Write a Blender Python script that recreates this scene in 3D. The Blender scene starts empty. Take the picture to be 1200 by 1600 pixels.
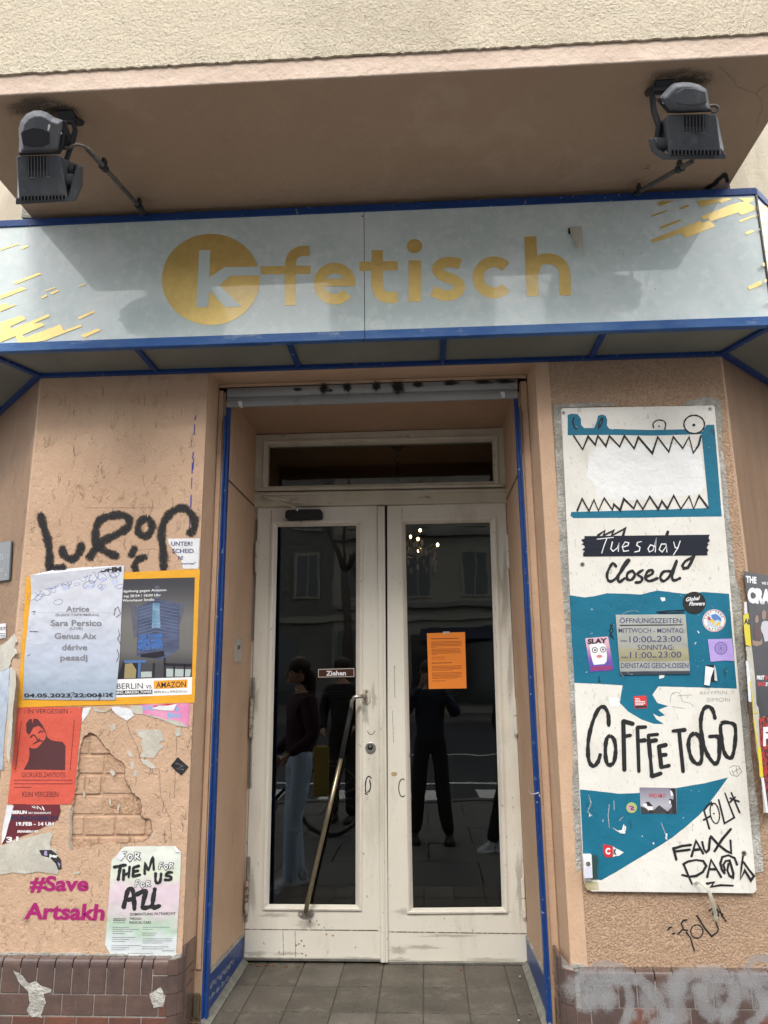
import bpy, bmesh, math, random
from mathutils import Vector, Matrix
from mathutils.geometry import tessellate_polygon
R = math.radians
random.seed(7)
sc = bpy.context.scene
COL = sc.collection

# ------------------------------------------------------------------ camera
EYE = Vector((0.0, 0.0, 1.47))
FOC = 1152.0                       # focal length in pixels of a 1200 x 1600 frame
def _n(v): return Vector(v).normalized()
_Z = _n((544-600, 800+4290, -FOC))       # world up seen in camera space (vertical vanishing point)
_Y = _n((664-600, 800-1060, -FOC))       # the facade's normal in camera space
_Y = (_Y - _Z*_Y.dot(_Z)).normalized()
_X = _Y.cross(_Z)
B = Matrix((_X, _Y, _Z))                 # world <- camera
cam_d = bpy.data.cameras.new('camera'); cam = bpy.data.objects.new('camera', cam_d); COL.objects.link(cam)
cam.matrix_world = Matrix.Translation(EYE) @ B.to_4x4()
cam_d.sensor_fit = 'VERTICAL'; cam_d.sensor_height = 36.0; cam_d.lens = FOC/1600*36
cam_d.clip_start = 0.02; cam_d.clip_end = 600
sc.camera = cam

# ------------------------------------------------------------------ light
SUN_EL, SUN_AZ = 46, -6             # degrees; azimuth from the street side (-Y) towards +X
w = bpy.data.worlds.new('World'); sc.world = w; w.use_nodes = True
nt = w.node_tree; bg = nt.nodes['Background']
sky = nt.nodes.new('ShaderNodeTexSky'); sky.sky_type = 'NISHITA'; sky.sun_disc = False
sky.sun_elevation = R(SUN_EL); sky.sun_rotation = R(180-SUN_AZ); sky.air_density = 1.0; sky.dust_density = 4.0
tcw = nt.nodes.new('ShaderNodeTexCoord'); nz = nt.nodes.new('ShaderNodeTexNoise')
nz.inputs['Scale'].default_value = 1.6; nz.inputs['Detail'].default_value = 5
nt.links.new(tcw.outputs['Generated'], nz.inputs['Vector'])
rmp = nt.nodes.new('ShaderNodeMapRange'); rmp.inputs[1].default_value = .3; rmp.inputs[2].default_value = .6
rmp.inputs[3].default_value = .72; rmp.inputs[4].default_value = .97
nt.links.new(nz.outputs[0], rmp.inputs[0])
mxw = nt.nodes.new('ShaderNodeMix'); mxw.data_type = 'RGBA'
nt.links.new(rmp.outputs[0], mxw.inputs['Factor']); nt.links.new(sky.outputs[0], mxw.inputs['A'])
mxw.inputs['B'].default_value = (13.9, 13.9, 13.8, 1)      # bright cloud layer
sxyz = nt.nodes.new('ShaderNodeSeparateXYZ'); nt.links.new(tcw.outputs['Generated'], sxyz.inputs[0])
grd = nt.nodes.new('ShaderNodeMapRange'); grd.inputs[1].default_value = 0; grd.inputs[2].default_value = 1      # overcast sky: brighter towards the zenith
grd.inputs[3].default_value = .78; grd.inputs[4].default_value = 1.75; nt.links.new(sxyz.outputs[2], grd.inputs[0])
vm = nt.nodes.new('ShaderNodeVectorMath'); vm.operation = 'SCALE'; nt.links.new(mxw.outputs['Result'], vm.inputs[0]); nt.links.new(grd.outputs[0], vm.inputs['Scale'])
nt.links.new(vm.outputs[0], bg.inputs[0]); bg.inputs[1].default_value = 0.13
sd = bpy.data.lights.new('sun', 'SUN'); sd.energy = 1.5; sd.angle = R(14); sd.color = (1, .94, .86)
sun = bpy.data.objects.new('sun', sd); COL.objects.link(sun)
_sd = Vector((math.sin(R(SUN_AZ))*math.cos(R(SUN_EL)), -math.cos(R(SUN_AZ))*math.cos(R(SUN_EL)), math.sin(R(SUN_EL))))
sun.rotation_euler = _sd.to_track_quat('Z', 'Y').to_euler()
sc.view_settings.view_transform = 'Standard'; sc.view_settings.look = 'None'
sc.view_settings.gamma = 1; sc.view_settings.use_curve_mapping = False
sc.view_settings.exposure = 0.36
try:
    sc.cycles.max_bounces = 8; sc.cycles.transparent_max_bounces = 24; sc.cycles.use_denoising = True
except Exception: pass

# ------------------------------------------------------------------ helpers
def ray(px, py): return B @ Vector((px-600, 800-py, -FOC))
class PL:
    """a real plane in the place; P() finds the point of it that the survey photograph shows at a pixel"""
    def __init__(s, pt, n): s.p = Vector(pt); s.n = Vector(n).normalized()
    def lift(s, d): return PL(s.p + s.n*d, s.n)
    def P(s, px, py):
        d = ray(px, py); t = (s.p-EYE).dot(s.n)/d.dot(s.n); return EYE + d*t
    def poly(s, pts): return [s.P(*p) for p in pts]
def YP(y): return PL((0, y, 0), (0, -1, 0))
def ZP(z): return PL((0, 0, z), (0, 0, -1))
WY = 2.804
WALL = YP(WY); DOOR = YP(3.5)
SL = PL((-1.574, WY, 0), (-1, -1, 0)); SR = PL((1.206, WY, 0), (1, -1, 0))
def cr(x0, y0, s):
    return lambda *pts: [(x0+a/s, y0+b/s) for a, b in pts]
class MB:
    def __init__(s): s.v = []; s.f = []; s.a = []; s.k = 0
    def add(s, vs, fs, al=None):
        o = len(s.v); s.v += [tuple(v) for v in vs]; s.f += [tuple(i+o for i in f) for f in fs]
        s.a += al if al else [1.0]*len(vs); return s
    def slab(s, pts, d, holes=()):
        loops = [list(pts)]+[list(h) for h in holes]
        d = Vector(d); tri = tessellate_polygon(loops); allp = [p for l in loops for p in l]; n = len(allp)
        fs = [tuple(t) for t in tri]+[tuple(i+n for i in reversed(t)) for t in tri]
        o = 0
        for l in loops:
            m = len(l)
            for i in range(m):
                a, b = o+i, o+(i+1) % m; fs.append((a, b, b+n, a+n))
            o += m
        return s.add(allp+[p+d for p in allp], fs)
    def sheet(s, pts): return s.add(pts, [tuple(t) for t in tessellate_polygon([pts])])
    def box(s, x0, x1, y0, y1, z0, z1):
        vs = [(x, y, z) for x in (x0, x1) for y in (y0, y1) for z in (z0, z1)]
        return s.add(vs, [(0,1,3,2),(4,6,7,5),(0,4,5,1),(2,3,7,6),(0,2,6,4),(1,5,7,3)])
    def loft(s, rings, cap=True):
        n = len(rings[0]); vs = [p for r in rings for p in r]; fs = []
        for k in range(len(rings)-1):
            for i in range(n):
                a, b = k*n+i, k*n+(i+1) % n; fs.append((a, b, b+n, a+n))
        if cap: fs += [tuple(reversed(range(n))), tuple(range((len(rings)-1)*n, len(rings)*n))]
        return s.add(vs, fs)
    def tube(s, pts, r, n=8, r1=None):
        pts = [Vector(p) for p in pts]; rings = []
        up = Vector((0.13, 0.21, 0.97)); m = len(pts)
        for i, p in enumerate(pts):
            d = (pts[min(i+1, m-1)]-pts[max(i-1, 0)]).normalized()
            a = d.cross(up)
            if a.length < .05: a = d.cross(Vector((1, 0, 0)))
            a.normalize(); b = d.cross(a).normalized()
            rr = r if r1 is None else r+(r1-r)*i/(m-1)
            rings.append([p+(a*math.cos(t)+b*math.sin(t))*rr for t in [2*math.pi*k/n for k in range(n)]])
        return s.loft(rings)
    def disc(s, c, n, r, th, seg=20):
        c = Vector(c); n = Vector(n).normalized(); a = n.orthogonal().normalized(); b = n.cross(a)
        ring = lambda o: [c+n*o+(a*math.cos(2*math.pi*k/seg)+b*math.sin(2*math.pi*k/seg))*r for k in range(seg)]
        return s.loft([ring(0), ring(th)])
    def ball(s, c, r, sx=1, sy=1, sz=1, nu=12, nv=8):
        vs = [Vector(c)+Vector((r*sx*math.sin(math.pi*j/nv)*math.cos(2*math.pi*i/nu), r*sy*math.sin(math.pi*j/nv)*math.sin(2*math.pi*i/nu), r*sz*math.cos(math.pi*j/nv))) for j in range(nv+1) for i in range(nu)]
        fs = [(j*nu+i, j*nu+(i+1) % nu, (j+1)*nu+(i+1) % nu, (j+1)*nu+i) for j in range(nv) for i in range(nu)]
        return s.add(vs, fs)
    def build(s, name, m, parent=None, smooth=False, bevel=0, kind=None, label=None, recalc=True):
        me = bpy.data.meshes.new(name); me.from_pydata(s.v, [], s.f)
        at = me.attributes.new('alpha', 'FLOAT', 'POINT'); at.data.foreach_set('value', s.a)
        if recalc:
            bm = bmesh.new(); bm.from_mesh(me); bmesh.ops.recalc_face_normals(bm, faces=bm.faces); bm.to_mesh(me); bm.free()
        if smooth: me.polygons.foreach_set('use_smooth', [True]*len(me.polygons))
        me.materials.append(m)
        o = bpy.data.objects.new(name, me); COL.objects.link(o)
        if parent is not None: o.parent = parent
        if bevel:
            b = o.modifiers.new('bevel', 'BEVEL'); b.width = bevel; b.segments = 2; b.limit_method = 'ANGLE'; b.angle_limit = R(40)
        if kind: o['kind'] = kind
        if label: o['label'] = label
        return o
def tag(o, label, cat, group=None):
    o['label'] = label; o['category'] = cat
    if group: o['group'] = group
    return o
def thing(name, label, cat, group=None):
    o = bpy.data.objects.new(name, None); o.empty_display_size = .05; COL.objects.link(o)
    return tag(o, label, cat, group)

# --- strokes and lettering, surveyed in photo pixels and laid on the real plane
def blob(mb, pl, cx, cy, rx, ry, n=18, rough_e=.18):
    """a soft edged mark"""
    lv = [(0, 1), (.35, .9), (.65, .6), (.85, .25), (1.1, 0)]; rr = [1+random.uniform(-rough_e, rough_e) for _ in range(n)]
    o = len(mb.v); mb.v.append(tuple(pl.P(cx, cy))); mb.a.append(1.0)
    for k, a in lv[1:]:
        for i in range(n):
            t = 2*math.pi*i/n; mb.v.append(tuple(pl.P(cx+rx*k*rr[i]*math.cos(t), cy+ry*k*rr[i]*math.sin(t)))); mb.a.append(a)
    for i in range(n): mb.f.append((o, o+1+i, o+1+(i+1) % n))
    for k in range(3):
        for i in range(n): mb.f.append((o+1+k*n+i, o+1+k*n+(i+1) % n, o+1+(k+1)*n+(i+1) % n, o+1+(k+1)*n+i))
def catmull(p, k=5, closed=False):
    if len(p) < 3: return list(p)
    out = []; n = len(p)
    rng = n if closed else n-1
    for i in range(rng):
        if closed: a, b, c, d = p[(i-1) % n], p[i], p[(i+1) % n], p[(i+2) % n]
        else: a, b, c, d = p[max(i-1, 0)], p[i], p[i+1], p[min(i+2, n-1)]
        for j in range(k):
            t = j/k
            out.append(tuple(.5*((2*b[q])+(-a[q]+c[q])*t+(2*a[q]-5*b[q]+4*c[q]-d[q])*t*t+(-a[q]+3*b[q]-3*c[q]+d[q])*t**3) for q in (0, 1)))
    if not closed: out.append(tuple(p[-1][:2]))
    return out
_lk = [0]
def stroke(mb, pl, pts, wpx, smooth=True, closed=False, soft=False, taper=False, ramp=.00025):
    """a painted line of real width on plane pl"""
    if smooth: pts = catmull(pts, 5, closed)
    if closed: pts = pts+[pts[0]]
    q = [pts[0]]
    for p in pts[1:]:
        if math.hypot(p[0]-q[-1][0], p[1]-q[-1][1]) > .05: q.append(p)
    pts = q; n = len(pts)
    if n < 2: return
    def nrm(a, b):
        dx, dy = b[0]-a[0], b[1]-a[1]; l = math.hypot(dx, dy) or 1; return (-dy/l, dx/l)
    wob = pts[0][0]*.37+pts[0][1]*.11
    rows = []
    cols = (-1, -.6, 0, .6, 1) if soft else (-1, 1)
    alp = (0, .75, 1, .75, 0) if soft else (1, 1)
    for i in range(n):
        n0 = nrm(pts[max(i-1, 0)], pts[i]) if i else nrm(pts[0], pts[1])
        n1 = nrm(pts[i], pts[min(i+1, n-1)]) if i < n-1 else n0
        mx, my = n0[0]+n1[0], n0[1]+n1[1]; l2 = (mx*mx+my*my)/2
        k = 1/max(l2, .5)
        mx, my = mx*k, my*k
        ww = wpx/2*(1+(.13*math.sin(i*.9+wob)+.09*math.sin(i*2.3+wob*2) if wpx > 1.5 else 0))       # a hand-held stroke is never even
        if taper: ww *= .45+.55*math.sin(math.pi*min(1, max(0, (i+.5)/n)))
        rows.append((pts[i], (mx, my), ww, 1.0))
    if not closed:                                     # rounded ends
        for end in (0, -1):
            p, m, ww, al = rows[end]; nb = rows[1 if end == 0 else -2][0]
            d = (p[0]-nb[0], p[1]-nb[1]); l = math.hypot(*d) or 1
            e = ((p[0]+d[0]/l*ww*.75, p[1]+d[1]/l*ww*.75), m, ww*.45, 0.0 if soft else 1.0)
            if end == 0: rows.insert(0, e)
            else: rows.append(e)
    base = _lk[0] = (_lk[0]+1) % 4
    vs = []; al = []; c = len(cols); n = len(rows)
    for i, (p, m, ww, aa) in enumerate(rows):
        pp = pl.lift(base*.00012+ramp*i/n)
        for ci, a in zip(cols, alp):
            vs.append(pp.P(p[0]+m[0]*ww*ci, p[1]+m[1]*ww*ci)); al.append(a*aa if soft else 1.0)
    fs = [(i*c+j, i*c+j+1, (i+1)*c+j+1, (i+1)*c+j) for i in range(n-1) for j in range(c-1)]
    mb.add(vs, fs, al)
_tc = {}
def text_mesh(s, bold=0):
    key = (s, bold)
    if key not in _tc:
        cu = bpy.data.curves.new('t', 'FONT'); cu.body = s; cu.size = 1; cu.offset = bold; cu.resolution_u = 3
        ob = bpy.data.objects.new('t', cu); me = bpy.data.meshes.new_from_object(ob)
        vs = [(v.co.x, v.co.y) for v in me.vertices]; fs = [tuple(p.vertices) for p in me.polygons]
        x0 = min(v[0] for v in vs); x1 = max(v[0] for v in vs)
        _tc[key] = ([(a-x0, b) for a, b in vs], fs, x1-x0)
        bpy.data.objects.remove(ob); bpy.data.curves.remove(cu); bpy.data.meshes.remove(me)
    return _tc[key]
def text(mb, pl, s, x, y, h, w=None, ang=0, shear=0, bold=.012, vang=None):
    """lettering: baseline start (x, y), cap height h and width w in photo pixels, ang = slope of the baseline dy/dx"""
    vs, fs, tw = text_mesh(s, bold)
    k = h/.73; kx = w/tw if w else k
    ux = (1, ang); va = vang if vang is not None else 0
    pts = [(x+a*kx*ux[0]+b*k*(shear+va), y+a*kx*ux[1]-b*k) for a, b in vs]
    mb.add([pl.P(*p) for p in pts], fs)
def ell(cx, cy, rx, ry, n=28, ang=0):
    return [(cx+rx*math.cos(t)*math.cos(ang)-ry*math.sin(t)*math.sin(ang), cy+rx*math.cos(t)*math.sin(ang)+ry*math.sin(t)*math.cos(ang)) for t in [2*math.pi*k/n for k in range(n)]]
def rough(pts, amp, step=4):
    """torn or hand-painted edge"""
    out = []; n = len(pts)
    for i in range(n):
        a, b = pts[i], pts[(i+1) % n]; L = math.hypot(b[0]-a[0], b[1]-a[1]); m = max(1, int(L/step))
        for j in range(m):
            t = j/m; out.append((a[0]+(b[0]-a[0])*t+random.uniform(-amp, amp)*(j > 0), a[1]+(b[1]-a[1])*t+random.uniform(-amp, amp)*(j > 0)))
    return out

# ------------------------------------------------------------------ materials
def mat(name, col, rough_=.6, metal=0, col2=None, vs=3, vdet=6, vr=(.35, .65), stretch=(1, 1, 1), bumps=(), spots=None, coat=0, soft=False, spec=.28, layers=()):
    m = bpy.data.materials.new(name); m.use_nodes = True; t = m.node_tree; N = t.nodes; L = t.links
    b = N['Principled BSDF']; b.inputs['Roughness'].default_value = rough_; b.inputs['Metallic'].default_value = metal
    b.inputs['Specular IOR Level'].default_value = spec
    if coat: b.inputs['Coat Weight'].default_value = coat; b.inputs['Coat Roughness'].default_value = .04
    tc = N.new('ShaderNodeTexCoord')
    def vec(st):
        mp = N.new('ShaderNodeMapping'); mp.inputs['Scale'].default_value = st; L.new(tc.outputs['Object'], mp.inputs[0]); return mp.outputs[0]
    def noise(sc_, det=5, st=(1, 1, 1), kind='N', rr=.6):
        if kind == 'V':
            n = N.new('ShaderNodeTexVoronoi'); n.inputs['Scale'].default_value = sc_; L.new(vec(st), n.inputs['Vector']); return n.outputs['Distance']
        n = N.new('ShaderNodeTexNoise'); n.inputs['Scale'].default_value = sc_; n.inputs['Detail'].default_value = det; n.inputs['Roughness'].default_value = rr
        L.new(vec(st), n.inputs['Vector']); return n.outputs[0]
    def rng(s, a, c, lo=0, hi=1):
        r = N.new('ShaderNodeMapRange'); r.inputs[1].default_value = a; r.inputs[2].default_value = c; r.inputs[3].default_value = lo; r.inputs[4].default_value = hi
        L.new(s, r.inputs[0]); return r.outputs[0]
    cur = None
    def mix(f, a, c2):
        x = N.new('ShaderNodeMix'); x.data_type = 'RGBA'
        L.new(f, x.inputs['Factor'])
        if isinstance(a, tuple): x.inputs['A'].default_value = (*a, 1)
        else: L.new(a, x.inputs['A'])
        x.inputs['B'].default_value = (*c2, 1); return x.outputs['Result']
    cur = col
    if col2: cur = mix(rng(noise(vs, vdet, stretch), *vr), cur, col2)
    for (c3, s3, lo3, hi3, st3, amt) in layers:
        cur = mix(rng(noise(s3, 6, st3), lo3, hi3, 0, amt), cur, c3)
    if isinstance(cur, tuple): b.inputs['Base Color'].default_value = (*cur, 1)
    else: L.new(cur, b.inputs['Base Color'])
    prev = None
    for (kind, s_, st_, dist, lo, hi) in bumps:
        bn = N.new('ShaderNodeBump'); bn.inputs['Distance'].default_value = dist; bn.inputs['Strength'].default_value = 1
        L.new(rng(noise(s_, 5, st_, kind), lo, hi), bn.inputs['Height'])
        if prev: L.new(prev, bn.inputs['Normal'])
        prev = bn.outputs[0]
    if prev:
        L.new(prev, b.inputs['Normal'])
    if soft:
        at = N.new('ShaderNodeAttribute'); at.attribute_name = 'alpha'
        ns = noise(260, 3); ad = N.new('ShaderNodeMath'); ad.operation = 'ADD'; L.new(at.outputs['Fac'], ad.inputs[0]); L.new(rng(ns, .3, .7, -.35, .35), ad.inputs[1])
        pw = rng(ad.outputs[0], .15, .85, 0, soft)
        tr = N.new('ShaderNodeBsdfTransparent'); ms = N.new('ShaderNodeMixShader'); L.new(pw, ms.inputs[0]); L.new(tr.outputs[0], ms.inputs[1]); L.new(b.outputs[0], ms.inputs[2])
        L.new(ms.outputs[0], N['Material Output'].inputs[0])
    return m
def glass(name, tint, ior):
    m = bpy.data.materials.new(name); m.use_nodes = True; t = m.node_tree; N = t.nodes; L = t.links
    N.remove(N['Principled BSDF'])
    tr = N.new('ShaderNodeBsdfTransparent'); tr.inputs[0].default_value = (*tint, 1)
    gl = N.new('ShaderNodeBsdfGlossy'); gl.inputs['Roughness'].default_value = 0.0
    tc = N.new('ShaderNodeTexCoord'); nn = N.new('ShaderNodeTexNoise'); nn.inputs['Scale'].default_value = 3; L.new(tc.outputs['Object'], nn.inputs[0])
    bp = N.new('ShaderNodeBump'); bp.inputs['Distance'].default_value = .0006; L.new(nn.outputs[0], bp.inputs['Height']); L.new(bp.outputs[0], gl.inputs['Normal'])
    fr = N.new('ShaderNodeFresnel'); fr.inputs[0].default_value = ior
    ms = N.new('ShaderNodeMixShader'); L.new(fr.outputs[0], ms.inputs[0]); L.new(tr.outputs[0], ms.inputs[1]); L.new(gl.outputs[0], ms.inputs[2])
    L.new(ms.outputs[0], N['Material Output'].inputs[0]); return m
def emit(name, col, st):
    m = bpy.data.materials.new(name); m.use_nodes = True; b = m.node_tree.nodes['Principled BSDF']
    b.inputs['Emission Color'].default_value = (*col, 1); b.inputs['Emission Strength'].default_value = st; return m

U = (1, 1, 1)
PEACH = (.54, .372, .258)
m_wallL = mat('peach_plaster', PEACH, .75, col2=(.48, .322, .22), vs=2.2, bumps=(
    ('N', 7, (1, 1, .6), .008, .35, .7), ('N', 34, (1, 1, .40), .0045, .60, .72), ('N', 150, U, .0012, .3, .7), ('V', 26, U, .002, .0, .25)),
    layers=(((.30, .20, .14), 34, .69, .75, (1, 1, .3), .5), ((.62, .47, .36), 5, .55, .8, U, .35), ((.34, .25, .19), 70, .70, .76, U, .6)))
m_wallR = mat('peach_roughcast', (.56, .385, .26), .8, col2=(.40, .26, .175), vs=150, vdet=3, vr=(.47, .60), bumps=(
    ('N', 150, U, .0035, .38, .62), ('N', 10, U, .004, .3, .7)),
    layers=(((.46, .32, .22), 2.2, .40, .62, (1, 1, .5), .55), ((.28, .2, .15), 60, .68, .74, U, .6)))
m_wallRs = mat('peach_brushed', (.55, .375, .25), .8, col2=(.47, .31, .21), vs=26, vr=(.4, .62), stretch=(1, 1, .05), bumps=(
    ('N', 60, (1, 1, .05), .003, .35, .65), ('N', 110, U, .0018, .4, .65)), layers=(((.25, .18, .13), 70, .69, .74, U, .7),))
m_smooth = mat('peach_smooth', (.56, .385, .265), .65, col2=(.50, .335, .225), vs=4, bumps=(('N', 12, (1, 1, .4), .004, .3, .7), ('N', 90, U, .0008, .3, .7)),
    layers=(((.30, .22, .17), 14, .62, .78, (1, 1, .2), .5), ((.58, .50, .44), 45, .72, .76, U, .6)))
m_reveal = mat('reveal_paint', (.44, .295, .20), .55, col2=(.39, .26, .175), vs=4, bumps=(('N', 45, U, .0022, .3, .7), ('N', 5, U, .004, .3, .7)),
    layers=(((.22, .17, .14), 9, .62, .82, (1, 1, .3), .5), ((.2, .15, .12), 110, .73, .77, U, .6)))
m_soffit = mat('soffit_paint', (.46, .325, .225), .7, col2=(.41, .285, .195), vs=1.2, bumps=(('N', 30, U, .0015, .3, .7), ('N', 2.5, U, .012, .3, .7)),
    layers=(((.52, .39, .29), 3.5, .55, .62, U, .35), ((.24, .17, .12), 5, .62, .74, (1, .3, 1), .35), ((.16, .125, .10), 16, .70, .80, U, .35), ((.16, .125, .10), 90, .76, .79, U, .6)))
m_strip = mat('band_paint', (.60, .485, .40), .7, col2=(.55, .43, .35), vs=3, bumps=(('N', 40, U, .002, .3, .7), ('N', 7, U, .006, .3, .7)),
    layers=(((.34, .26, .2), 18, .66, .76, (1, 1, 1), .5),))
m_cream = mat('cream_stucco', (.82, .73, .575), .85, col2=(.77, .675, .525), vs=1.1, bumps=(('N', 100, U, .0062, .34, .66), ('N', 150, U, .003, .3, .7), ('N', 4, U, .01, .3, .7)),
    layers=(((.36, .29, .2), 55, .68, .74, U, .55), ((.52, .44, .33), .9, .52, .62, U, .5)))
m_cement = mat('cement', (.42, .41, .38), .9, col2=(.30, .29, .26), vs=40, vr=(.4, .65), bumps=(('N', 90, U, .005, .3, .7),), layers=(((.60, .59, .55), 14, .5, .65, U, .7),))
m_board = mat('board_paint', (.72, .705, .66), .55, col2=(.64, .625, .58), vs=5, vr=(.4, .75), bumps=(('N', 30, U, .0006, .3, .7),),
    layers=(((.33, .31, .27), 42, .62, .69, (1, 1, .7), .5), ((.38, .36, .31), 120, .62, .68, (1, 1, .5), .55), ((.50, .47, .40), 9, .56, .70, (1, 1, .5), .4), ((.74, .73, .70), 6, .6, .75, U, .6)))
m_white = mat('fresh_white', (.77, .78, .78), .5, col2=(.72, .73, .73), vs=12, bumps=(('N', 24, (1, 1, 1), .002, .3, .7),))
m_teal = mat('teal_paint', (.012, .150, .245), .45, col2=(.010, .130, .215), vs=8, bumps=(('N', 40, (1, 1, 1), .0008, .3, .7),),
    layers=(((.60, .60, .58), 55, .705, .712, U, 1.0), ((.02, .03, .04), 30, .66, .69, (1, 1, .4), .45), ((.05, .22, .3), 120, .72, .76, U, .6)))
m_black = mat('black_paint', (.018, .018, .02), .5, col2=(.03, .03, .033), vs=40)
m_marker = mat('black_marker', (.02, .02, .022), .5, layers=(((.5, .5, .47), 160, .68, .72, U, .8),))
m_spray = mat('black_spray', (.014, .014, .016), .6, soft=.96)
m_silver = mat('silver_spray', (.62, .63, .65), .36, .45, soft=.42)
m_soot = mat('soot', (.05, .043, .04), .8, soft=.55)
m_grime_shade = mat('grime', (.06, .052, .042), .8, soft=.45)  # dirt colour, also used to paint the shaded rim of the plaster hole
m_greyscrawl = mat('grey_scrawl', (.25, .25, .24), .7, soft=.7)
m_chalk = mat('chalk', (.62, .6, .56), .8, soft=.5)
m_magenta = mat('magenta_spray', (.34, .015, .14), .6, soft=.97)
m_bluepaint = mat('blue_paint', (.009, .038, .165), .4, col2=(.014, .055, .21), vs=6, bumps=(('N', 60, U, .0006, .3, .7),),
    layers=(((.36, .38, .42), 55, .64, .69, U, .8), ((.40, .27, .19), 24, .68, .71, (1, 1, .6), .8), ((.03, .03, .05), 28, .68, .76, U, .6)))
m_bluebar = mat('worn_blue_bar', (.020, .095, .31), .38, col2=(.10, .21, .42), vs=9, vr=(.4, .75), stretch=(.4, 1, 1), layers=(((.42, .47, .52), 26, .62, .76, (.3, 1, 1), .65), ((.35, .13, .07), 60, .76, .80, U, .8)))
m_under = mat('under_panel', (.22, .225, .195), .5, col2=(.17, .175, .15), vs=2.5, layers=(((.10, .10, .085), 35, .66, .76, U, .5),))
m_sign = mat('sign_panel', (.56, .665, .67), .28, col2=(.52, .62, .63), vs=2.2, coat=1, layers=(((.20, .22, .22), 95, .755, .77, U, .8), ((.72, .77, .77), 30, .50, .66, U, .55), ((.72, .78, .79), 4, .48, .62, U, .5), ((.38, .45, .45), 70, .64, .70, (1, 1, .4), .35)))
m_gold = mat('gold_foil', (.82, .62, .235), .42, .72, col2=(.74, .55, .19), vs=30, coat=.7, layers=(((.13, .1, .04), 120, .74, .76, U, .8),))
m_letterk = mat('sign_pale', (.55, .655, .66), .3, coat=1)
m_seam = mat('dark_seam', (.05, .055, .06), .6)
for _m in (m_sign, m_gold, m_letterk): _m.node_tree.nodes['Principled BSDF'].inputs['Coat IOR'].default_value = 1.52
m_door = mat('door_paint', (.72, .695, .62), .42, col2=(.66, .63, .55), vs=3, vr=(.35, .7), stretch=(1, 1, .35), bumps=(('N', 22, (1, 1, .25), .0010, .3, .7), ('N', 160, U, .0003, .3, .7)),
    layers=(((.40, .36, .29), 6, .56, .76, (1, 1, .25), .6), ((.34, .29, .22), 2.5, .58, .72, (1, 1, .6), .3), ((.17, .14, .11), 60, .65, .69, (1, 1, .5), .8), ((.72, .71, .67), 5, .5, .7, U, .4)))
m_frame = mat('frame_paint', (.62, .58, .48), .5, col2=(.50, .46, .37), vs=6, vr=(.35, .7), stretch=(1, 1, .5), bumps=(('N', 40, (.3, 1, 1), .0016, .3, .7),),
    layers=(((.19, .165, .13), 30, .62, .72, (.35, 1, 1), .7), ((.16, .14, .11), 90, .68, .74, U, .7)))
m_gap = mat('black_gap', (.012, .011, .010), .9)
m_glass = glass('window_glass', (.80, .84, .84), 1.60)
m_steel = mat('steel', (.50, .49, .46), .32, .9, col2=(.36, .35, .33), vs=30)
m_brass = mat('worn_brass', (.34, .30, .20), .33, .85, col2=(.22, .20, .15), vs=60, stretch=(1, 1, .3))
m_rubber = mat('black_rubber', (.02, .02, .022), .5)
m_rust = mat('painted_rust', (.42, .38, .32), .6, col2=(.16, .085, .04), vs=45, vr=(.48, .6), bumps=(('N', 90, U, .001, .3, .7),))
m_slat = mat('shutter_alu', (.33, .34, .34), .5, .25, col2=(.26, .265, .265), vs=10, stretch=(.2, 1, 1), bumps=(('N', 60, (.2, 1, 1), .0006, .3, .7),), layers=(((.12, .11, .10), 30, .62, .75, (.6, 1, .4), .6),))
m_lamp = mat('lamp_grey', (.082, .090, .108), .5, .15, col2=(.13, .137, .15), vs=10, stretch=(1, 1, .15), bumps=(('N', 120, U, .0004, .3, .7),), layers=(((.21, .22, .23), 24, .56, .74, (1, 1, .12), .6),))
m_lampd = mat('lamp_dark', (.028, .030, .036), .45)
m_pipe = mat('conduit', (.16, .145, .13), .55, .2, col2=(.09, .085, .08), vs=40)
def tilemat(i, c, c2): return mat('glazed_tile_%d' % i, c, .22, col2=c2, vs=18, vr=(.35, .7), coat=.5, layers=(((.16, .13, .115), 60, .64, .74, (1, 1, .4), .6),), bumps=(('N', 25, U, .0012, .3, .7),))
m_tiles = [tilemat(0, (.110, .072, .064), (.075, .053, .049)), tilemat(1, (.145, .062, .046), (.098, .052, .042)), tilemat(2, (.125, .080, .066), (.088, .060, .052)), tilemat(3, (.17, .072, .048), (.12, .056, .04))]
m_grout = mat('pale_grout', (.36, .34, .32), .85, col2=(.24, .22, .2), vs=50)
m_floor = [mat('floor_tile_%d' % i, c, .55, col2=tuple(x*.72 for x in c), vs=7, bumps=(('V', 95, U, .0022, .1, .5), ('N', 12, U, .0015, .3, .7)), layers=(((.24, .215, .175), 14, .50, .70, U, .6), ((.045, .04, .032), 7, .52, .7, U, .65), ((.30, .28, .24), 90, .70, .74, U, .6)))
           for i, c in enumerate([(.125, .112, .092), (.105, .094, .077), (.14, .127, .105)])]
m_fgrout = mat('floor_grout', (.085, .077, .065), .9)
m_paper = mat('white_paper', (.70, .71, .74), .6, col2=(.62, .63, .67), vs=6, bumps=(('N', 9, U, .004, .3, .7), ('N', 30, (1, 1, .5), .0015, .3, .7)))
m_paperold = mat('weathered_paper', (.50, .48, .42), .85, col2=(.42, .40, .35), vs=9, bumps=(('N', 14, (1, 1, .5), .005, .3, .7), ('N', 90, U, .0006, .3, .7)), layers=(((.62, .61, .57), 22, .55, .7, U, .6),))
m_orange = mat('orange_poster', (.72, .36, .03), .5, col2=(.66, .32, .025), vs=4, bumps=(('N', 7, U, .004, .3, .7),))
m_orangesheet = mat('orange_sheet', (.80, .24, .035), .6, col2=(.76, .225, .03), vs=2)
m_ink = mat('ink', (.03, .03, .035), .55)
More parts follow.
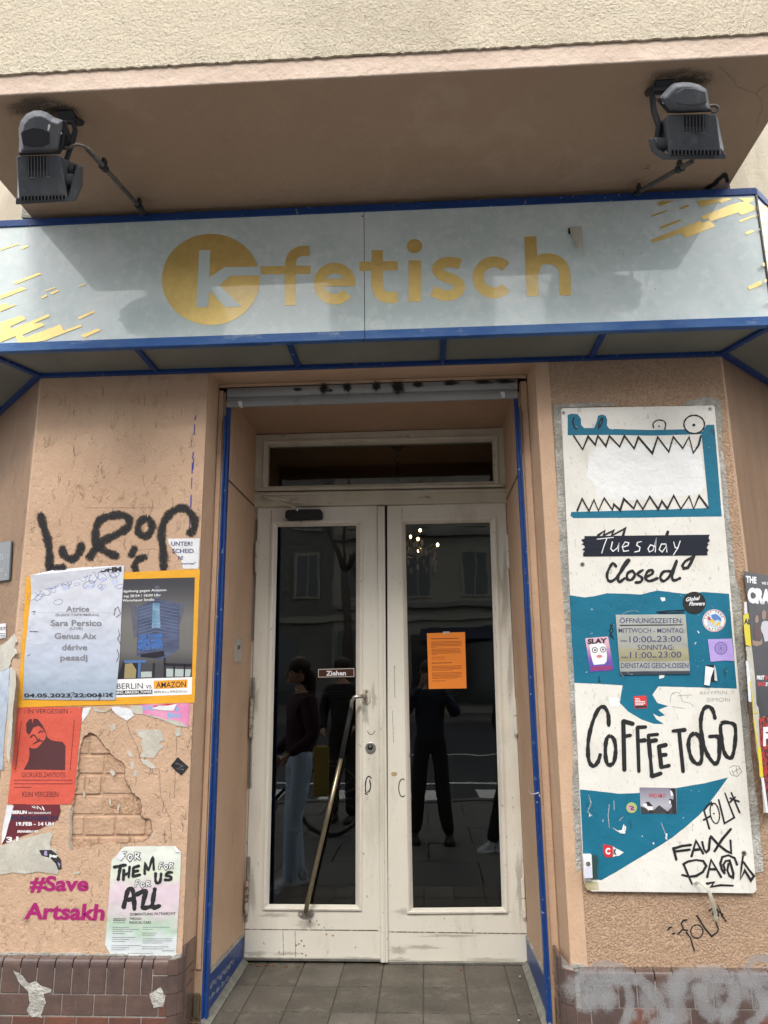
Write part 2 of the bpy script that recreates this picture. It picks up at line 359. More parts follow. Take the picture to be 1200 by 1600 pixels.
m_inkg = mat('grey_ink', (.21, .21, .235), .6)
m_inkw = mat('white_ink', (.74, .75, .77), .55)
m_inkn = mat('navy_ink', (.05, .05, .14), .6)
m_red = mat('red_poster', (.60, .105, .070), .6, col2=(.54, .09, .06), vs=5, bumps=(('N', 8, U, .004, .3, .7),), layers=(((.66, .2, .16), 10, .58, .7, U, .5),))
m_maroon = mat('maroon_poster', (.125, .022, .030), .55, col2=(.15, .03, .038), vs=6)
m_redfig = mat('dark_stencil_ink', (.085, .030, .035), .6)
m_pink = mat('pink_poster', (.62, .17, .38), .6, col2=(.66, .30, .45), vs=12)
m_signgrey = mat('street_sign_grey', (.10, .115, .13), .4)
m_tape = mat('black_tape', (.014, .017, .030), .42, bumps=(('N', 30, (.1, 1, 1), .0006, .3, .7),))
m_plastic = mat('white_plastic', (.72, .73, .76), .35)
m_yellow = mat('yellow_strip', (.62, .52, .03), .5)
m_ybag = mat('ochre_bag', (.26, .19, .04), .8)
m_plaid = mat('red_plaid', (.45, .02, .02), .6, col2=(.02, .015, .015), vs=60, vr=(.45, .55))
m_bphoto = mat('dark_poster', (.018, .018, .026), .4, col2=(.03, .03, .04), vs=8)
m_skin = mat('skin', (.50, .30, .21), .5)
m_hair = mat('brown_hair', (.035, .022, .015), .6)
m_denim = mat('denim', (.40, .53, .68), .85, col2=(.50, .62, .76), vs=9)
m_navy = mat('dark_jacket', (.025, .032, .055), .8)
m_blk = mat('black_cloth', (.018, .018, .02), .85)
m_plum = mat('plum_jacket', (.035, .010, .018), .8)
m_shoe = mat('grey_white_shoe', (.50, .51, .53), .6, col2=(.25, .27, .30), vs=30, vr=(.5, .55))
m_dshoe = mat('dark_shoe', (.03, .027, .025), .5)
m_stone = mat('granite_slab', (.105, .10, .098), .75, col2=(.085, .082, .08), vs=60, bumps=(('N', 60, U, .001, .3, .7),))
m_cobble = mat('mosaic_stone', (.12, .115, .11), .75, col2=(.08, .078, .075), vs=15)
m_asph = mat('asphalt', (.035, .037, .042), .85, col2=(.045, .045, .048), vs=30, bumps=(('N', 200, U, .001, .3, .7),))
m_line = mat('road_paint', (.62, .62, .6), .7)
m_bark = mat('bark', (.095, .08, .065), .9, col2=(.06, .052, .043), vs=20, stretch=(1, 1, .2), bumps=(('N', 25, (1, 1, .2), .01, .3, .7),))
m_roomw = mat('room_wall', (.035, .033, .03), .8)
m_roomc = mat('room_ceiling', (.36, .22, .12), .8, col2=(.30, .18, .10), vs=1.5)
m_bulb = emit('warm_bulb', (1, .62, .28), 22)
m_crystal = mat('crystal', (.5, .45, .38), .08, .3)

# ================================================================== SETTING: ground and street (behind the photographer, seen in the glass)
def structure(o): o['kind'] = 'structure'; return o
structure(MB().box(-60, 60, -60, 60, -.30, -.135).build('ground', m_asph))
structure(MB().box(-60, 60, -19, -2.6, -.134, -.12).build('road', m_asph))
pav = structure(MB().box(-60, 60, -2.6, 6, -.13, -.02).build('pavement', m_stone))
for j in range(5):
    for i in range(9):
        x0 = -3.6+i*.8+(.4 if j % 2 else 0); y0 = -2.4+j*.72
        MB().box(x0+.006, x0+.794, y0+.006, y0+.714, -.019, random.uniform(-.002, .002)).build('paving_slab', m_stone, pav)
mc = MB()
yy = 1.22
while yy < 2.35:
    xx = -2.4+random.uniform(0, .05)
    while xx < 2.6:
        s = random.uniform(.05, .072); z = random.uniform(-.004, .004)
        mc.box(xx, xx+s, yy+random.uniform(0, .006), yy+.058, -.019, z); xx += s+.008
    yy += .066
mc.build('mosaic_paving', m_cobble, pav, kind='stuff')
MB().box(-60, 60, -2.75, -2.6, -.13, 0.0).build('kerb', m_stone, pav, bevel=.01)
structure(MB().box(-60, 60, -26, -19, -.13, 0).build('far_pavement', m_stone))
ml = MB()
for y in (-5.2, -9.5): ml.box(-30, 30, y, y+.14, -.119, -.116)
for i in range(8): ml.box(-7+i*1.1, -6.45+i*1.1, -4.4, -3.2, -.119, -.116)
ml.build('road_marking', m_line, bpy.data.objects['road'])

# --- opposite houses
m_fac = [mat('facade_%d' % i, c, .8, col2=tuple(x*.85 for x in c), vs=.5) for i, c in enumerate([(.20, .19, .175), (.15, .145, .13), (.30, .285, .25), (.13, .13, .13), (.18, .16, .135), (.14, .143, .148)])]
m_pane = mat('far_pane', (.03, .035, .04), .1, spec=1)
m_roof = mat('roof_tile', (.16, .08, .06), .8)
def house(name, label, x0, x1, h, mi, roof, y=-25.0, win=True):
    t = thing(name, label, 'building')
    MB().box(x0, x1, y-8, y, 0, h).build('wall', m_fac[mi], t)
    if roof:
        mb = MB(); pts = [Vector((a, y-.05, b)) for a, b in roof]; mb.slab(pts, (0, -6, 0)); mb.build('roof', m_roof, t)
    MB().box(x0, x1, y, y+.12, 3.9, 4.15).build('cornice', m_fac[2], t)
    if win:
        n = max(1, int((x1-x0)/1.9)); st = (x1-x0)/n
        for f in range(int((h-4.6)/3.1)):
            for k in range(n):
                cx = x0+st*(k+.5); z = 5.0+f*3.1
                wn = MB().box(cx-.62, cx+.62, y, y+.07, z-.1, z+1.95).build('window', m_fac[2], t)
                MB().box(cx-.5, cx-.03, y+.071, y+.075, z, z+1.8).box(cx+.03, cx+.5, y+.071, y+.075, z, z+1.8).build('pane', m_pane, wn)
        k = x0+.6
        while k+2.2 < x1:
            MB().box(k, k+2.1, y, y+.05, .5, 3.3).build('shop_window', m_pane, t); k += 2.7
    return t
house('apartment_house', 'pale low apartment house reflected furthest left in the glass', -30, -12.4, 13.9, 0, None)
house('stair_tower', 'slim tall stair tower between two lower houses across the street', -12.4, -10.9, 22, 3, None, win=False)
house('apartment_house', 'grey gabled house directly left of the tall house across the street', -10.9, -3.9, 14.4, 1, [(-10.9, 14.4), (-3.9, 14.4), (-5.3, 16.4), (-8.2, 14.9)])
house('apartment_house', 'tall cream five storey house across the street facing the cafe door', -3.9, 3.5, 22, 2, None)
th = [o for o in bpy.data.objects if 'tall cream' in o.get('label', '')][0]
for z in (4.45, 7.55, 10.65): MB().box(-3.9, 3.5, -24.99, -24.72, z, z+.22).build('cornice', m_fac[0], th)
MB().box(-3.7, -1.2, -24.9, -24.84, .4, 3.5).build('shop_window', m_pane, th); MB().box(.2, 3.2, -24.9, -24.84, .4, 3.2).build('shop_window', m_pane, th)
MB().slab([Vector((-.1, -24.9, 3.6)), Vector((2.9, -24.9, 3.6)), Vector((2.9, -23.2, 3.0)), Vector((-.1, -23.2, 3.0))], (0, 0, -.06)).build('awning', m_navy, th)
house('apartment_house', 'low house with two roof slopes right of the tall house across the street', 3.5, 7.1, 14.2, 4, [(3.5, 14.2), (7.1, 14.2), (7.1, 16.4), (5.3, 14.4), (3.5, 16)])
house('stair_tower', 'slim tall tower right of the house with two roof slopes', 7.1, 8.9, 22, 5, None, win=False)
house('apartment_house', 'wide low house with a rounded gable furthest right across the street', 8.9, 30, 13.6, 0, [(8.9, 13.6), (13.4, 13.6)]+[(11.2+2.1*math.cos(a), 13.6+2.1*math.sin(a)) for a in [math.pi*k/12 for k in range(1, 12)]]+[(9.1, 13.7)])

# --- bare trees
def tree(label, x, y, h, r, fork, seed, depth=6):
    rd = random.Random(seed); t = thing('bare_tree', label, 'tree', 'bare street trees across the road'); trunk = MB(); crown = MB()
    base = Vector((x, y, 0)); fk = Vector((x+rd.uniform(-.2, .2), y, fork))
    trunk.tube([base, base.lerp(fk, .5)+Vector((.04, 0, 0)), fk], r, 10, r*.75)
    def br(p, d, L, rr, lev):
        pts = [p]; dd = d.copy()
        for _ in range(3):
            dd = (dd+Vector((rd.uniform(-.22, .22), rd.uniform(-.22, .22), rd.uniform(-.05, .16)))).normalized(); pts.append(pts[-1]+dd*L/3)
        (trunk if lev < 1 else crown).tube(pts, rr, 6 if lev < 2 else 4, rr*.6)
        if lev >= depth-1: return
        for k in range(3 if lev else 2):
            a = rd.uniform(.35, .75); ax = Vector((rd.uniform(-1, 1), rd.uniform(-1, 1), rd.uniform(-.2, .2))).normalized()
            nd = (Matrix.Rotation(a, 3, ax) @ dd).normalized(); nd.z = max(nd.z, -.15)
            br(pts[-1 if k < 2 else 2], nd, L*rd.uniform(.6, .8), rr*.55, lev+1)
    br(fk, Vector((-.45, 0, 1)).normalized(), h*.3, r*.55, 0)
    br(fk, Vector((.5, .1, 1)).normalized(), h*.3, r*.55, 0)
    br(fk, Vector((.1, -.1, 1)).normalized(), h*.26, r*.4, 0)
    trunk.build('trunk', m_bark, t, smooth=True); crown.build('crown', m_bark, t)
tree('bare forked tree standing alone before the tall house across the street', -2.75, -20, 11, .19, 5.3, 3)
tree('bare tree nearer the cafe with branches over the right end of the sign', 6.2, -10.5, 12, .2, 4.6, 11)

# ================================================================== THE CORNER BUILDING
bld = thing('corner_building', 'peach and cream corner building with a cut off corner holding the cafe entrance', 'building')
Z = 1.47
zu = 1.244+Z            # underside of the sign box
zs = 1.84+Z             # soffit
arL, arR = -.867, .47
def prismz(foot, z0, z1): return MB().slab([Vector((a, b, z0)) for a, b in foot], (0, 0, z1-z0))
MB_l = prismz([(-1.588, 2.818), (arL, 2.818), (arL+.012, 2.934), (-.818, 2.934), (-.818, 3.62), (-1.895, 3.62), (-4.341, 6.066), (-4.588, 5.818)], 0, 3.26)
MB_l.build('wall', m_smooth, bld)
prismz([(1.22, 2.818), (4.22, 5.818), (3.973, 6.066), (1.55, 3.62), (.412, 3.62), (.412, 2.934), (arR-.014, 2.934), (arR, 2.818)], 0, 3.26).build('wall', m_smooth, bld)
MB().box(arL, arR, WY+.0, 2.9339, zu-.003, 3.26).build('lintel', m_smooth, bld)
MB().box(arL, arR, 2.934, 3.62, 1.207+Z, 3.26).build('lintel', m_reveal, bld)
# plaster skins
crp2 = cr(0, 1080, 3.636)
hole = rough(crp2((470, 262), (505, 235), (545, 250), (585, 300), (625, 350), (690, 395), (712, 430), (708, 475), (722, 530), (745, 575), (795, 610), (805, 650), (800, 712), (858, 735), (866, 800), (820, 850), (700, 862), (560, 866), (440, 900), (405, 850), (400, 760), (408, 660), (430, 560), (446, 430), (452, 330)), 1.5, 3.5)
pln = WALL
outer = [Vector((-1.574, WY, .30)), Vector((arL, WY, .30)), Vector((arL, WY, zu+.3)), Vector((-1.574, WY, zu+.3))]
mbw = MB(); mbw.slab(outer, (0, .0138, 0), holes=[pln.poly(hole)])
mbw.build('plaster', m_wallL, bld)
MB().slab([Vector((arR+.055, WY, .30)), Vector((1.206, WY, .30)), Vector((1.206, WY, zu+.3)), Vector((arR+.055, WY, zu+.3))], (0, .0138, 0)).build('plaster', m_wallR, bld)
MB().slab([Vector((arR, WY-.003, .5)), Vector((arR+.058, WY-.003, .5)), Vector((arR+.058, WY-.003, zu)), Vector((arR, WY-.003, zu))], (0, .0165, 0)).build('plaster_band', m_smooth, bld, bevel=.003)
for (pl_, sx, m_) in ((SL, -1, m_wallL), (SR, 1, m_wallRs)):
    a = pl_.p.copy(); d = Vector((sx, 1, 0)).normalized()
    q = [Vector((a.x, a.y, .30)), Vector((a.x, a.y, 3.26))]+[Vector((a.x+d.x*4.2, a.y+d.y*4.2, 3.26)), Vector((a.x+d.x*4.2, a.y+d.y*4.2, .30))]
    MB().slab(q, tuple(-pl_.n*.0138)).build('plaster', m_, bld)
    # the cream storey above
    n = pl_.n*.02
    MB().slab([p+Vector((0, 0, z_))+n for p, z_ in ((Vector((a.x, a.y, 0)), 3.262), (Vector((a.x, a.y, 0)), 6.8), (Vector((a.x+d.x*4.2, a.y+d.y*4.2, 0)), 6.8), (Vector((a.x+d.x*4.2, a.y+d.y*4.2, 0)), 3.262))], tuple(-pl_.n*.3)).build('upper_wall', m_cream, bld)
# painted brickwork showing where the plaster has fallen
m_pbrick = mat('painted_brick', (.49, .325, .22), .75, col2=(.42, .275, .185), vs=20, bumps=(('N', 40, U, .003, .3, .7),), layers=(((.66, .62, .56), 60, .71, .75, U, .8), ((.3, .2, .14), 40, .66, .72, U, .6)))
m_pbrick2 = mat('worn_painted_brick', (.46, .30, .20), .85, col2=(.30, .165, .10), vs=26, vr=(.52, .66), bumps=(('N', 30, U, .005, .3, .7), ('N', 90, U, .002, .3, .7)), layers=(((.66, .62, .56), 40, .69, .74, U, .8),))
bx0, bz0 = WALL.P(100, 1340).x, WALL.P(100, 1340).z
zt_ = WALL.P(150, 1140).z
row = 0; z = bz0
while z < zt_+.06:
    x = bx0-.12+(.06 if row % 2 else 0)
    while x < -.99:
        L = random.choice((.118, .112, .124, .058))
        pr = random.uniform(.0, .005)
        o = MB().box(x+.003, x+L, WY+.0088-pr*.9, WY+.0175, z+random.uniform(.002, .005), z+random.uniform(.065, .069)).build('brick', m_pbrick if random.random() < .7 else m_pbrick2, bld, bevel=.005)
        x += L+.003
    z += .0705; row += 1
MB().box(-1.45, -.95, WY+.0115, WY+.0134, bz0-.02, zt_+.1).build('mortar', m_pbrick, bld)
# bay above the entrance
bx_l, bx_r, by = -1.55, 1.212, 1.948
MB().box(bx_l, bx_r, by, 3.2, zs, 6.8).build('bay', m_soffit, bld)
MB().box(bx_l-.002, bx_r+.002, by-.004, by+.05, zs+.001, zs+.075).build('band', m_strip, bld, bevel=.004)
MB().box(bx_r+.001, bx_r+.012, by+.05, 3.2, zs+.04, 6.8).build('bay_side', m_cream, bld)
MB().box(bx_l-.012, bx_l-.001, by+.05, 3.2, zs+.04, 6.8).build('bay_side', m_cream, bld)
edge = [Vector((bx_l-.01, by-.012, 6.8)), Vector((bx_r+.01, by-.012, 6.8))]
xx = bx_r+.01
while xx > bx_l:
    edge.append(Vector((xx, by-.012, zs+.074+random.uniform(-.003, .003)))); xx -= .012
edge.append(Vector((bx_l-.01, by-.012, zs+.074)))
MB().slab(edge, (0, .03, 0)).build('stucco', m_cream, bld)
# soot and cracks on the soffit
SOF = ZP(zs-.001)
for (x, y, rx, ry) in ((60, 168, 62, 20), (95, 176, 40, 16), (1062, 122, 60, 20), (1075, 130, 40, 14)):
    so = MB(); blob(so, SOF, x, y, rx, ry); so.build('soot_mark', m_soot, bld)
ck = MB(); c2 = cr(970, 100, 5.217)
for pts in (((800, 20), (860, 70), (920, 130), (940, 180), (1010, 210), (1100, 240)), ((1190, 165), (1140, 200), (1100, 240), (1150, 300), (1150, 380), (1120, 430), (1110, 500))):
    stroke(ck, SOF, c2(*pts), .9, smooth=False)
stroke(ck, SOF, c2((185, 852), (230, 850)), 1.4); stroke(ck, SOF, c2((210, 833), (238, 831)), 1.4)
ck.build('crack', m_grime_shade, bld)
c3 = cr(0, 150, 5)
tr = MB(); stroke(tr, SOF, cr(970, 100, 5.217)((700, 1015), (760, 980), (800, 940), (850, 905), (870, 960)), 9, soft=True); tr.build('tar_patch', m_spray, bld)
MB().slab(YP(2.60).poly(cr(970, 100, 5.217)((740, 1012), (820, 945), (875, 895), (893, 1015))), (0, .15, 0)).build('roofing_scrap', m_lampd, bld)
MB().slab(YP(2.58).poly(c3((165, 948), (175, 865), (200, 880), (230, 905), (300, 925), (460, 915), (472, 938), (400, 952))), (0, .10, 0)).build('roofing_scrap', m_cement, bld)

# horizontal grooves in the reveals, frame face strips and head moulding
for x, s in ((-.818, 1), (.412, -1)):
    MB().box(min(x, x+s*.004), max(x, x+s*.004), 2.95, 3.47, 2.30, 2.306).build('plaster_joint', m_grime_shade, bld)
MB().box(arL+.014, -.833, 2.9265, 2.9338, .45, zu-.03).build('trim_strip', m_smooth, bld, bevel=.003)
MB().box(.427, arR-.016, 2.9265, 2.9338, .45, zu-.03).build('trim_strip', m_smooth, bld, bevel=.003)
MB().box(arL+.014, arR-.016, 2.922, 2.9338, 1.226+Z, zu-.004).build('trim_strip', m_smooth, bld, bevel=.003)
MB().box(-.851, -.832, 2.912, 2.926, .30, .375).build('timber_strip', m_brass, bld)
MB().box(.428, .449, 2.912, 2.926, .30, .375).build('timber_strip', m_brass, bld)
m_fillet = mat('dull_cement', (.24, .235, .20), .9, col2=(.17, .165, .14), vs=25, bumps=(('N', 60, U, .002, .3, .7),))
# blue painted skirting and cement fillet inside the doorway
fz = -1.19+Z
for x, s in ((-.818, 1), (.412, -1)):
    x1 = x+s*.006
    MB().slab([Vector((x1, 2.936, -1.046+Z)), Vector((x1, 3.498, -1.083+Z)), Vector((x1, 3.498, fz+.01)), Vector((x1, 2.936, fz+.022))], (-s*.005, 0, 0)).build('painted_skirting', m_bluepaint, bld)
    MB().slab([Vector((x1+s*.002, 2.936, -1.034+Z)), Vector((x1+s*.002, 3.498, -1.075+Z)), Vector((x1+s*.002, 3.498, -1.084+Z)), Vector((x1+s*.002, 2.936, -1.047+Z))], (-s*.007, 0, 0)).build('skirting_edge', m_cement, bld)
    MB().slab([Vector((x, 2.90, fz-.02)), Vector((x, 2.90, fz+.022)), Vector((x+s*.03, 2.90, fz+.001)), Vector((x+s*.03, 2.90, fz-.02))], (0, .598, 0)).build('cement_fillet', m_fillet, bld)
sc1 = MB(); VL = PL((-.818+.0075, 3, 0), (1, 0, 0)); cA = cr(280, 1380, 5)
def scr(*p): stroke(sc1, VL, cA(*p), 1.6, smooth=False, soft=True)
for a, (x, y) in enumerate([(225, 800), (262, 765), (300, 730), (335, 690), (372, 650), (402, 610)]):
    scr((x-8, y+50), (x, y-5), (x+14, y+20)); scr((x+4, y+10), (x+18, y-18), (x+22, y+22))
for a, (x, y) in enumerate([(222, 900), (258, 860), (296, 820), (335, 780), (372, 735)]):
    scr((x-4, y+34), (x+3, y-8)); scr((x+5, y+20), (x+16, y-14), (x+22, y+10))
sc1.build('scratched_writing', m_chalk, bld)

# entrance floor
fl = MB().box(-.86, .47, 2.30, 3.62, -.02, fz-.004).build('doorway_floor', m_fgrout); structure(fl)
xs = [-.818+.03, -.705, -.543, -.372, -.203, -.033, .136, .308, .412-.03]; ys = [3.53, 3.262, 3.029, 2.80, 2.56, 2.32]
for i in range(len(xs)-1):
    for j in range(len(ys)-1):
        z = random.uniform(-.0008, .0008)
        MB().box(xs[i]+.0022, xs[i+1]-.0022, ys[j+1]+.0038, ys[j]-.0038, fz-.02, fz+z).build('floor_tile', random.choice(m_floor), fl, bevel=.0015)
structure(MB().box(-1.1, .7, 1.98, 2.30, -.02, .14).build('entrance_step', m_stone))

# --- glazed tile plinth: backing, then every tile a piece
def plinth(side):
    pr = 2.76
    t = bld
    def tile(x0, x1, z0, z1, m, top=False, y=pr):
        if top:
            n = 5; prof = [(0, 0)]+[(.016*(1-math.cos(a)), (z1-z0)-.02+.02*math.sin(a)) for a in [math.pi/2*k/n for k in range(n+1)]]+[(.043, z1-z0), (.043, 0)]
            mb = MB(); mb.loft([[Vector((x, y+a, z0+b)) for a, b in prof] for x in (x0, x1)])
        else: mb = MB().box(x0, x1, y, y+.04, z0, z1)
        mb.build('plinth_tile', m, t, bevel=.0022)
    g = .0016
    rows = []
    if side < 0:
        zt = -.932+Z; x_end = -.90
        MB().box(-1.62, x_end, pr+.003, 2.8035, 0, zt-.03).build('tile_grout', m_grout, t)
        b = [-1.545, -1.484, -1.418, -1.359, -1.297, -1.235, -1.175, -1.114, -1.053, -.993, -.953]
        for i in range(len(b)-1): tile(b[i]+g, b[i+1]-g, zt-.107, zt, m_tiles[0 if random.random() < .7 else 2], True)
        tile(-.953+g, x_end, zt-.046, zt, m_tiles[2], True); tile(-.953+g, x_end, zt-.107, zt-.05, m_tiles[0])
        z = zt-.107; off = 0
        for r in range(8):
            x = -1.60+(.055 if r % 2 else 0)
            while x < x_end-.02:
                x1 = min(x+.112, x_end); tile(x+g, x1-g if x1 < x_end else x1, z-.066, z-g*1.8, random.choice(m_tiles[1:] if r < 2 else m_tiles)); x += .112
            z -= .068
    else:
        zt = -.955+Z; x_st = .475
        MB().box(x_st, 1.26, pr+.003, 2.8035, 0, zt-.03).build('tile_grout', m_grout, t)
        b = [x_st, .49, .553, .615, .676, .737, .798, .860, .922, .983, 1.045, 1.107, 1.168, 1.229]
        for i in range(1, len(b)-1): tile(b[i]+g, b[i+1]-g, zt-.107, zt, m_tiles[0 if random.random() < .6 else 2], True)
        z = zt-.107
        for r in range(8):
            x = .522 if r % 2 == 0 else .47
            x0 = x_st
            while x < 1.23:
                tile(x0+g, x-g, z-.066, z-g*1.8, random.choice(m_tiles)); x0 = x; x += .107
            z -= .068
    # rounded corner pieces that turn into the doorway
    s = 1 if side < 0 else -1
    cx = (-.90 if side < 0 else x_st); ry = .045
    zz = zt; k = 0
    while zz > .02:
        hgt = (.05, .056)[k % 2] if k < 2 else .066
        if side > 0: hgt = (.075, .03)[k] if k < 2 else .066
        for seg, (a0, a1) in enumerate(((0, 45), (46, 90))):
            ring = []
            for q in range(4):
                a = R(a0+(a1-a0)*q/3); ring.append((cx+s*ry*math.sin(a), pr+ry-ry*math.cos(a)))
            inner = [(cx+s*(ry-.012)*math.sin(R(a0+(a1-a0)*q/3)), pr+ry-(ry-.012)*math.cos(R(a0+(a1-a0)*q/3))) for q in range(3, -1, -1)]
            prismz(ring+inner, zz-hgt+g, zz-g*.5).build('plinth_tile', m_tiles[0 if (k+seg) % 3 else 2], t, smooth=False)
        # return tile along the reveal side
        xr = cx+s*ry
        MB().box(min(xr, xr-s*.012), max(xr, xr-s*.012), pr+ry+g, 2.922, zz-hgt+g, zz+(0 if k else .028)-g*.5).build('plinth_tile', m_tiles[0], t, bevel=.002)
        zz -= hgt; k += 1
    xr = cx+s*(ry-.004)
    MB().box(min(cx, xr), max(cx, xr), pr+ry-.001, 2.925, 0, zt-.003).build('tile_grout', m_grout, t)
    prismz([(cx, pr+.006)]+[(cx+s*(ry-.006)*math.sin(R(a)), pr+ry-(ry-.006)*math.cos(R(a))) for a in range(0, 91, 15)]+[(cx, pr+ry)], 0, zt-.003).build('tile_grout', m_grout, t)
    # side faces at 45 degrees
    pl_ = SL if side < 0 else SR
    d = Vector((-1 if side < 0 else 1, 1, 0)).normalized(); n = pl_.n; a = pl_.p+n*.0
    for r in range(2):
        for q in range(5):
            p0 = a+d*(.02+q*.115+.002); p1 = a+d*(.02+(q+1)*.115-.002); z1 = zt-r*.107; z0 = z1-.104
            MB().slab([Vector((p.x, p.y, z_))+n*.044 for p, z_ in ((p0, z0), (p1, z0), (p1, z1), (p0, z1))], tuple(-n*.04)).build('plinth_tile', random.choice(m_tiles), t, bevel=.002)
    MB().slab([Vector((p.x, p.y, z_))+n*.038 for p, z_ in ((a, 0), (a+d*4, 0), (a+d*4, zt-.004), (a, zt-.004))], tuple(-n*.036)).build('tile_grout', m_grout, t)
plinth(-1); plinth(1)
# cement lips where the render meets the plinth
MB().slab(YP(WY-.008).poly(rough([(0, 1489), (120, 1490), (270, 1494), (283, 1490), (283, 1499), (150, 1500), (0, 1500)], 1.3, 5)), (0, .012, 0)).build('cement_lip', m_cement, bld)
MB().slab(YP(WY-.008).poly(rough([(893, 1505), (925, 1511), (990, 1513), (1100, 1516), (1240, 1516), (1240, 1524), (1000, 1524), (893, 1517)], 1.3, 5)), (0, .012, 0)).build('cement_lip', m_cement, bld)
# silver spray on the right hand plinth and above
TP = YP(2.7585); s1 = MB(); s2 = MB()
c6 = cr(860, 1200, 3.529)
for pts, wd in ((((170, 1150), (320, 1145), (470, 1165)), 22), (((480, 1160), (560, 1230), (620, 1330), (660, 1420)), 19), (((420, 1190), (440, 1300), (400, 1420)), 14),
                (((700, 1150), (690, 1260), (720, 1400)), 26), (((720, 1145), (860, 1130), (1000, 1160)), 24), (((1000, 1180), (1010, 1280), (960, 1400)), 22), (((1050, 1150), (1150, 1170), (1250, 1160)), 24),
                (((820, 1200), (840, 1300), (900, 1380)), 22), (((200, 1200), (210, 1300), (170, 1290)), 26), (((280, 1180), (330, 1270), (300, 1300)), 24), (((1150, 1210), (1180, 1330), (1100, 1420)), 16), (((560, 1400), (610, 1430)), 18)):
    stroke(s1, TP, c6(*pts), wd*1.35, soft=True)
for (x, y, rx, ry) in ((905, 1540, 26, 26), (935, 1555, 30, 34), (960, 1530, 26, 20), (1012, 1565, 20, 40), (1060, 1545, 34, 26), (1045, 1590, 26, 20), (1110, 1545, 36, 30), (1130, 1580, 22, 22), (1165, 1545, 30, 34), (1195, 1570, 24, 30), (985, 1585, 14, 20)):
    blob(s1, TP.lift(.0002), x, y, rx, ry, rough_e=.35)
s1.build('silver_graffiti', m_silver, bld)
for pts, wd in ((((210, 1110), (300, 1075), (400, 1100)), 13), (((240, 1120), (420, 1125)), 9), (((1080, 1110), (1130, 1050), (1250, 1060)), 16), (((1060, 1120), (1250, 1110)), 14)):
    stroke(s2, YP(WY-.0015), c6(*pts), wd, soft=True)
s2.build('silver_graffiti', m_silver, bld)
pr_ = MB(); c0 = cr(0, 1300, 3)
pr_.slab(YP(2.7588).poly(rough(c0((62, 650), (95, 668), (135, 712), (165, 700), (200, 725), (240, 738), (240, 752), (205, 760), (215, 800), (190, 860), (198, 872), (150, 868), (125, 838), (140, 800), (130, 745), (85, 700)), .8, 4)), (0, .0012, 0))
pr_.build('cement_splash', m_cement, bld); pr_ = MB()
pr_.slab(YP(2.7588).poly(rough(c0((700, 760), (750, 728), (775, 770), (765, 820), (720, 825)), .8, 4)), (0, .0012, 0))
pr_.build('cement_splash', m_cement, bld)

random.seed(9)
m_leaf = mat('dry_leaf', (.16, .075, .03), .9)
for (x, y, wl) in ((392, 1507.5, 'first leaf scrap from the left door hinge'), (404, 1509, 'second leaf scrap from the left door hinge'), (417, 1508, 'third leaf scrap from the left door hinge'), (428, 1508.5, 'fourth leaf scrap from the left door hinge'), (447, 1511, 'leaf scrap below the door bottom left of the pull bar foot'), (466, 1510, 'leaf scrap straight below the pull bar foot'), (720, 1515, 'lone leaf scrap in front of the right door leaf')):
    c = ZP(fz+.002).P(x, y); a = random.uniform(0, 3); r_ = random.uniform(.006, .012)
    tag(MB().slab([c+Vector((r_*math.cos(a+t)*k_, r_*math.sin(a+t)*k_, .003*math.sin(3*t))) for t, k_ in ((0, 1.3), (1, .7), (2, .9), (3.1, 1.2), (4.2, .6), (5.2, .9))], (0, 0, .001)).build('leaf_scrap', m_leaf), wl, 'leaf', 'leaf scraps at the foot of the door')
for (x, y, lb) in ((811, 1526, 'speck of white paper beside the right skirting in the doorway'), (809, 1595, 'white crumb of paper at the front right of the doorway floor'), (540, 1585, ''))[:2]:
    c = ZP(fz+.001).P(x, y); mb = MB()
    if 'cig' in lb: mb.tube([c+Vector((0, 0, .004)), c+Vector((.026, .008, .004))], .004, 8)
    else: mb.slab([c, c+Vector((.007, .001, 0)), c+Vector((.005, .005, .001)), c+Vector((.001, .004, 0))], (0, 0, .0012))
    tag(mb.build('cigarette_end' if 'cig' in lb else 'paper_speck', m_plastic), lb, 'litter')

# ================================================================== ROLLER SHUTTER
sh = thing('roller_shutter', 'grey rolled up metal shutter with black spray marks and blue guide rails around the entrance', 'roller shutter')
SHP = YP(2.918)
for top in (0, 1):
    if top == 0: q = [(355.5, 607), (808.5, 592.5), (808.5, 607.5), (355, 621)]
    else: q = [(355, 621.6), (808.5, 608.1), (808.5, 622), (354.5, 636)]
    P4 = SHP.poly(q); 
    # a curved slat profile
    rings = []
    for e in (0, 1):
        a = P4[0] if e == 0 else P4[1]; b = P4[3] if e == 0 else P4[2]; rings.append([a.lerp(b, t)+Vector((0, -.006*math.sin(math.pi*t), 0)) for t in (0, .2, .4, .6, .8, 1)]+[b+Vector((0, .010, 0)), a+Vector((0, .010, 0))])
    MB().loft(rings).build('slat', m_slat, sh)
MB().slab(YP(2.930).poly([(353, 604), (811, 589), (811, 612), (353, 628)]), (0, .003, 0)).build('shutter_box', m_gap, sh)
for x in (374.5, 785.5):
    yb = 627 if x < 500 else 612
    MB().slab(SHP.lift(.012).poly([(x-3.5, yb), (x+3, yb-.3), (x+4.2, yb+8), (x-1, yb+8)]), (0, .02, 0)).build('stop_block', m_plastic, sh, bevel=.001)
ms_ = MB(); cs = cr(340, 560, 2.4)
for x, y, rx, ry in ((399, 112, 17, 22), (486, 108, 16, 18), (596, 104, 17, 20), (676, 108, 24, 26), (750, 98, 20, 12), (300, 116, 16, 7), (875, 92, 28, 11), (1000, 88, 40, 8), (1080, 86, 40, 8), (420, 120, 12, 6)):
    q = cs((x, y))[0]; blob(ms_, SHP.lift(.0068), q[0], q[1], rx/2.4*1.3, ry/2.4*1.2)
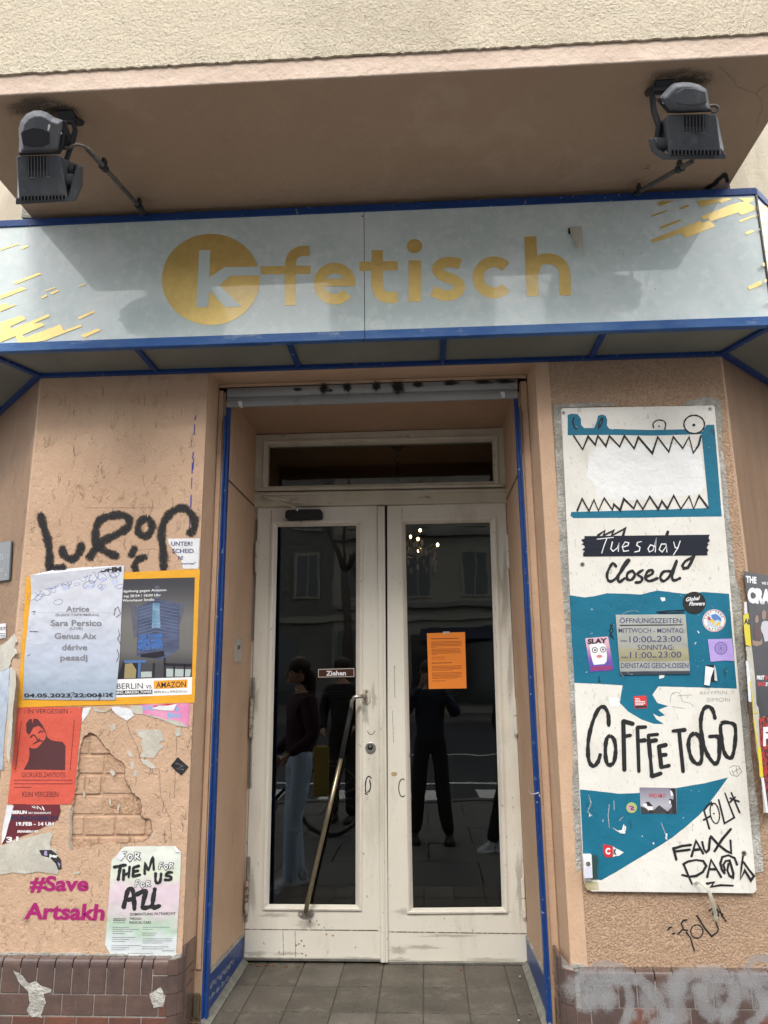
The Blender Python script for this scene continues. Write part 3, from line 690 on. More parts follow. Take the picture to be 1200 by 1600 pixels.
ms_.build('spray_mark', m_spray, sh)
for x in (-.818, .412):
    s = 1 if x < 0 else -1
    MB().box(min(x-s*.001, x+s*.014), max(x-s*.001, x+s*.014), 2.921, 2.952, fz-.012, 1.143+Z).build('guide_rail', m_bluepaint, sh, bevel=.002)
    MB().box(min(x-s*.003, x+s*.004), max(x-s*.003, x+s*.004), 2.905, 2.921, fz-.012, 1.09+Z).build('rail_edge', m_bluepaint, sh, bevel=.001)

# ================================================================== ENTRANCE DOOR
D0 = 3.5
fr = thing('door_frame', 'weathered white wooden door frame with a glazed transom above the double door', 'door frame')
def ring(mb, outer, inner, yf, th): return mb.slab(YP(yf).poly(outer), (0, th, 0), holes=[YP(yf).poly(inner)])
t_out = [(400, 679.5), (788.5, 668), (791, 761.5), (396.5, 768.5)]; t_in = [(419.5, 697), (769.5, 688.5), (771.5, 752), (418, 760)]
ring(MB(), t_out, t_in, D0-.012, .05).build('transom_sash', m_frame, fr, bevel=.002)
def inset(q, d):
    cx = sum(p[0] for p in q)/4; cy = sum(p[1] for p in q)/4
    return [(x+(d if x < cx else -d), y+(d if y < cy else -d)) for x, y in q]
def slope_mould(q0, q1, y0, y1, name, m, par):
    mb = MB(); a = YP(y0).poly(q0); b = YP(y1).poly(q1); c = YP(y1+.01).poly(q0)
    mb.add(a+b, [(i, (i+1) % 4, (i+1) % 4+4, i+4) for i in range(4)])
    mb.add(a+YP(y0+.012).poly(q0), [(i, (i+1) % 4, (i+1) % 4+4, i+4) for i in range(4)])
    mid = [((p[0]*.45+q[0]*.55), (p[1]*.45+q[1]*.55)) for p, q in zip(q0, q1)]
    return mb.build(name, m, par)
slope_mould(inset(t_in, -7.5), inset(t_in, -3.8), D0-.020, D0-.016, 'bead', m_frame, fr)
slope_mould(inset(t_in, -3.8), t_in, D0-.0165, D0+.004, 'bead', m_frame, fr)
MB().slab(YP(D0-.030).poly([(402, 762.5), (786, 756), (787, 760), (401, 767)]), (0, .02, 0)).build('sill_strip', m_frame, fr, bevel=.001)
GT = YP(D0+.012).poly(inset(t_in, -3)); MB().slab(GT, (0, .006, 0)).build('transom_glass', m_glass, fr)
# rail under the transom and side posts
MB().slab(YP(D0-.018).poly([(395.5, 769.4), (791.5, 762.6), (792.5, 784.5), (395, 792)]), (0, .06, 0)).build('rail', m_frame, fr, bevel=.002)
MB().slab(YP(D0-.027).poly([(395.5, 770.4), (791.5, 763.6), (791.8, 768), (395.4, 774.6)]), (0, .012, 0)).build('rail_moulding', m_frame, fr, bevel=.002)
MB().slab(YP(D0+.0062).poly([(394.5, 792.2), (402, 792), (381, 1505), (376.5, 1505)]), (0, .05, 0)).build('post', m_frame, fr, bevel=.0015)
MB().slab(YP(D0+.0062).poly([(790.3, 785), (794.3, 784.8), (830.5, 1511), (826.2, 1511)]), (0, .05, 0)).build('post', m_frame, fr, bevel=.0015)
MB().box(-.86, .45, D0+.045, D0+.05, fz, fz+.012).build('threshold', m_gap, fr)

def leaf(name, label, out, gl, railpx, kickseams):
    t = thing(name, label, 'door leaf', 'two leaves of the entrance door')
    o2 = inset(gl, -5.5)
    ring(MB(), out, o2, D0, .042).build('leaf_frame', m_door, t, bevel=.002)
    # raised bead round the pane
    slope_mould(inset(gl, -9.5), inset(gl, -7), D0-.009, D0-.010, 'bead', m_door, t)
    slope_mould(inset(gl, -7), inset(gl, -4), D0-.010, D0-.002, 'bead', m_door, t)
    slope_mould(inset(gl, -4), gl, D0-.003, D0+.014, 'bead', m_door, t)
    MB().slab(YP(D0+.015).poly(inset(gl, -4)), (0, .006, 0)).build('glass', m_glass, t)
    g = MB(); k = .45
    stroke(g, YP(D0-.0006), railpx, 1.6, smooth=False)
    for a, b in kickseams: stroke(g, YP(D0-.0006), [a, b], .8, smooth=False)
    g.build('joint', m_grimeh, t)
    return t
m_grime2 = mat('light_grime', (.20, .165, .125), .8, soft=.26)
m_grimeh = mat('joint_dirt', (.14, .115, .09), .85, layers=(((.5, .48, .42), 60, .5, .6, U, .8),))
LL = [(402.5, 793.2), (589.5, 790.3), (597, 1497.5), (381.6, 1496)]; LG = [(434, 823.5), (556.5, 821.5), (555.5, 1413.5), (420.5, 1412.5)]
RL = [(605, 790), (789.8, 785.4), (825.8, 1503.5), (606, 1501)]; RG = [(633.5, 819.5), (765.5, 816.5), (784, 1417), (645.5, 1418.5)]
leafL = leaf('door_leaf', 'left white door leaf with the diagonal pull bar and door closer', LL, LG, [(382, 1452), (590, 1454)], [((442, 1455), (443, 1494)), ((461, 1455), (462, 1495)), ((424, 797), (424, 817)), ((476, 796), (476, 815))])
leafR = leaf('door_leaf', 'right white door leaf with the orange notice on its glass', RL, RG, [(608, 1456), (823, 1459)], [((628, 795), (628, 812))])
MB().slab(YP(D0-.016).poly([(589.8, 790.6), (601, 790.3), (606.5, 1505), (594.5, 1505)]), (0, .02, 0)).build('cover_strip', m_door, leafL, bevel=.004)
MB().slab(YP(D0-.0225).poly([(594.3, 791.6), (597.5, 791.5), (602, 1504), (599, 1504)]), (0, .008, 0)).build('cover_strip', m_door, leafL, bevel=.002)
MB().slab(YP(D0+.003).poly([(601.3, 790.3), (605.3, 790.2), (609.4, 1505), (606.9, 1505)]), (0, .02, 0)).build('gap', m_gap, leafR)
MB().slab(YP(D0-.008).poly([(381.5, 1496.6), (597, 1498.3), (597, 1502.8), (381.2, 1501)]), (0, .02, 0)).build('weather_strip', m_steel, leafL, bevel=.001)
MB().slab(YP(D0-.008).poly([(606.8, 1502), (826, 1504.6), (826, 1508.6), (607, 1506.4)]), (0, .02, 0)).build('weather_strip', m_steel, leafR, bevel=.001)
MB().slab(YP(D0+.012).poly([(380, 1501.3), (597, 1503.1), (597, 1507), (380, 1505.4)]), (0, .03, 0)).build('bottom_gap', m_gap, leafL)
MB().slab(YP(D0+.012).poly([(606, 1506.7), (828, 1508.9), (828, 1512), (606, 1509)]), (0, .03, 0)).build('bottom_gap', m_gap, leafR)
# grime at the hinge side and edges
DG = YP(D0-.0009)
for pts, wd in ((((401, 812), (398, 900), (394, 1000)), 7), (((395, 1060), (391, 1150), (389, 1230)), 10), (((388, 1340), (385, 1400), (384, 1440)), 9)):
    gm = MB(); stroke(gm, DG, pts, wd, soft=True); gm.build('grime', m_grime_shade, leafL)
for (x, y, rx, ry, lf) in ((398, 1090, 7, 40, leafL), (392, 1390, 8, 45, leafL), (789, 930, 9, 80, leafR), (797, 1040, 5, 60, leafR), (622, 1485, 18, 9, leafR), (660, 1480, 30, 5, leafR), (452, 1490, 30, 4, leafL), (572, 1120, 6, 18, leafL), (700, 1462, 60, 3, leafR), (640, 1425, 26, 6, leafR), (780, 1425, 20, 7, leafR), (770, 1500, 50, 4, leafR), (400, 1490, 22, 7, leafL), (560, 1498, 40, 4, leafL), (430, 1430, 30, 4, leafL), (600, 900, 3, 80, leafL), (584, 1090, 5, 22, leafL), (625, 1500, 22, 5, leafR), (640, 830, 8, 14, leafR), (812, 1380, 7, 60, leafR), (478, 1445, 18, 8, leafL)):
    gm = MB(); blob(gm, DG, x, y, rx, ry, rough_e=.4); gm.build('grime', m_grime2, lf)
gm = MB(); stroke(gm, DG, [(616, 1040), (617, 1090)], 1.4, soft=True); gm.build('scratch', m_grime_shade, leafR)
gm = MB(); stroke(gm, DG, [(613, 1110), (615, 1160)], 1.2, soft=True); gm.build('scratch', m_grime_shade, leafR)
sp = MB()
for x, y in ((471, 1470), (467, 1475), (475, 1478), (472, 1490), (463, 1477), (510, 1460), (498, 1445), (478, 1493), (520, 1462)):
    sp.slab(YP(D0-.0012).poly(ell(x, y, 1.5, 1.3, 8)), (0, .001, 0))
sp.build('rust_spot', mat('rust_spot', (.30, .15, .08), .8), leafL)
MB().slab(YP(D0-.0012).poly(rough(ell(615.5, 1209.5, 4.5, 3.5, 9), .6)), (0, .001, 0)).build('stain', mat('tan_stain', (.42, .31, .18), .8), leafR)
# hinges
def hinge(par, x, y0, y1, x2, m):
    P0 = YP(D0-.014).P(x, y0); P1 = YP(D0-.014).P(x2, y1)
    h = MB(); mid = P0.lerp(P1, .5)
    h.tube([P0, P0.lerp(mid, .97)], .0085, 10); h.tube([P0.lerp(mid, 1.03), P1], .0085, 10); h.tube([P0+Vector((0, 0, .006)), P0], .006, 8); h.tube([P1, P1-Vector((0, 0, .006))], .006, 8)
    h.build('hinge', m, par, smooth=False)
hinge(leafL, 401.5, 847, 893, 400.5, m_frame); hinge(leafL, 393.5, 1092, 1150, 391.5, m_rust); hinge(leafL, 386.5, 1377, 1427, 384.5, m_rust)
hinge(leafR, 792.5, 838, 887, 795, m_door); hinge(leafR, 803.5, 1091, 1146, 806.5, m_door); hinge(leafR, 816.5, 1374, 1432, 819.5, m_door)
# lock, tag and ring on the leaves
lk = YP(D0-.004).P(579, 1168)
MB().disc(lk+Vector((0, .004, 0)), (0, -1, 0), .0235, .009, 28).build('lock', m_steel, leafL, bevel=.002)
MB().disc(lk+Vector((-.001, -.0049, .002)), (0, -1, 0), .0125, .002, 20).build('keyhole', m_gap, leafL)
MB().disc(lk+Vector((-.001, -.0070, .006)), (0, -1, 0), .0065, .002, 16).build('key_cylinder', m_steel, leafL)
g = MB()
for pts in (((571.5, 1238), (571, 1226), (573, 1216), (577, 1213), (580, 1216)), ((573.5, 1238), (577, 1236), (579, 1228), (577.5, 1219)), ((570.5, 1240), (574, 1241))): stroke(g, DG, pts, 1.8)
g.build('marker_scrawl', m_marker, leafL)
g = MB(); stroke(g, DG, ell(629, 1231, 6, 14, 14), 1.4, closed=True); g.build('marker_scrawl', m_marker, leafR); g = MB(); stroke(g, DG, [(574, 1142), (577, 1147), (582, 1147), (586, 1142)], .9); g.build('marker_scrawl', m_marker, leafL)
# door closer
cl = thing('door_closer', 'black door closer with folding arm at the top of the left leaf', 'door closer')
cz = [(445.5, 799), (449, 796.5), (499, 795), (503, 798), (503, 807), (499, 810), (449, 811.5), (445.5, 808.5)]
MB().slab(YP(D0-.052).poly(cz), (0, .051, 0)).build('closer_body', m_rubber, cl, bevel=.005)
A = YP(D0-.058).P(464, 797); Bq = YP(D0-.040).P(412.5, 776.5); Cq = YP(D0-.026).P(470, 785.5)
MB().tube([A+Vector((0, 0, -.004)), A+Vector((0, 0, .012))], .006, 8).build('pivot', m_steel, cl)
def bar(mb, a, b, w, h):
    d = (b-a).normalized(); s = Vector((0, 1, 0))*h; u = d.cross(Vector((0, 1, 0))).normalized()*w
    return mb.loft([[p+u+s, p-u+s, p-u-s, p+u-s] for p in (a, b)])
bar(MB(), A+Vector((0, 0, .010)), Bq+Vector((0, -.006, 0)), .0035, .0025).build('closer_arm', m_frame, cl, bevel=.001)
bar(MB(), Bq, Cq, .006, .003).build('closer_arm', m_frame, cl, bevel=.001)
MB().slab(YP(D0-.024).poly([(453, 783.5), (476, 782), (476.5, 787), (453, 788.5)]), (0, .006, 0)).build('arm_bracket', m_frame, cl, bevel=.001)
MB().disc(Bq+Vector((0, .004, 0)), (0, -1, 0), .008, .012, 12).build('joint', m_steel, cl)
# pull bar
hb = bpy.data.objects.new('pull_handle', None); COL.objects.link(hb); hb.parent = leafL; hb['label'] = 'long diagonal brass pull bar with black spring grip'
HP = YP(D0-.060)
top0 = YP(D0-.008).P(571, 1087.5); k1 = HP.P(566, 1088); k2 = HP.P(554, 1089); k3 = HP.P(549.5, 1095); k4 = HP.P(548.5, 1108); g1 = HP.P(533, 1184); e1 = HP.P(480.5, 1410); e2 = HP.P(478, 1424); e3 = YP(D0-.004).P(478.5, 1427)
MB().tube([top0, k1.lerp(top0, .3), k1, k2.lerp(k1, .2), k2, k3, k4], .0088, 12).build('handle_bend', m_steel, hb, smooth=True)
MB().tube([k4, g1], .0105, 12).build('grip', m_rubber, hb, smooth=True)
sg = MB(); n = 30
for i in range(n):
    c = k4.lerp(g1, i/(n-1)); d = (g1-k4).normalized(); a = d.orthogonal().normalized(); b = d.cross(a)
    sg.loft([[c+d*o+(a*math.cos(2*math.pi*q/12)+b*math.sin(2*math.pi*q/12))*r for q in range(12)] for o, r in ((-.002, .010), (0, .0128), (.002, .010))])
sg.build('grip_coil', m_rubber, hb, smooth=False)
MB().tube([g1, g1.lerp(e1, .5), e1, e2, e3], .0102, 12).build('bar', m_brass, hb, smooth=True)
MB().slab(YP(D0-.006).poly([(565, 1079), (570, 1076.5), (577, 1077), (579.5, 1082), (579, 1095), (575, 1100), (568, 1099.5), (565, 1095)]), (0, .0065, 0)).build('mounting_plate', m_frame, hb, bevel=.001)
MB().slab(YP(D0-.006).poly(ell(478, 1428.5, 12.5, 6.8, 16)), (0, .0065, 0)).build('mounting_plate', m_steel, hb, bevel=.001)
sm = MB()
for x, y in ((572.5, 1080.5), (572.5, 1095.5), (469.5, 1428.5), (486.5, 1428)): sm.disc(YP(D0-.0062).P(x, y), (0, -1, 0), .006, .004, 10)
sm.build('screw', m_rust, hb)
# small things on glass
zi = thing('pull_sign', 'small brown Ziehen sign on the left door glass', 'sign')
GP = YP(D0+.0149)
MB().slab(GP.lift(.004).poly([(497, 1045.5), (553.5, 1044), (553.5, 1057.5), (497, 1058.5)]), (0, .0035, 0)).build('plate', mat('sign_rim', (.55, .5, .46), .5), zi, bevel=.0006)
MB().slab(GP.lift(.0048).poly([(498, 1046.5), (552.5, 1045), (552.5, 1056.5), (498, 1057.5)]), (0, .0007, 0)).build('face', mat('brown_plate', (.055, .020, .014), .4), zi)
g = MB(); text(g, GP.lift(.0052), 'Ziehen', 509.5, 1055.5, 7.4, 31, ang=-.015, bold=.03); g.build('lettering', m_inkw, zi)
no = thing('notice', 'orange printed notice sheet on the right door glass', 'notice')
NQ = [(667, 989.5), (726.5, 987.5), (729, 1075.5), (670, 1076.5)]
NP = YP(D0+.0143)
MB().slab(NP.poly(NQ), (0, .0008, 0)).build('sheet', m_orangesheet, no)
MB().slab(NP.lift(.0002).poly([(692, 987), (702, 986.5), (703, 990), (693, 990.5)]), (0, .0002, 0)).build('tape_piece', m_paperold, no)
g = MB(); NL = NP.lift(.0003)
def lines(mb, pl, x0, y, x1s, dy, sk=0, wd=.6, sl=0):
    for i, x1 in enumerate(x1s):
        yy = y+i*dy; x = x0+sk*i
        while x < x1:
            L = random.uniform(1.5, 5.5); xe = min(x+L, x1)
            stroke(mb, pl, [(x, yy+sl*(x-x0)), (xe, yy+sl*(xe-x0))], wd, smooth=False); x = xe+random.uniform(.7, 1.2)
lines(g, NL, 674, 998, [716], 3, wd=1.3, sl=-.02)
lines(g, NL, 674, 1003, [721, 721, 720, 721, 681], 2.1, .05, .7, -.02)
lines(g, NL, 674.5, 1014.5, [718, 720, 719, 720, 682], 2.1, .05, .7, -.02)
lines(g, NL, 675, 1027, [695, 695], 3, 0, .7, -.02)
lines(g, NL, 675, 1036, [706], 3, 0, 1.2, -.02)
lines(g, NL, 675, 1041, [722, 720, 722, 708], 2.1, .05, .7, -.02)
lines(g, NL, 675.5, 1051.5, [722, 721, 719, 722, 716], 2.1, .05, .7, -.02)
lines(g, NL, 676, 1064, [696], 2.1, .05, .7, -.02)
g.build('print', mat('print_brown', (.28, .07, .02), .7), no)
wp = thing('socket_plate', 'small white plate on the left side of the entrance recess', 'plate')
VPl = PL((-.818+.006, 3, 0), (1, 0, 0))
MB().slab(VPl.poly([(369, 999), (378.5, 997), (378, 1033), (368.5, 1035)]), (-.006, 0, 0)).build('cover', m_paperold, wp, bevel=.001)
MB().slab(VPl.lift(.0008).poly([(371.5, 1009), (375.5, 1008), (375.2, 1014), (371.3, 1015)]), (-.001, 0, 0)).build('window', m_pipe, wp)
hk = MB(); v = PL((.412-.003, 3, 0), (-1, 0, 0)); hk.tube([v.P(826, 1236)+Vector((-.0, 0, 0)), v.lift(.012).P(831, 1241), v.lift(.014).P(838, 1240), v.lift(.004).P(842, 1238)], .0016, 6)
tag(hk.build('wire_hook', m_plastic, smooth=True), 'short bent white wire on the right side of the entrance recess', 'hook')

# ================================================================== SIGN BOX
sg = thing('shop_sign', 'long pale glass sign box with gold lettering in a blue metal frame over the entrance', 'shop sign')
FY = 2.554; FP = YP(FY)
xl, xr_ = -1.677, 1.303
zt = 1.8165+Z; zb = zu
ySeam = 569.3
xs_ = FP.P(569.3, 430).x
zB = FP.P(600, 521.5).z; zT = FP.P(600, 330).z
def zfp(px, py): return FP.P(px, py)
def fbox(x0, x1, y0, y1, z0, z1): return MB().box(x0, x1, y0, y1, z0, z1)
fbox(xl+.004, xs_-.0012, FY, FY+.006, zb+.02, zt-.028).build('panel', m_sign, sg)
fbox(xs_+.0012, xr_-.004, FY, FY+.006, zb+.02, zt-.028).build('panel', m_sign, sg)
fbox(xs_-.004, xs_+.004, FY+.0065, FY+.012, zb+.02, zt-.028).build('seam_strip', m_seam, sg)
def sidepart(sx, off0, off1, z0, z1, name, m, ext=3.2, bevel=0):
    cx = xl if sx < 0 else xr_; d = Vector((sx, 1, 0)).normalized(); n = Vector((sx, -1, 0)).normalized()
    a = Vector((cx, FY, 0))
    pts = [a+n*off0+d*(off0*math.tan(R(22.5))), a+n*off0+d*ext, a+n*off1+d*ext, a+n*off1+d*(off1*math.tan(R(22.5)))]
    return MB().slab([Vector((p.x, p.y, z0)) for p in pts], (0, 0, z1-z0)).build(name, m, sg, bevel=bevel)
for s in (-1, 1):
    sidepart(s, 0, -.006, zb+.02, zt-.028, 'panel', m_sign)
    sidepart(s, .006, -.03, zt-.03, zt, 'frame_bar', m_bluepaint, bevel=.002)
    sidepart(s, .007, -.022, zb, zb+.034, 'frame_bar', m_bluebar, bevel=.002)
fbox(xl-.002, xr_+.002, FY-.006, FY+.03, zt-.030, zt).build('frame_bar', m_bluepaint, sg, bevel=.002)
fbox(xl-.002, xs_, FY-.007, FY+.022, zb, zb+.036).build('frame_bar', m_bluebar, sg, bevel=.002)
fbox(xs_+.0015, xr_+.002, FY-.007, FY+.022, zb, zb+.036).build('frame_bar', m_bluebar, sg, bevel=.002)
# top lid and the corner edge profile
prismz([(xl, FY+.031), (xr_, FY+.031), (1.206+.02, 2.803), (-1.574-.02, 2.803)], zt-.016, zt-.004).build('lid', m_lampd, sg)
for x in (xl+.0, xr_): MB().tube([(x, FY-.002, zb+.037), (x, FY-.002, zt-.031)], .0045, 8).build('corner_profile', m_pipe, sg, smooth=True)
# underside frames and panels
uz = zb+.012
prismz([(xl, FY+.022), (xr_, FY+.022), (1.206, 2.803), (-1.574, 2.803)], uz, uz+.006).build('under_panel', m_under, sg)
for x in (-1.079, -.488, .099, .694): fbox(x-.011, x+.011, FY+.023, 2.785, zb+.0005, uz-.0005).build('under_bar', m_bluepaint, sg, bevel=.001)
fbox(-1.576, 1.208, 2.783, 2.8035, zb-.004, zb+.011).build('under_bar', m_bluepaint, sg, bevel=.001)
for s, cx, wx in ((-1, xl, -1.574), (1, xr_, 1.206)):
    a = Vector((cx, FY, zb+.005)); b = Vector((wx, 2.80, zb+.005)); bar(MB(), a+(b-a)*.06, b, .011, .0).v
    d = (b-a).normalized(); nrm_ = Vector((-d.y, d.x, 0))*.012
    MB().slab([a+nrm_-Vector((0, 0, .0065)), b+nrm_-Vector((0, 0, .0065)), b-nrm_-Vector((0, 0, .0065)), a-nrm_-Vector((0, 0, .0065))], (0, 0, .0125)).build('under_bar', m_bluepaint, sg)
    dd = Vector((s, 1, 0)).normalized()
    # 45 degree underside
    p0 = Vector((cx, FY, 0)); w0 = Vector((wx, 2.803, 0)); n = Vector((s, -1, 0)).normalized()
    MB().slab([Vector((p.x, p.y, uz+.001)) for p in (p0-n*.022, p0-n*.022+dd*3.2, w0+dd*3.2, w0)], (0, 0, .005)).build('under_panel', m_under, sg)
    MB().slab([Vector((p.x, p.y, zb-.003)) for p in (w0+n*.022, w0+n*.022+dd*3.1, w0+dd*3.1+n*.001, w0+n*.001)], (0, 0, .014)).build('under_bar', m_bluepaint, sg)
    for q in (.62, 1.25, 1.9):
        c0_ = p0+dd*(q)-n*.022; c1_ = Vector((c0_.x, c0_.y, 0))-n*.22
        MB().slab([Vector((p.x, p.y, zb+.001)) for p in (c0_-dd*.011, c0_+dd*.011, c1_+dd*.011, c1_-dd*.011)], (0, 0, .0105)).build('under_bar', m_bluepaint, sg)
# lettering
F1 = FP.lift(.0012); F2 = FP.lift(.0022)
a1 = cr(0, 0, 2.857); a2 = cr(400, 0, 2.857); a3 = cr(800, 0, 2.857)
MB().sheet(F1.poly(ell(329.5, 436.5, 76.5, 71.3, 64))).build('gold_disc', m_gold, sg)
kp = a1((890, 1117), (939, 1117), (934, 1240), (1003, 1193), (1158, 1190), (1160, 1229), (1027, 1231), (980, 1273), (1078, 1368), (1008, 1372), (934, 1296), (929, 1370), (876, 1372))
MB().sheet(F2.poly(kp)).build('letter', m_letterk, sg)
def letter(paths):
    mb = MB()
    for pts, wd, smo in paths: stroke(mb, F1, pts, wd, smooth=smo, ramp=.0006)
    return mb.build('letter', m_gold, sg)
def butt(mb, pts): mb.sheet(F1.lift(random.uniform(0, .0004)).poly(pts))
def arc(cx, cy, rx, ry, a0, a1, n=28): return [(cx+rx*math.cos(R(a0+(a1-a0)*i/n)), cy+ry*math.sin(R(a0+(a1-a0)*i/n))) for i in range(n+1)]
def ribb(mb, pts, w0, w1=None, lift=0):
    """flat cut ribbon with square ends"""
    w1 = w1 or w0; n = len(pts); L_ = []; R_ = []
    for i, p in enumerate(pts):
        a = pts[max(i-1, 0)]; b = pts[min(i+1, n-1)]; dx, dy = b[0]-a[0], b[1]-a[1]; l = math.hypot(dx, dy); w_ = (w0+(w1-w0)*i/(n-1))/2
        L_.append((p[0]-dy/l*w_, p[1]+dx/l*w_)); R_.append((p[0]+dy/l*w_, p[1]-dx/l*w_))
    vs = F1.lift(lift).poly(L_)+F1.lift(lift).poly(R_)
    mb.add(vs, [(i, i+1, i+1+n, i+n) for i in range(n-1)])
g = MB()                                                    # the bar from the disc and the letter f
ribb(g, a2((22, 1206), (130, 1205)), 12.4); ribb(g, a2((178, 1204), (244, 1204)), 12.4)
ribb(g, catmull(a2((153, 1363), (153, 1250), (153, 1185), (163, 1145), (195, 1122), (240, 1120)), 6), 17.5, 15.5)
g.build('letter', m_gold, sg)
g = MB(); ex, ey = 400+351/2.857, 1266/2.857
ribb(g, arc(ex, ey, 24.6, 24.4, -8, -322, 46), 16.5)
ribb(g, [(400+295/2.857, 1262/2.857), (400+444/2.857, 1260/2.857)], 11.5, lift=.0003)
g.build('letter', m_gold, sg)
g = MB(); ribb(g, catmull(a2((541, 1117), (541, 1200), (542, 1270), (556, 1312), (590, 1328), (632, 1325)), 6), 18, 17)
ribb(g, a2((461, 1189), (514, 1188)), 14.5); ribb(g, a2((566, 1187), (633, 1186)), 14.5); g.build('letter', m_gold, sg)
g = MB(); ribb(g, a2((709, 1162), (708, 1346)), 19.5); g.sheet(F1.poly(ell(400+707.5/2.857, 1098.5/2.857, 12.1, 11, 28))); g.build('letter', m_gold, sg)
g = MB(); ribb(g, catmull(a2((912, 1180), (880, 1170), (845, 1172), (815, 1187), (812, 1212), (838, 1232), (878, 1247), (906, 1268), (905, 1297), (878, 1315), (835, 1318), (787, 1297)), 5), 16.5); g.build('letter', m_gold, sg)
g = MB(); ribb(g, arc(771.8, 433.3, 24.8, 24.2, -42, -318, 40), 17); g.build('letter', m_gold, sg)
g = MB(); ribb(g, a3((82, 1055), (93, 1322)), 18.8); ribb(g, catmull(a3((98, 1215), (118, 1165), (170, 1155), (218, 1178), (236, 1225), (238, 1318)), 6), 16, 17.5, lift=.0003); g.build('letter', m_gold, sg)
# gold streaks at both ends
def par(f, x0, y0, x1, y1, w_): 
    return f((x0, y0), (x1, y1), (x1+w_*.55, y1+w_*.85), (x0+w_*.55, y0+w_*.85))
m1 = cr(980, 280, 5.4545)
polys = [m1((590, 182), (880, 158), (885, 172), (800, 205), (788, 188), (632, 240)), m1((628, 318), (900, 212), (1002, 190), (940, 160), (1068, 160), (1078, 178), (1030, 205), (1082, 230), (1088, 262), (972, 305), (948, 282), (712, 358), (690, 332), (648, 345)),
         m1((196, 518), (625, 352), (640, 372), (705, 352), (752, 400), (505, 498), (460, 458), (225, 540)), m1((255, 205), (290, 185), (405, 180), (280, 230)), m1((205, 308), (335, 262), (348, 270), (210, 320)), m1((445, 242), (515, 218), (535, 228), (460, 258)),
         m1((275, 405), (440, 345), (470, 352), (290, 425)), m1((955, 352), (1085, 305), (1088, 318), (962, 368)), m1((1005, 455), (1065, 430), (1085, 445), (1018, 475)), m1((1022, 918), (1145, 862), (1148, 900), (1045, 942))]
polys += [a1((58, 1262), (172, 1217), (188, 1222), (72, 1268)), a1((88, 1108), (118, 1095), (128, 1098), (100, 1112)), a1((0, 1112), (82, 1086), (84, 1090), (0, 1118)), a1((0, 1318), (100, 1282), (118, 1290), (0, 1336)), a1((180, 1330), (205, 1315), (213, 1320), (190, 1332)),
          a1((222, 1308), (258, 1294), (266, 1298), (232, 1314)), a1((198, 1298), (245, 1282), (250, 1285), (205, 1300)), a1((345, 1418), (410, 1388), (428, 1392), (355, 1425)), a1((360, 1496), (435, 1466), (452, 1474), (375, 1508)), a1((348, 1278), (380, 1264), (385, 1268), (355, 1280)),
          a1((0, 1360), (30, 1352), (36, 1364), (78, 1358), (0, 1392)), a1((0, 1440), (100, 1408), (115, 1425), (45, 1458), (52, 1470), (125, 1440), (215, 1402), (222, 1412), (150, 1444), (185, 1440), (200, 1452), (100, 1495), (110, 1508), (270, 1448), (285, 1475), (360, 1448), (368, 1456), (200, 1520), (110, 1533), (80, 1530), (70, 1500), (0, 1528))]
def seam_x(y): return 1178.6+(y-305)*.1065
for i, q in enumerate(polys):
    q = [(min(x, seam_x(y)-1.2), y) for x, y in q]
    MB().sheet(F1.lift(.00005*i).poly(q)).build('gold_streak', m_gold, sg)
SRF = PL((xr_, FY, 0), (1, -1, 0)).lift(.0012)
for q in (m1((1095, 222), (1215, 225), (1215, 275), (1100, 265)), m1((1100, 300), (1140, 302), (1145, 318), (1102, 314)), m1((1152, 365), (1215, 370), (1215, 392), (1158, 388)), m1((1112, 418), (1135, 420), (1138, 436), (1116, 436)), m1((1160, 482), (1215, 484), (1215, 502), (1166, 500)), m1((1139, 712), (1215, 704), (1215, 735), (1139, 742)), m1((1160, 855), (1190, 850), (1192, 872), (1160, 882)), m1((1185, 600), (1215, 598), (1215, 618), (1190, 628)), m1((1190, 1040), (1215, 1030), (1215, 1060))):
    MB().sheet(SRF.poly([(max(x, seam_x(y)+2.0), y) for x, y in q])).build('gold_streak', m_gold, sg)
# peeling scrap and drill holes on the sign
ps = MB(); q = [F2.lift(.002).P(*p) for p in a3((256, 1010), (312, 1010), (314, 1078), (300, 1100))]; q2 = [F2.lift(.016).P(*a3((275, 1060))[0]), F2.lift(.010).P(*a3((315, 1146))[0])]
ps.sheet([F2.lift(.001).P(*a3((256, 1012))[0]), F2.lift(.001).P(*a3((312, 1009))[0]), F2.lift(.014).P(*a3((315, 1146))[0]), F2.lift(.010).P(*a3((285, 1090))[0]), F2.lift(.004).P(*a3((262, 1040))[0])])
ps.build('peeling_scrap', m_paperold, sg)
ps = MB(); ps.sheet(F2.poly(a3((250, 1020), (258, 1014), (262, 1045), (252, 1044)))); 
for x, y in ((475, 965), (478, 1520)): ps.sheet(F2.poly(ell(400+x/2.857, y/2.857, 1.4, 1.2, 8)))
for x, y in ((498, 1133), (575, 1128), (912, 988), (905, 988), (530, 470), (225, 1215), (640, 1290), (590, 1050), (350, 1310), (160, 700)):
    ps.sheet(F2.poly(ell(800+x/2.857 if x > 440 else 880+x/5, y/2.857, .8, .7, 6)))
ps.build('speck', m_gap, sg)

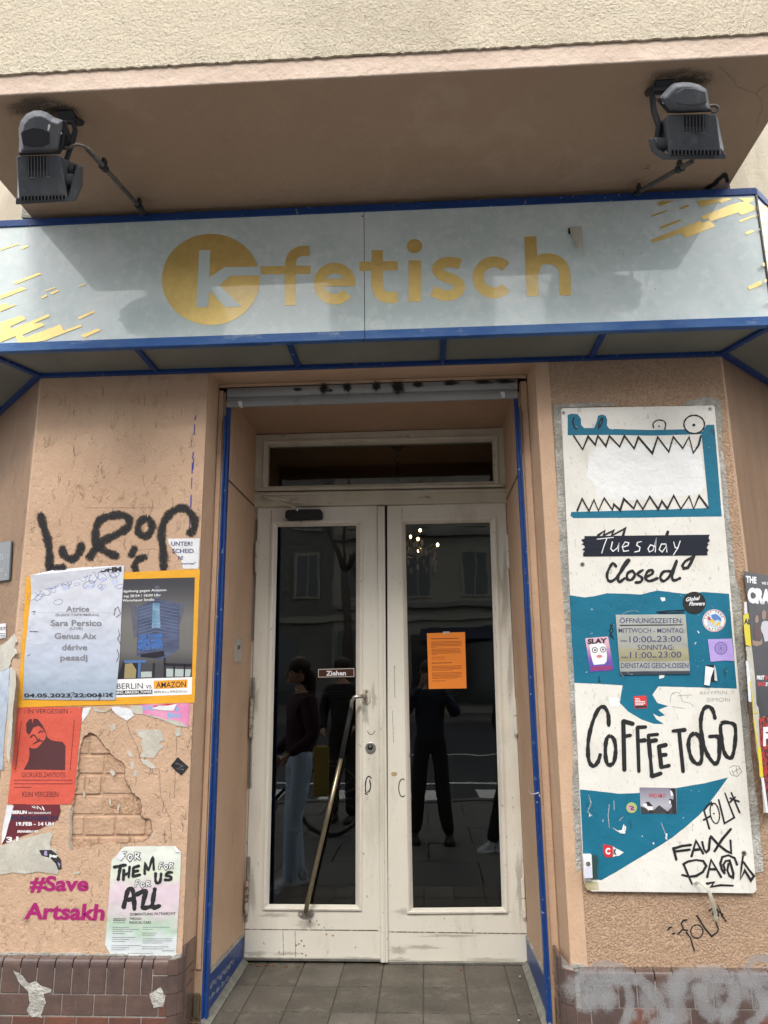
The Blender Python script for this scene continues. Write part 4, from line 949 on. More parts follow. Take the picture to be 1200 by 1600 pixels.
# ================================================================== FLOODLIGHTS
def lampset(side):
    L = side == 'L'
    t = thing('floodlight', 'grey finned floodlight above the %s end of the shop sign, %s' % (('left', 'rounder dome') if L else ('right', 'angular dome')), 'floodlight', 'floodlights over the sign')
    f = cr(0, 150, 5) if L else cr(970, 100, 5.217)
    c = Vector((-1.20, 2.03, 1.62+Z)) if L else Vector((.93, 2.03, 1.62+Z))
    n = (Vector((.18, -.74, -.62)) if L else Vector((-.10, -.76, -.62))).normalized()
    Q = PL(c, n)
    if L:
        A = f((128, 478), (140, 468), (450, 462), (468, 470), (527, 790), (150, 806)); Rr = f((140, 500), (150, 490), (470, 480), (612, 548), (588, 790), (135, 838))
        rim = f((122, 795), (150, 800), (530, 786), (592, 560), (600, 545), (626, 552), (624, 705), (572, 824), (122, 848)); fx = [(215+24*k) for k in range(7)]; fy = (470, 632)
        vent = (162, 512, 784, 816); gb = f((146, 440), (150, 360), (145, 262), (160, 195), (205, 140), (262, 114), (320, 112), (372, 130), (420, 165), (495, 190), (462, 400), (452, 430), (420, 444), (160, 450))
        lid = f((150, 290), (165, 270), (250, 242), (340, 255), (395, 285), (392, 380), (330, 402), (240, 408), (165, 385)); cc = f((300, 300))[0]
        scr = f((188, 430), (386, 421), (474, 290)); band = f((146, 436), (440, 430), (458, 400), (500, 190), (512, 195), (480, 410), (452, 455), (150, 466))
        knob = f((575, 660))[0]; slots = f((235, 636), (275, 636)), f((350, 632), (392, 632))
    else:
        A = f((372, 428), (385, 414), (768, 408), (780, 416), (818, 738), (392, 742)); Rr = f((330, 470), (370, 440), (770, 430), (790, 440), (842, 700), (288, 612))
        rim = f((246, 612), (262, 606), (300, 690), (395, 742), (822, 738), (818, 684), (862, 748), (852, 774), (360, 782), (290, 735), (262, 690)); fx = [(505+27*k) for k in range(7)]; fy = (412, 560)
        vent = (408, 806, 702, 738); gb = f((398, 386), (310, 275), (400, 180), (430, 158), (500, 148), (570, 150), (640, 168), (704, 208), (715, 300), (740, 372), (700, 384), (500, 388))
        lid = f((440, 230), (500, 195), (560, 188), (620, 195), (704, 222), (718, 320), (690, 318), (620, 340), (540, 338), (440, 320)); cc = f((560, 280))[0]
        scr = f((470, 370), (688, 360), (348, 312)); band = f((300, 285), (312, 272), (400, 372), (500, 376), (740, 370), (742, 388), (500, 400), (392, 398))
        knob = f((310, 660))[0]; slots = f((515, 562), (555, 562)), f((640, 562), (690, 562))
    MB().loft([Q.lift(.008).poly(A), Q.lift(-.020).poly(A), Q.lift(-.085).poly(Rr)]).build('housing', m_lamp, t, bevel=.003)
    MB().slab(Q.lift(-.012).poly(rim), tuple(-n*.05)).build('rim', m_lamp, t, bevel=.002)
    q0 = Q.lift(-.10).poly(rim)
    MB().slab(Q.lift(-.068).poly([((x-knob[0])*.93+knob[0], (y-knob[1])*.93+knob[1]) for x, y in Rr]), tuple(-n*.05)).build('lens_frame', m_lampd, t)
    for x in fx:
        q = f((x, fy[0]-2), (x+9, fy[0]-2), (x+11, fy[1]), (x+2, fy[1])); MB().slab(Q.lift(.0145).poly(q), tuple(-n*.008)).build('fin', m_lamp, t, bevel=.001)
    q = f((fx[0]-6, fy[0]+1), (fx[-1]+16, fy[0]+1), (fx[-1]+18, fy[1]-50), (fx[0]-2, fy[1]-50)); MB().slab(Q.lift(.0088).poly(q), tuple(-n*.002)).build('recess', m_lampd, t)
    m_ = MB()
    for s_ in slots: stroke(m_, Q.lift(.0092), list(s_), .7, smooth=False)
    m_.build('slot_mark', m_steel, t)
    a, b, y0, y1 = vent
    MB().slab(Q.lift(.0092).poly(f((a-2, y0), (b+2, y0-8 if L else y0), (b+4, y1-10 if L else y1), (a-4, y1+2))), tuple(-n*.003)).build('vent_dark_strip', m_gap, t)  # raised black strip, the shade inside the vent openings put into colour
    k = 14
    for i in range(k):
        x = a+(b-a)*i/(k-1); dy = (-8*i/(k-1) if L else 0)
        MB().slab(Q.lift(.0125).poly(f((x-4, y0+dy-2), (x+4, y0+dy-2), (x+5, y1+dy+2), (x-4, y1+dy+2))), tuple(-n*.005)).build('vent_rib', m_lamp, t)
    def scl(p, k_, dx=0, dy=0): return [(cc[0]+(x-cc[0])*k_+dx, cc[1]+(y-cc[1])*k_+dy) for x, y in p]
    MB().loft([Q.lift(-.06).poly(scl(gb, .97, 1)), Q.lift(-.01).poly(scl(gb, 1)), Q.lift(.012).poly(scl(gb, .975)), Q.lift(.032).poly(scl(gb, .90, 0, 0)), Q.lift(.042).poly(scl(gb, .78, 0, 1))]).build('gear_box', m_lamp, t, smooth=False, bevel=.006)
    MB().slab(Q.lift(.0445).poly(scl(lid, .92, 0, 0)), tuple(-n*.006)).build('gear_box_panel', m_lampd if L else m_lamp, t, bevel=.002)
    MB().slab(Q.lift(.004).poly(band), tuple(-n*.03)).build('gasket', m_lampd, t, bevel=.002)
    s_ = MB()
    for p in scr: s_.disc(Q.lift(.003).P(*p), n, .0042, .008, 10)
    s_.build('screw', m_plastic, t)
    kb = MB(); kp_ = Q.lift(-.045).P(*knob); ax = Vector((1, .15, 0)).normalized(); kb.disc(kp_-ax*.02, ax, .021, .04, 20); kb.build('pivot_knob', m_lamp, t, bevel=.003)
    # bracket up to the soffit
    if L:
        br = [Q.lift(-.05).P(*f((575, 700))[0]), Q.lift(-.06).P(*f((520, 500))[0]), Q.lift(-.08).P(*f((560, 370))[0]), Q.lift(-.09).P(*f((588, 270))[0]), Q.lift(-.09).P(*f((570, 205))[0]), Q.lift(-.09).P(*f((490, 200))[0])]
    else:
        br = [Q.lift(-.05).P(*f((290, 660))[0]), Q.lift(-.06).P(*f((310, 500))[0]), Q.lift(-.08).P(*f((270, 380))[0]), Q.lift(-.09).P(*f((258, 270))[0]), Q.lift(-.09).P(*f((268, 215))[0]), Q.lift(-.09).P(*f((370, 212))[0])]
    MB().tube(br, .0095, 6).build('bracket', m_lampd, t)
    p = br[-1]; q = Vector((p.x, p.y+.03, zs-.001))
    MB().tube([br[-2], Vector((br[-2].x, br[-2].y+.05, zs-.002))], .012, 8).build('mounting_stud', m_lampd, t)
    MB().box(q.x-.028, q.x+.028, q.y-.03, q.y+.03, zs-.006, zs-.0005).build('base_plate', m_lampd, t, bevel=.001)
    if L:
        dark = Q.lift(-.04).poly(f((470, 330), (500, 230), (540, 350), (505, 395), (465, 395)))
        MB().slab(dark, tuple(-n*.05)).build('yoke_plate', m_lampd, t)
        MB().slab(Q.lift(.0460).poly(f((376, 222), (390, 220), (392, 240), (380, 272), (370, 268))), tuple(-n*.0012)).build('label', m_plastic, t)
    return t, Q, f
lampL, QL, fL = lampset('L'); lampR, QR_, fR = lampset('R')
def conduit(label, p0, p1, clampts, cable):
    t = thing('conduit', label, 'conduit', 'conduits feeding the floodlights')
    MB().tube([p0, p1], .0085, 10).build('pipe', m_pipe, t, smooth=True)
    for k in clampts:
        c = p0.lerp(p1, k); d = (p1-p0).normalized()
        MB().tube([c-d*.014, c+d*.014], .0135, 12).build('clamp', m_lampd, t)
        MB().box(c.x-.006, c.x+.006, c.y-.010, c.y+.012, c.z+.008, c.z+.030).build('clamp_screw', m_lampd, t)
    MB().tube(cable, .0048, 8).build('cable', m_pipe, t, smooth=True)
pe = YP(2.545).P(228, 334); ps_ = QL.lift(-.03).P(*fL((685, 415))[0])
ca = [Vector(p) for p in [ps_+(pe-ps_).normalized()*.01, ps_, QL.lift(-.02).P(*fL((650, 388))[0]), QL.lift(-.02).P(*fL((600, 378))[0]), QL.lift(-.02).P(*fL((560, 395))[0]), QL.lift(-.02).P(*fL((530, 410))[0]), QL.lift(-.03).P(*fL((470, 405))[0])]]
conduit('long grey conduit slanting from the left floodlight down to the sign', ps_, pe, (.24, .86), ca)
pe = YP(2.545).P(992, 303); ps_ = QR_.lift(-.14).P(*fR((590, 790))[0])
ca = [ps_, QR_.lift(-.12).P(*fR((600, 760))[0])]
conduit('short grey conduit under the right floodlight leaning left to the sign', ps_, pe, (.2, .92), ca)
tl = [QR_.lift(.0).P(*p) for p in catmull(fR((720, 345), (760, 338), (795, 355), (780, 385), (740, 395)), 4)]
MB().tube(tl, .0045, 8).build('cable_loop', m_pipe, lampR, smooth=True)

# ================================================================== THINGS ON THE WALLS
def matgrad(name, z0, z1, stops, rg=.55, nscale=8, namt=.0, bump=True, ncol=(.6, .6, .65)):
    m = bpy.data.materials.new(name); m.use_nodes = True; N = m.node_tree.nodes; L = m.node_tree.links; b = N['Principled BSDF']
    b.inputs['Roughness'].default_value = rg
    tc = N.new('ShaderNodeTexCoord'); sp_ = N.new('ShaderNodeSeparateXYZ'); L.new(tc.outputs['Object'], sp_.inputs[0])
    r = N.new('ShaderNodeMapRange'); r.inputs[1].default_value = z0; r.inputs[2].default_value = z1; L.new(sp_.outputs[2], r.inputs[0])
    nn = N.new('ShaderNodeTexNoise'); nn.inputs['Scale'].default_value = nscale; nn.inputs['Detail'].default_value = 5; L.new(tc.outputs['Object'], nn.inputs[0])
    a = N.new('ShaderNodeMath'); a.operation = 'MULTIPLY_ADD'; L.new(nn.outputs[0], a.inputs[0]); a.inputs[1].default_value = namt; L.new(r.outputs[0], a.inputs[2])
    c = N.new('ShaderNodeValToRGB'); L.new(a.outputs[0], c.inputs[0]); e = c.color_ramp.elements
    while len(e) < len(stops): e.new(.5)
    for k, (p, col) in enumerate(stops): e[k].position = p; e[k].color = (*col, 1)
    L.new(c.outputs[0], b.inputs['Base Color'])
    if bump:
        bp = N.new('ShaderNodeBump'); bp.inputs['Distance'].default_value = .011; n2 = N.new('ShaderNodeTexNoise'); n2.inputs['Scale'].default_value = 11; L.new(tc.outputs['Object'], n2.inputs[0]); L.new(n2.outputs[0], bp.inputs['Height']); L.new(bp.outputs[0], b.inputs['Normal'])
    return m
def sheet(name, label, cat, pts, m, lift, group=None, pl=WALL, th=.0007, jag=0, parent=None):
    if jag: pts = rough(pts, jag, 3)
    p = pl.lift(lift)
    o = MB().slab(p.poly(pts), tuple(-p.n*th)).build(name, m, parent)
    if parent is None: tag(o, label, cat, group)
    return o
def ink(par, pl, fn, m, name='lettering', kind=None):
    g = MB(); fn(g, pl); return g.build(name, m, par, kind=kind)
def tx(f, items, h_s=1):
    """items: (string, x0, x1, baseline, cap height, slope, bold) in crop coordinates"""
    def fn(g, pl):
        for it in items:
            s, x0, x1, yb, h = it[:5]; ang = it[5] if len(it) > 5 else 0; bo = it[6] if len(it) > 6 else .015; shr = it[7] if len(it) > 7 else 0
            a, b = f((x0, yb), (x1, yb)); k = (f((0, 100))[0][1]-f((0, 0))[0][1])/100
            text(g, pl, s, a[0], a[1], h*k, b[0]-a[0], ang=ang, bold=bo, shear=shr)
    return fn
f4 = cr(860, 620, 3.529); f5 = cr(860, 900, 3.529); f6 = cr(860, 1200, 3.529); f7 = cr(1000, 1220, 5.715); f8 = cr(1100, 860, 4)
P1 = cr(0, 860, 3.636); P2 = cr(0, 1080, 3.636); f0 = cr(0, 1300, 3); fl4 = cr(0, 520, 3); fS = cr(0, 880, 3.333); f9 = cr(160, 1310, 8.42)

# --- cement patch round the board (part of the building)
L_ = f4((18, 45), (60, 42), (150, 36), (205, 30), (350, 34), (355, 48), (60, 60))+f4((75, 500), (105, 1059))+f5((160, 1200))+f6((180, 480), (170, 560), (145, 580), (120, 100))+f5((125, 1000), (100, 500), (60, 0))+f4((40, 600))
MB().slab(WALL.lift(.0035).poly(rough(L_, .8, 6)), (0, .0034, 0)).build('cement_patch', m_cement, bld)
R_ = f4((720, 45), (760, 20), (800, 18), (850, 0), (900, 5), (935, 30), (948, 110), (940, 250), (965, 380), (985, 620), (1000, 760), (1020, 1000))+f5((1050, 100), (1075, 500), (1095, 800), (1120, 1100), (1140, 1230))+f6((1155, 330), (1175, 570), (1110, 585))+f5((1060, 1000), (1000, 200))+f4((960, 850), (930, 400), (900, 60))
MB().slab(WALL.lift(.0038).poly(rough(R_, .8, 6)), (0, .0036, 0)).build('cement_patch', m_cement, bld)

# --- menu board
bd = thing('menu_board', 'tall white wall board painted with a teal crocodile and COFFEE TO GO lettering', 'notice board')
BP = WALL.lift(.016)
MB().slab(BP.poly([(877, 640), (880, 637.5), (1114, 633.5), (1116.7, 636), (1182.3, 1391), (1178, 1396), (925, 1393), (916, 1388), (912.5, 1376)]), (0, .0125, 0)).build('panel', m_board, bd, bevel=.001)
T1 = BP.lift(.0002)
jaw = f4((95, 100), (115, 93), (150, 95), (168, 120), (170, 155), (185, 172), (240, 172), (256, 135), (262, 105), (285, 97), (305, 105), (313, 125), (312, 158), (325, 176), (420, 180), (560, 183), (740, 179), (765, 196), (800, 203), (840, 190), (860, 155), (904, 154), (925, 400), (945, 660), (690, 663), (500, 667), (300, 668), (125, 669), (110, 655), (115, 635), (300, 630), (600, 622), (872, 613), (852, 400), (833, 206), (560, 214), (320, 210), (95, 212))
MB().sheet(T1.poly(jaw)).build('painted_crocodile', m_teal, bd)
MB().sheet(T1.poly(f4((215, 330), (250, 282), (320, 262), (460, 258), (560, 262), (700, 262), (825, 290), (845, 400), (850, 500), (820, 540), (700, 550), (560, 566), (420, 570), (260, 560), (235, 470), (200, 440)))).build('fresh_paint', m_white, bd)
MB().sheet(T1.poly(rough(f5((106, 106), (190, 118), (240, 112), (310, 95), (420, 98), (500, 102), (545, 90), (590, 80), (740, 98), (840, 88), (985, 98), (1005, 350), (1028, 621), (800, 614), (595, 609), (578, 632), (563, 655), (590, 700), (650, 717), (595, 738), (632, 768), (600, 776), (565, 758), (585, 790), (625, 816), (570, 815), (500, 790), (430, 748), (383, 700), (390, 650), (398, 603), (250, 594), (132, 589), (118, 350)), .12, 6))).build('painted_crocodile', m_teal, bd)
MB().sheet(T1.poly(rough(f6((163, 118), (260, 128), (380, 142), (480, 138), (600, 122), (700, 109), (850, 84), (980, 52), (940, 108), (880, 188), (820, 260), (740, 330), (670, 385), (600, 430), (450, 520), (360, 575), (280, 619), (184, 600), (175, 350)), .12, 6))).build('painted_crocodile', m_teal, bd)
MB().sheet(T1.lift(.0002).poly(f6((190, 622), (262, 628), (268, 672), (208, 674), (192, 655)))).build('stain', mat('ochre_stain', (.36, .31, .17), .7, col2=(.5, .46, .32), vs=30), bd)
g = MB(); T2 = BP.lift(.0006)
g.sheet(T2.poly(ell(*f4((793, 152))[0], 55/3.529, 49/3.529, 24))); g.sheet(T2.poly([p for p in ell(*f4((600, 160))[0], 33/3.529, 31/3.529, 24) if p[1] < f4((0, 178))[0][1]])); g.build('eye_white', m_board, bd)
T3 = BP.lift(.0010)
def S(lst, f, wd, m, name, par, pl=T3, sm=False, closed=False, soft=False):
    for q in lst:
        g = MB(); c_ = closed
        stroke(g, pl, f(*q), wd*(1.25 if (m is m_marker or m is m_spray) else 1), smooth=sm, closed=c_, soft=soft)
        g.build(name, m, par)
teethU = ((128, 215), (178, 290), (208, 218), (247, 265), (262, 215), (306, 272), (325, 215), (382, 275), (408, 215), (462, 285), (485, 222), (562, 312), (592, 222), (653, 303), (678, 220), (730, 284), (765, 220), (788, 310), (818, 265), (830, 215))
teethD = ((148, 628), (175, 562), (213, 630), (240, 568), (265, 628), (297, 558), (342, 624), (350, 592), (385, 626), (405, 562), (460, 616), (478, 570), (510, 620), (548, 550), (595, 620), (615, 575), (645, 617), (680, 545), (720, 618), (765, 548), (790, 617), (820, 545), (868, 610))
S([teethU], f4, 2.3, m_marker, 'teeth', bd); S([teethD], f4, 2.3, m_marker, 'teeth', bd)
g = MB(); stroke(g, T3, ell(*f4((793, 152))[0], 16, 14.2, 14), 2.4, closed=True); stroke(g, T3, f4((570, 172), (566, 150), (580, 134), (600, 128), (625, 134), (636, 152), (630, 178)), 2)
g.sheet(T3.poly(ell(*f4((791, 156))[0], 2.6, 2.4, 12))); g.sheet(T3.poly(ell(*f4((599, 162))[0], 1.4, 1.3, 10)))
stroke(g, T3, f4((130, 116), (124, 138), (130, 160), (143, 178)), 2.4); stroke(g, T3, f4((264, 178), (268, 148), (280, 120), (288, 118), (284, 145), (272, 165)), 2.2); g.build('eye_line', m_marker, bd, kind='stuff')
S([((262, 765), (300, 738), (292, 765), (348, 738), (338, 765), (412, 726), (400, 766)), ((648, 743), (640, 768)), ((792, 876), (775, 915), (758, 942), (735, 946), (727, 930), (745, 905), (785, 884))], f4, 3.6, m_marker, 'lettering', bd, sm=False)
clo = [((362, 935), (345, 918), (325, 945), (312, 985), (324, 1016), (355, 1006), (400, 950), (432, 905), (420, 905), (385, 965), (372, 1004), (382, 1020), (410, 1000)), ((450, 958), (425, 975), (424, 1005), (448, 1008), (466, 980), (450, 958)), ((510, 955), (480, 978), (505, 998), (498, 1020), (468, 1024)), ((530, 992), (562, 975), (560, 955), (535, 965), (524, 998), (545, 1016), (592, 1000)), ((662, 962), (625, 964), (606, 995), (624, 1016), (660, 985), (698, 898), (672, 985), (682, 1012), (715, 1000))]
S(clo, f4, 3.5, m_marker, 'lettering', bd, sm=True)
cof = [((322, 825), (318, 760), (295, 722), (265, 735), (235, 800), (212, 890), (207, 970), (215, 1025), (238, 1048), (262, 1025), (275, 985)), ((402, 800), (408, 1070)), ((402, 800), (455, 815)), ((405, 885), (442, 878)), ((480, 835), (488, 1078)), ((480, 835), (526, 832)), ((483, 910), (522, 905)),
       ((540, 878), (550, 990), (560, 1104)), ((540, 878), (592, 873)), ((545, 912), (584, 905)), ((560, 1104), (610, 1088)), ((598, 938), (612, 1055)), ((598, 940), (638, 931)), ((604, 988), (638, 985)), ((612, 1055), (655, 1045)),
       ((675, 855), (742, 848)), ((709, 852), (732, 1078)), ((908, 785), (895, 740), (872, 720), (845, 735), (830, 790), (832, 860), (848, 940), (875, 1000), (910, 1035), (930, 1000), (930, 920), (922, 886), (878, 885))]
for q in cof: S([q], f5, 4.9, m_marker, 'letter', bd, sm=True)
for q in (((330, 882), (310, 900), (303, 960), (308, 1020), (325, 1042), (350, 1025), (360, 960), (352, 905)), ((795, 868), (768, 890), (762, 940), (778, 1005), (808, 1035), (832, 1020), (834, 950), (822, 890)), ((942, 815), (1000, 812), (1020, 840), (1018, 920), (1005, 990), (985, 1003), (960, 975), (944, 900))):
    S([q], f5, 4.9, m_marker, 'letter', bd, sm=True, closed=True)
# marker tags on the board and below it
S([((575, 275), (620, 428)), ((568, 272), (600, 225), (636, 193), (646, 216)), ((568, 350), (632, 312)), ((702, 168), (730, 280), (755, 380), (842, 328), (800, 220), (758, 108)), ((815, 105), (890, 285)), ((805, 190), (850, 145)), ((805, 155), (885, 185))], f7, 2.1, m_marker, 'tag', bd)
g = MB(); stroke(g, T3, ell(*f7((668, 290))[0], 7, 16, 12, -.15), 1.9, closed=True); g.sheet(T3.poly(ell(*f7((660, 293))[0], 1.4, 1.4, 8))); g.build('tag', m_marker, bd)
S([((298, 600), (325, 705)), ((298, 606), (375, 582), (455, 572)), ((308, 632), (445, 614)), ((460, 675), (500, 535), (565, 650)), ((480, 618), (540, 610)), ((555, 545), (572, 615), (592, 638), (615, 615), (625, 510)), ((632, 495), (700, 570), (770, 625), (815, 645), (808, 530)), ((665, 630), (735, 520), (812, 430))], f7, 3.0, m_marker, 'tag', bd)
S([((388, 740), (425, 830), (465, 922)), ((385, 745), (430, 720), (500, 706), (565, 716), (592, 760), (560, 815), (500, 850), (440, 856), (375, 840)), ((600, 860), (635, 705), (725, 860)), ((615, 790), (680, 790)), ((868, 750), (845, 690), (790, 664), (735, 680), (718, 735), (730, 790), (755, 825)), ((760, 800), (745, 750), (765, 715), (800, 712), (815, 760), (835, 830), (830, 865), (800, 850), (780, 800), (790, 740)), ((920, 670), (905, 780), (895, 885), (935, 800), (990, 890), (1018, 850), (970, 790), (925, 725)), ((593, 920), (660, 906), (635, 946), (720, 932), (832, 936))], f7, 2.9, m_marker, 'tag', bd)
BW = WALL.lift(.0012)
S([((248, 1335), (262, 1312), (280, 1306)), ((290, 1366), (312, 1362)), ((418, 1242), (385, 1248), (368, 1275), (388, 1320), (340, 1368)), ((388, 1330), (425, 1335)), ((412, 1350), (450, 1400), (485, 1520)), ((508, 1203), (575, 1310), (640, 1390), (690, 1350), (700, 1320), (680, 1270)), ((620, 1160), (660, 1128), (652, 1190), (700, 1205), (693, 1090), (730, 1200), (768, 1255)), ((655, 1130), (742, 1196))], f7, 2.0, m_marker, 'graffiti', bld, pl=BW)
g = MB(); stroke(g, BW, ell(*f7((508, 1345))[0], 9.5, 10.5, 12), 1.9, closed=True); g.build('graffiti', m_marker, bld)
g = MB(); text(g, T3, 'RHYMIN', *f5((825, 655))[0], 6, 42, ang=-.02, bold=-.012); text(g, T3, 'SIMON', *f5((862, 692))[0], 6.5, 36, ang=0, bold=-.012); g.build('scrawl', mat('pencil', (.34, .34, .33), .7), bd)
S([((660, 700), (670, 650), (710, 645), (730, 690), (770, 700), (790, 720)), ((700, 660), (780, 655)), ((670, 720), (740, 730))], f5, .9, m_greyscrawl, 'scrawl', bd, sm=True, soft=True)
S([((985, 1060), (1005, 1045), (1040, 1050), (1055, 1080), (1030, 1105), (1000, 1098), (985, 1075)), ((1000, 1070), (1012, 1095)), ((1025, 1055), (1030, 1090)), ((1045, 1060), (1010, 1080))], f5, 1.3, m_greyscrawl, 'scrawl', bd, soft=True)
S([((325, 200-0), (318, 260), (325, 330)), ((210, 150), (225, 190), (205, 240), (230, 265)), ((345, 330), (385, 355), (412, 350), (405, 310)), ((380, 290), (400, 270)), ((610, 300), (640, 380), (655, 420)), ((350, 180), (352, 230))], f6, 1.6, m_chalk, 'scratch', bd, soft=True)
g = MB()
for q in (f6((340, 330), (370, 345), (395, 342), (402, 310), (418, 325), (412, 362), (385, 360)), f5((605, 118), (632, 118), (634, 135), (615, 140)), f5((600, 545), (632, 545), (625, 560), (600, 568)), f5((325, 670), (378, 672), (380, 720), (330, 722)), f6((635, 360), (645, 362), (642, 395), (634, 390)), f6((562, 412), (572, 410), (572, 424)), f5((808, 300), (822, 310), (818, 318)), f6((215, 248), (223, 262), (213, 270))):
    g.sheet(T2.lift(.0001).poly(q))
g.build('paint_chip', m_white, bd, kind='stuff')
for x, y in f4((72, 88), (881, 66), (176, 923))+f7((928, 645)):
    s_ = MB().disc(BP.P(x, y), (0, -1, 0), .0085, .0022, 16).build('screw', m_steel, bd, bevel=.0008)
    MB().disc(BP.lift(.0023).P(x, y), (0, -1, 0), .0032, .0006, 8).build('slot', m_gap, s_)
# tape over the weekday
tp = thing('black_tape', 'strip of black tape lettered Tuesday across the white board', 'tape')
MB().slab(BP.lift(.0016).poly(f4((188, 768), (540, 764), (878, 760), (872, 778), (880, 795), (866, 806), (874, 816), (188, 820), (172, 812), (184, 806), (170, 788), (188, 782))), (0, .0004, 0)).build('tape_strip', m_tape, tp)
MB().slab(BP.lift(.0019).poly(f4((187, 819), (870, 816), (862, 832), (872, 845), (864, 858), (868, 873), (182, 880), (180, 862), (190, 850), (176, 842), (190, 832))), (0, .0006, 0)).build('tape_strip', m_tape, tp)
S([((258, 785), (348, 775)), ((312, 780), (296, 820), (283, 862)), ((342, 800), (333, 838), (345, 852), (368, 835), (380, 802), (374, 852)), ((396, 830), (428, 820), (432, 805), (412, 800), (396, 825), (404, 852), (432, 848)), ((502, 798), (480, 803), (476, 818), (494, 830), (490, 850), (464, 856)), ((576, 826), (552, 816), (538, 838), (546, 856), (566, 846), (585, 775), (578, 856)), ((636, 812), (612, 812), (600, 842), (616, 856), (634, 832), (640, 812), (642, 856)), ((680, 800), (688, 832), (704, 834)), ((716, 795), (702, 835), (678, 872))], f4, 1.6, m_inkw, 'lettering', tp, pl=BP.lift(.0024))

# --- stickers and notices on the board
SG = 'stickers on the white board'
def sticker(name, label, cat='sticker'): return thing(name, label, cat, SG)
oh = thing('opening_hours_card', 'taped grey card with German opening hours on the teal paint', 'notice')
OP = BP.lift(.004)
oq = f5((360, 214), (745, 211), (771, 541), (386, 546)); 
MB().slab(OP.poly(oq), (0, .0035, 0)).build('card', matgrad('foil_card', OP.P(*oq[3]).z, OP.P(*oq[0]).z, [(0, (.05, .06, .08)), (.06, (.05, .06, .08)), (.075, (.36, .38, .38)), (.22, (.35, .36, .33)), (.24, (.30, .285, .17)), (.44, (.36, .345, .24)), (.46, (.34, .35, .32)), (1, (.40, .42, .40))], rg=.25, namt=.02), oh)
fo = cr(960, 950, 9.23)
ink(oh, OP.lift(.0003), tx(fo, [('ÖFFNUNGSZEITEN', 75, 965, 218, 75, 0, .008), ('MITTWOCH - MONTAG:', 60, 1010, 357, 68, 0, .006), ('VON', 85, 178, 488, 26, 0, .03), ('10:00', 215, 540, 495, 92, 0, .004), ('BIS', 545, 605, 490, 24, 0, .03), ('23:00', 612, 965, 488, 90, 0, .004), ('SONNTAG:', 335, 860, 605, 78, 0, .006), ('VON', 95, 190, 725, 26, 0, .03), ('11:00', 225, 540, 722, 92, 0, .004), ('BIS', 550, 610, 718, 24, 0, .03), ('23:00', 630, 965, 715, 92, 0, .004), ('DIENSTAGS GESCHLOSSEN', 95, 1068, 865, 75, 0, .006)]), m_inkn)
S([((82, 250), (985, 243))], fo, 1.6, m_ink, 'underline', oh, pl=OP.lift(.0003))
S([((95, 105), (180, 55), (300, 40), (360, 60)), ((130, 860), (200, 940), (270, 960)), ((80, 920), (130, 990))], fo, .9, m_chalk, 'tape_edge', oh, pl=OP.lift(.0004), sm=True, soft=True)
b1 = sticker('round_sticker', 'round black sticker with white script Global Flowers, above the others')
c = f5((793, 148))[0]; MB().slab(BP.lift(.0014).poly(ell(*c, 18, 17.5, 36)), (0, .0006, 0)).build('disc', m_black, b1)
ink(b1, BP.lift(.0017), lambda g, pl: [text(g, pl, 'Global', *f5((745, 140))[0], 6.2, 21, ang=-.12, bold=.03, shear=.25), text(g, pl, 'Flowers', *f5((765, 163))[0], 6.2, 24, ang=-.02, bold=.03, shear=.25)] and None, m_inkw)
b2 = sticker('round_sticker', 'round white tattoo sticker with a blue and yellow emblem')
c = f5((903, 246))[0]; MB().slab(BP.lift(.0014).poly(ell(*c, 18, 17.6, 36)), (0, .0006, 0)).build('disc', m_white, b2)
m_sred = mat('sticker_red', (.50, .05, .05), .5); m_sblue = mat('sticker_blue', (.10, .22, .50), .5); m_syel = mat('sticker_yellow', (.75, .50, .06), .5)
g = MB(); stroke(g, BP.lift(.0016), ell(*c, 16.8, 16.4, 24), .8, closed=True); g.build('ring_line', m_sred, b2)
g = MB(); g.sheet(BP.lift(.0015).poly(ell(*c, 11.5, 11, 24))); g.build('emblem_ground', mat('emblem_pale', (.45, .58, .75), .5), b2)
g = MB(); g.sheet(BP.lift(.0018).poly(f5((868, 245), (900, 238), (908, 262), (880, 272), (895, 258)))); g.sheet(BP.lift(.0018).poly(f5((915, 262), (938, 250), (935, 268), (900, 282)))); g.build('emblem', m_syel, b2)
g = MB(); g.sheet(BP.lift(.0020).poly(f5((888, 215), (912, 208), (940, 230), (944, 250), (922, 240), (905, 246), (890, 232)))); g.build('emblem', m_sblue, b2)
g = MB(); g.sheet(BP.lift(.0019).poly(f5((866, 222), (880, 228), (888, 246), (868, 240)))); g.build('emblem', m_sred, b2)
def arc_text(s, c, r, a0, a1, h, flip=False):
    def fn(g, pl):
        n = len(s)
        for i, ch in enumerate(s):
            if ch == ' ': continue
            a = R(a0+(a1-a0)*i/(n-1)); x = c[0]+r*math.cos(a); y = c[1]+r*math.sin(a)
            vs, fs, tw = text_mesh(ch, .02); k = h/.73; t = a+math.pi/2 if not flip else a-math.pi/2
            pts = []
            for u, v in vs:
                u = (u-tw/2)*k; v = -(v)*k
                pts.append((x+u*math.cos(t)-v*math.sin(t), y+u*math.sin(t)+v*math.cos(t)))
            g.add([pl.P(*p) for p in pts], fs)
    return fn
ink(b2, BP.lift(.0017), arc_text('STAY FREE', c, 12.2, 195, 335, 3.6), mat('ink_slate', (.08, .12, .25), .5)); ink(b2, BP.lift(.0017), arc_text('TATTOO', c, 15.6, 140, 45, 3.6, True), bpy.data.materials['ink_slate'])
b3 = sticker('sticker', 'upright SLAY sticker with a white balaclava face on pink and purple')
sq = f5((192, 343), (318, 333), (350, 520), (218, 530)); z0, z1 = BP.P(*sq[3]).z, BP.P(*sq[0]).z
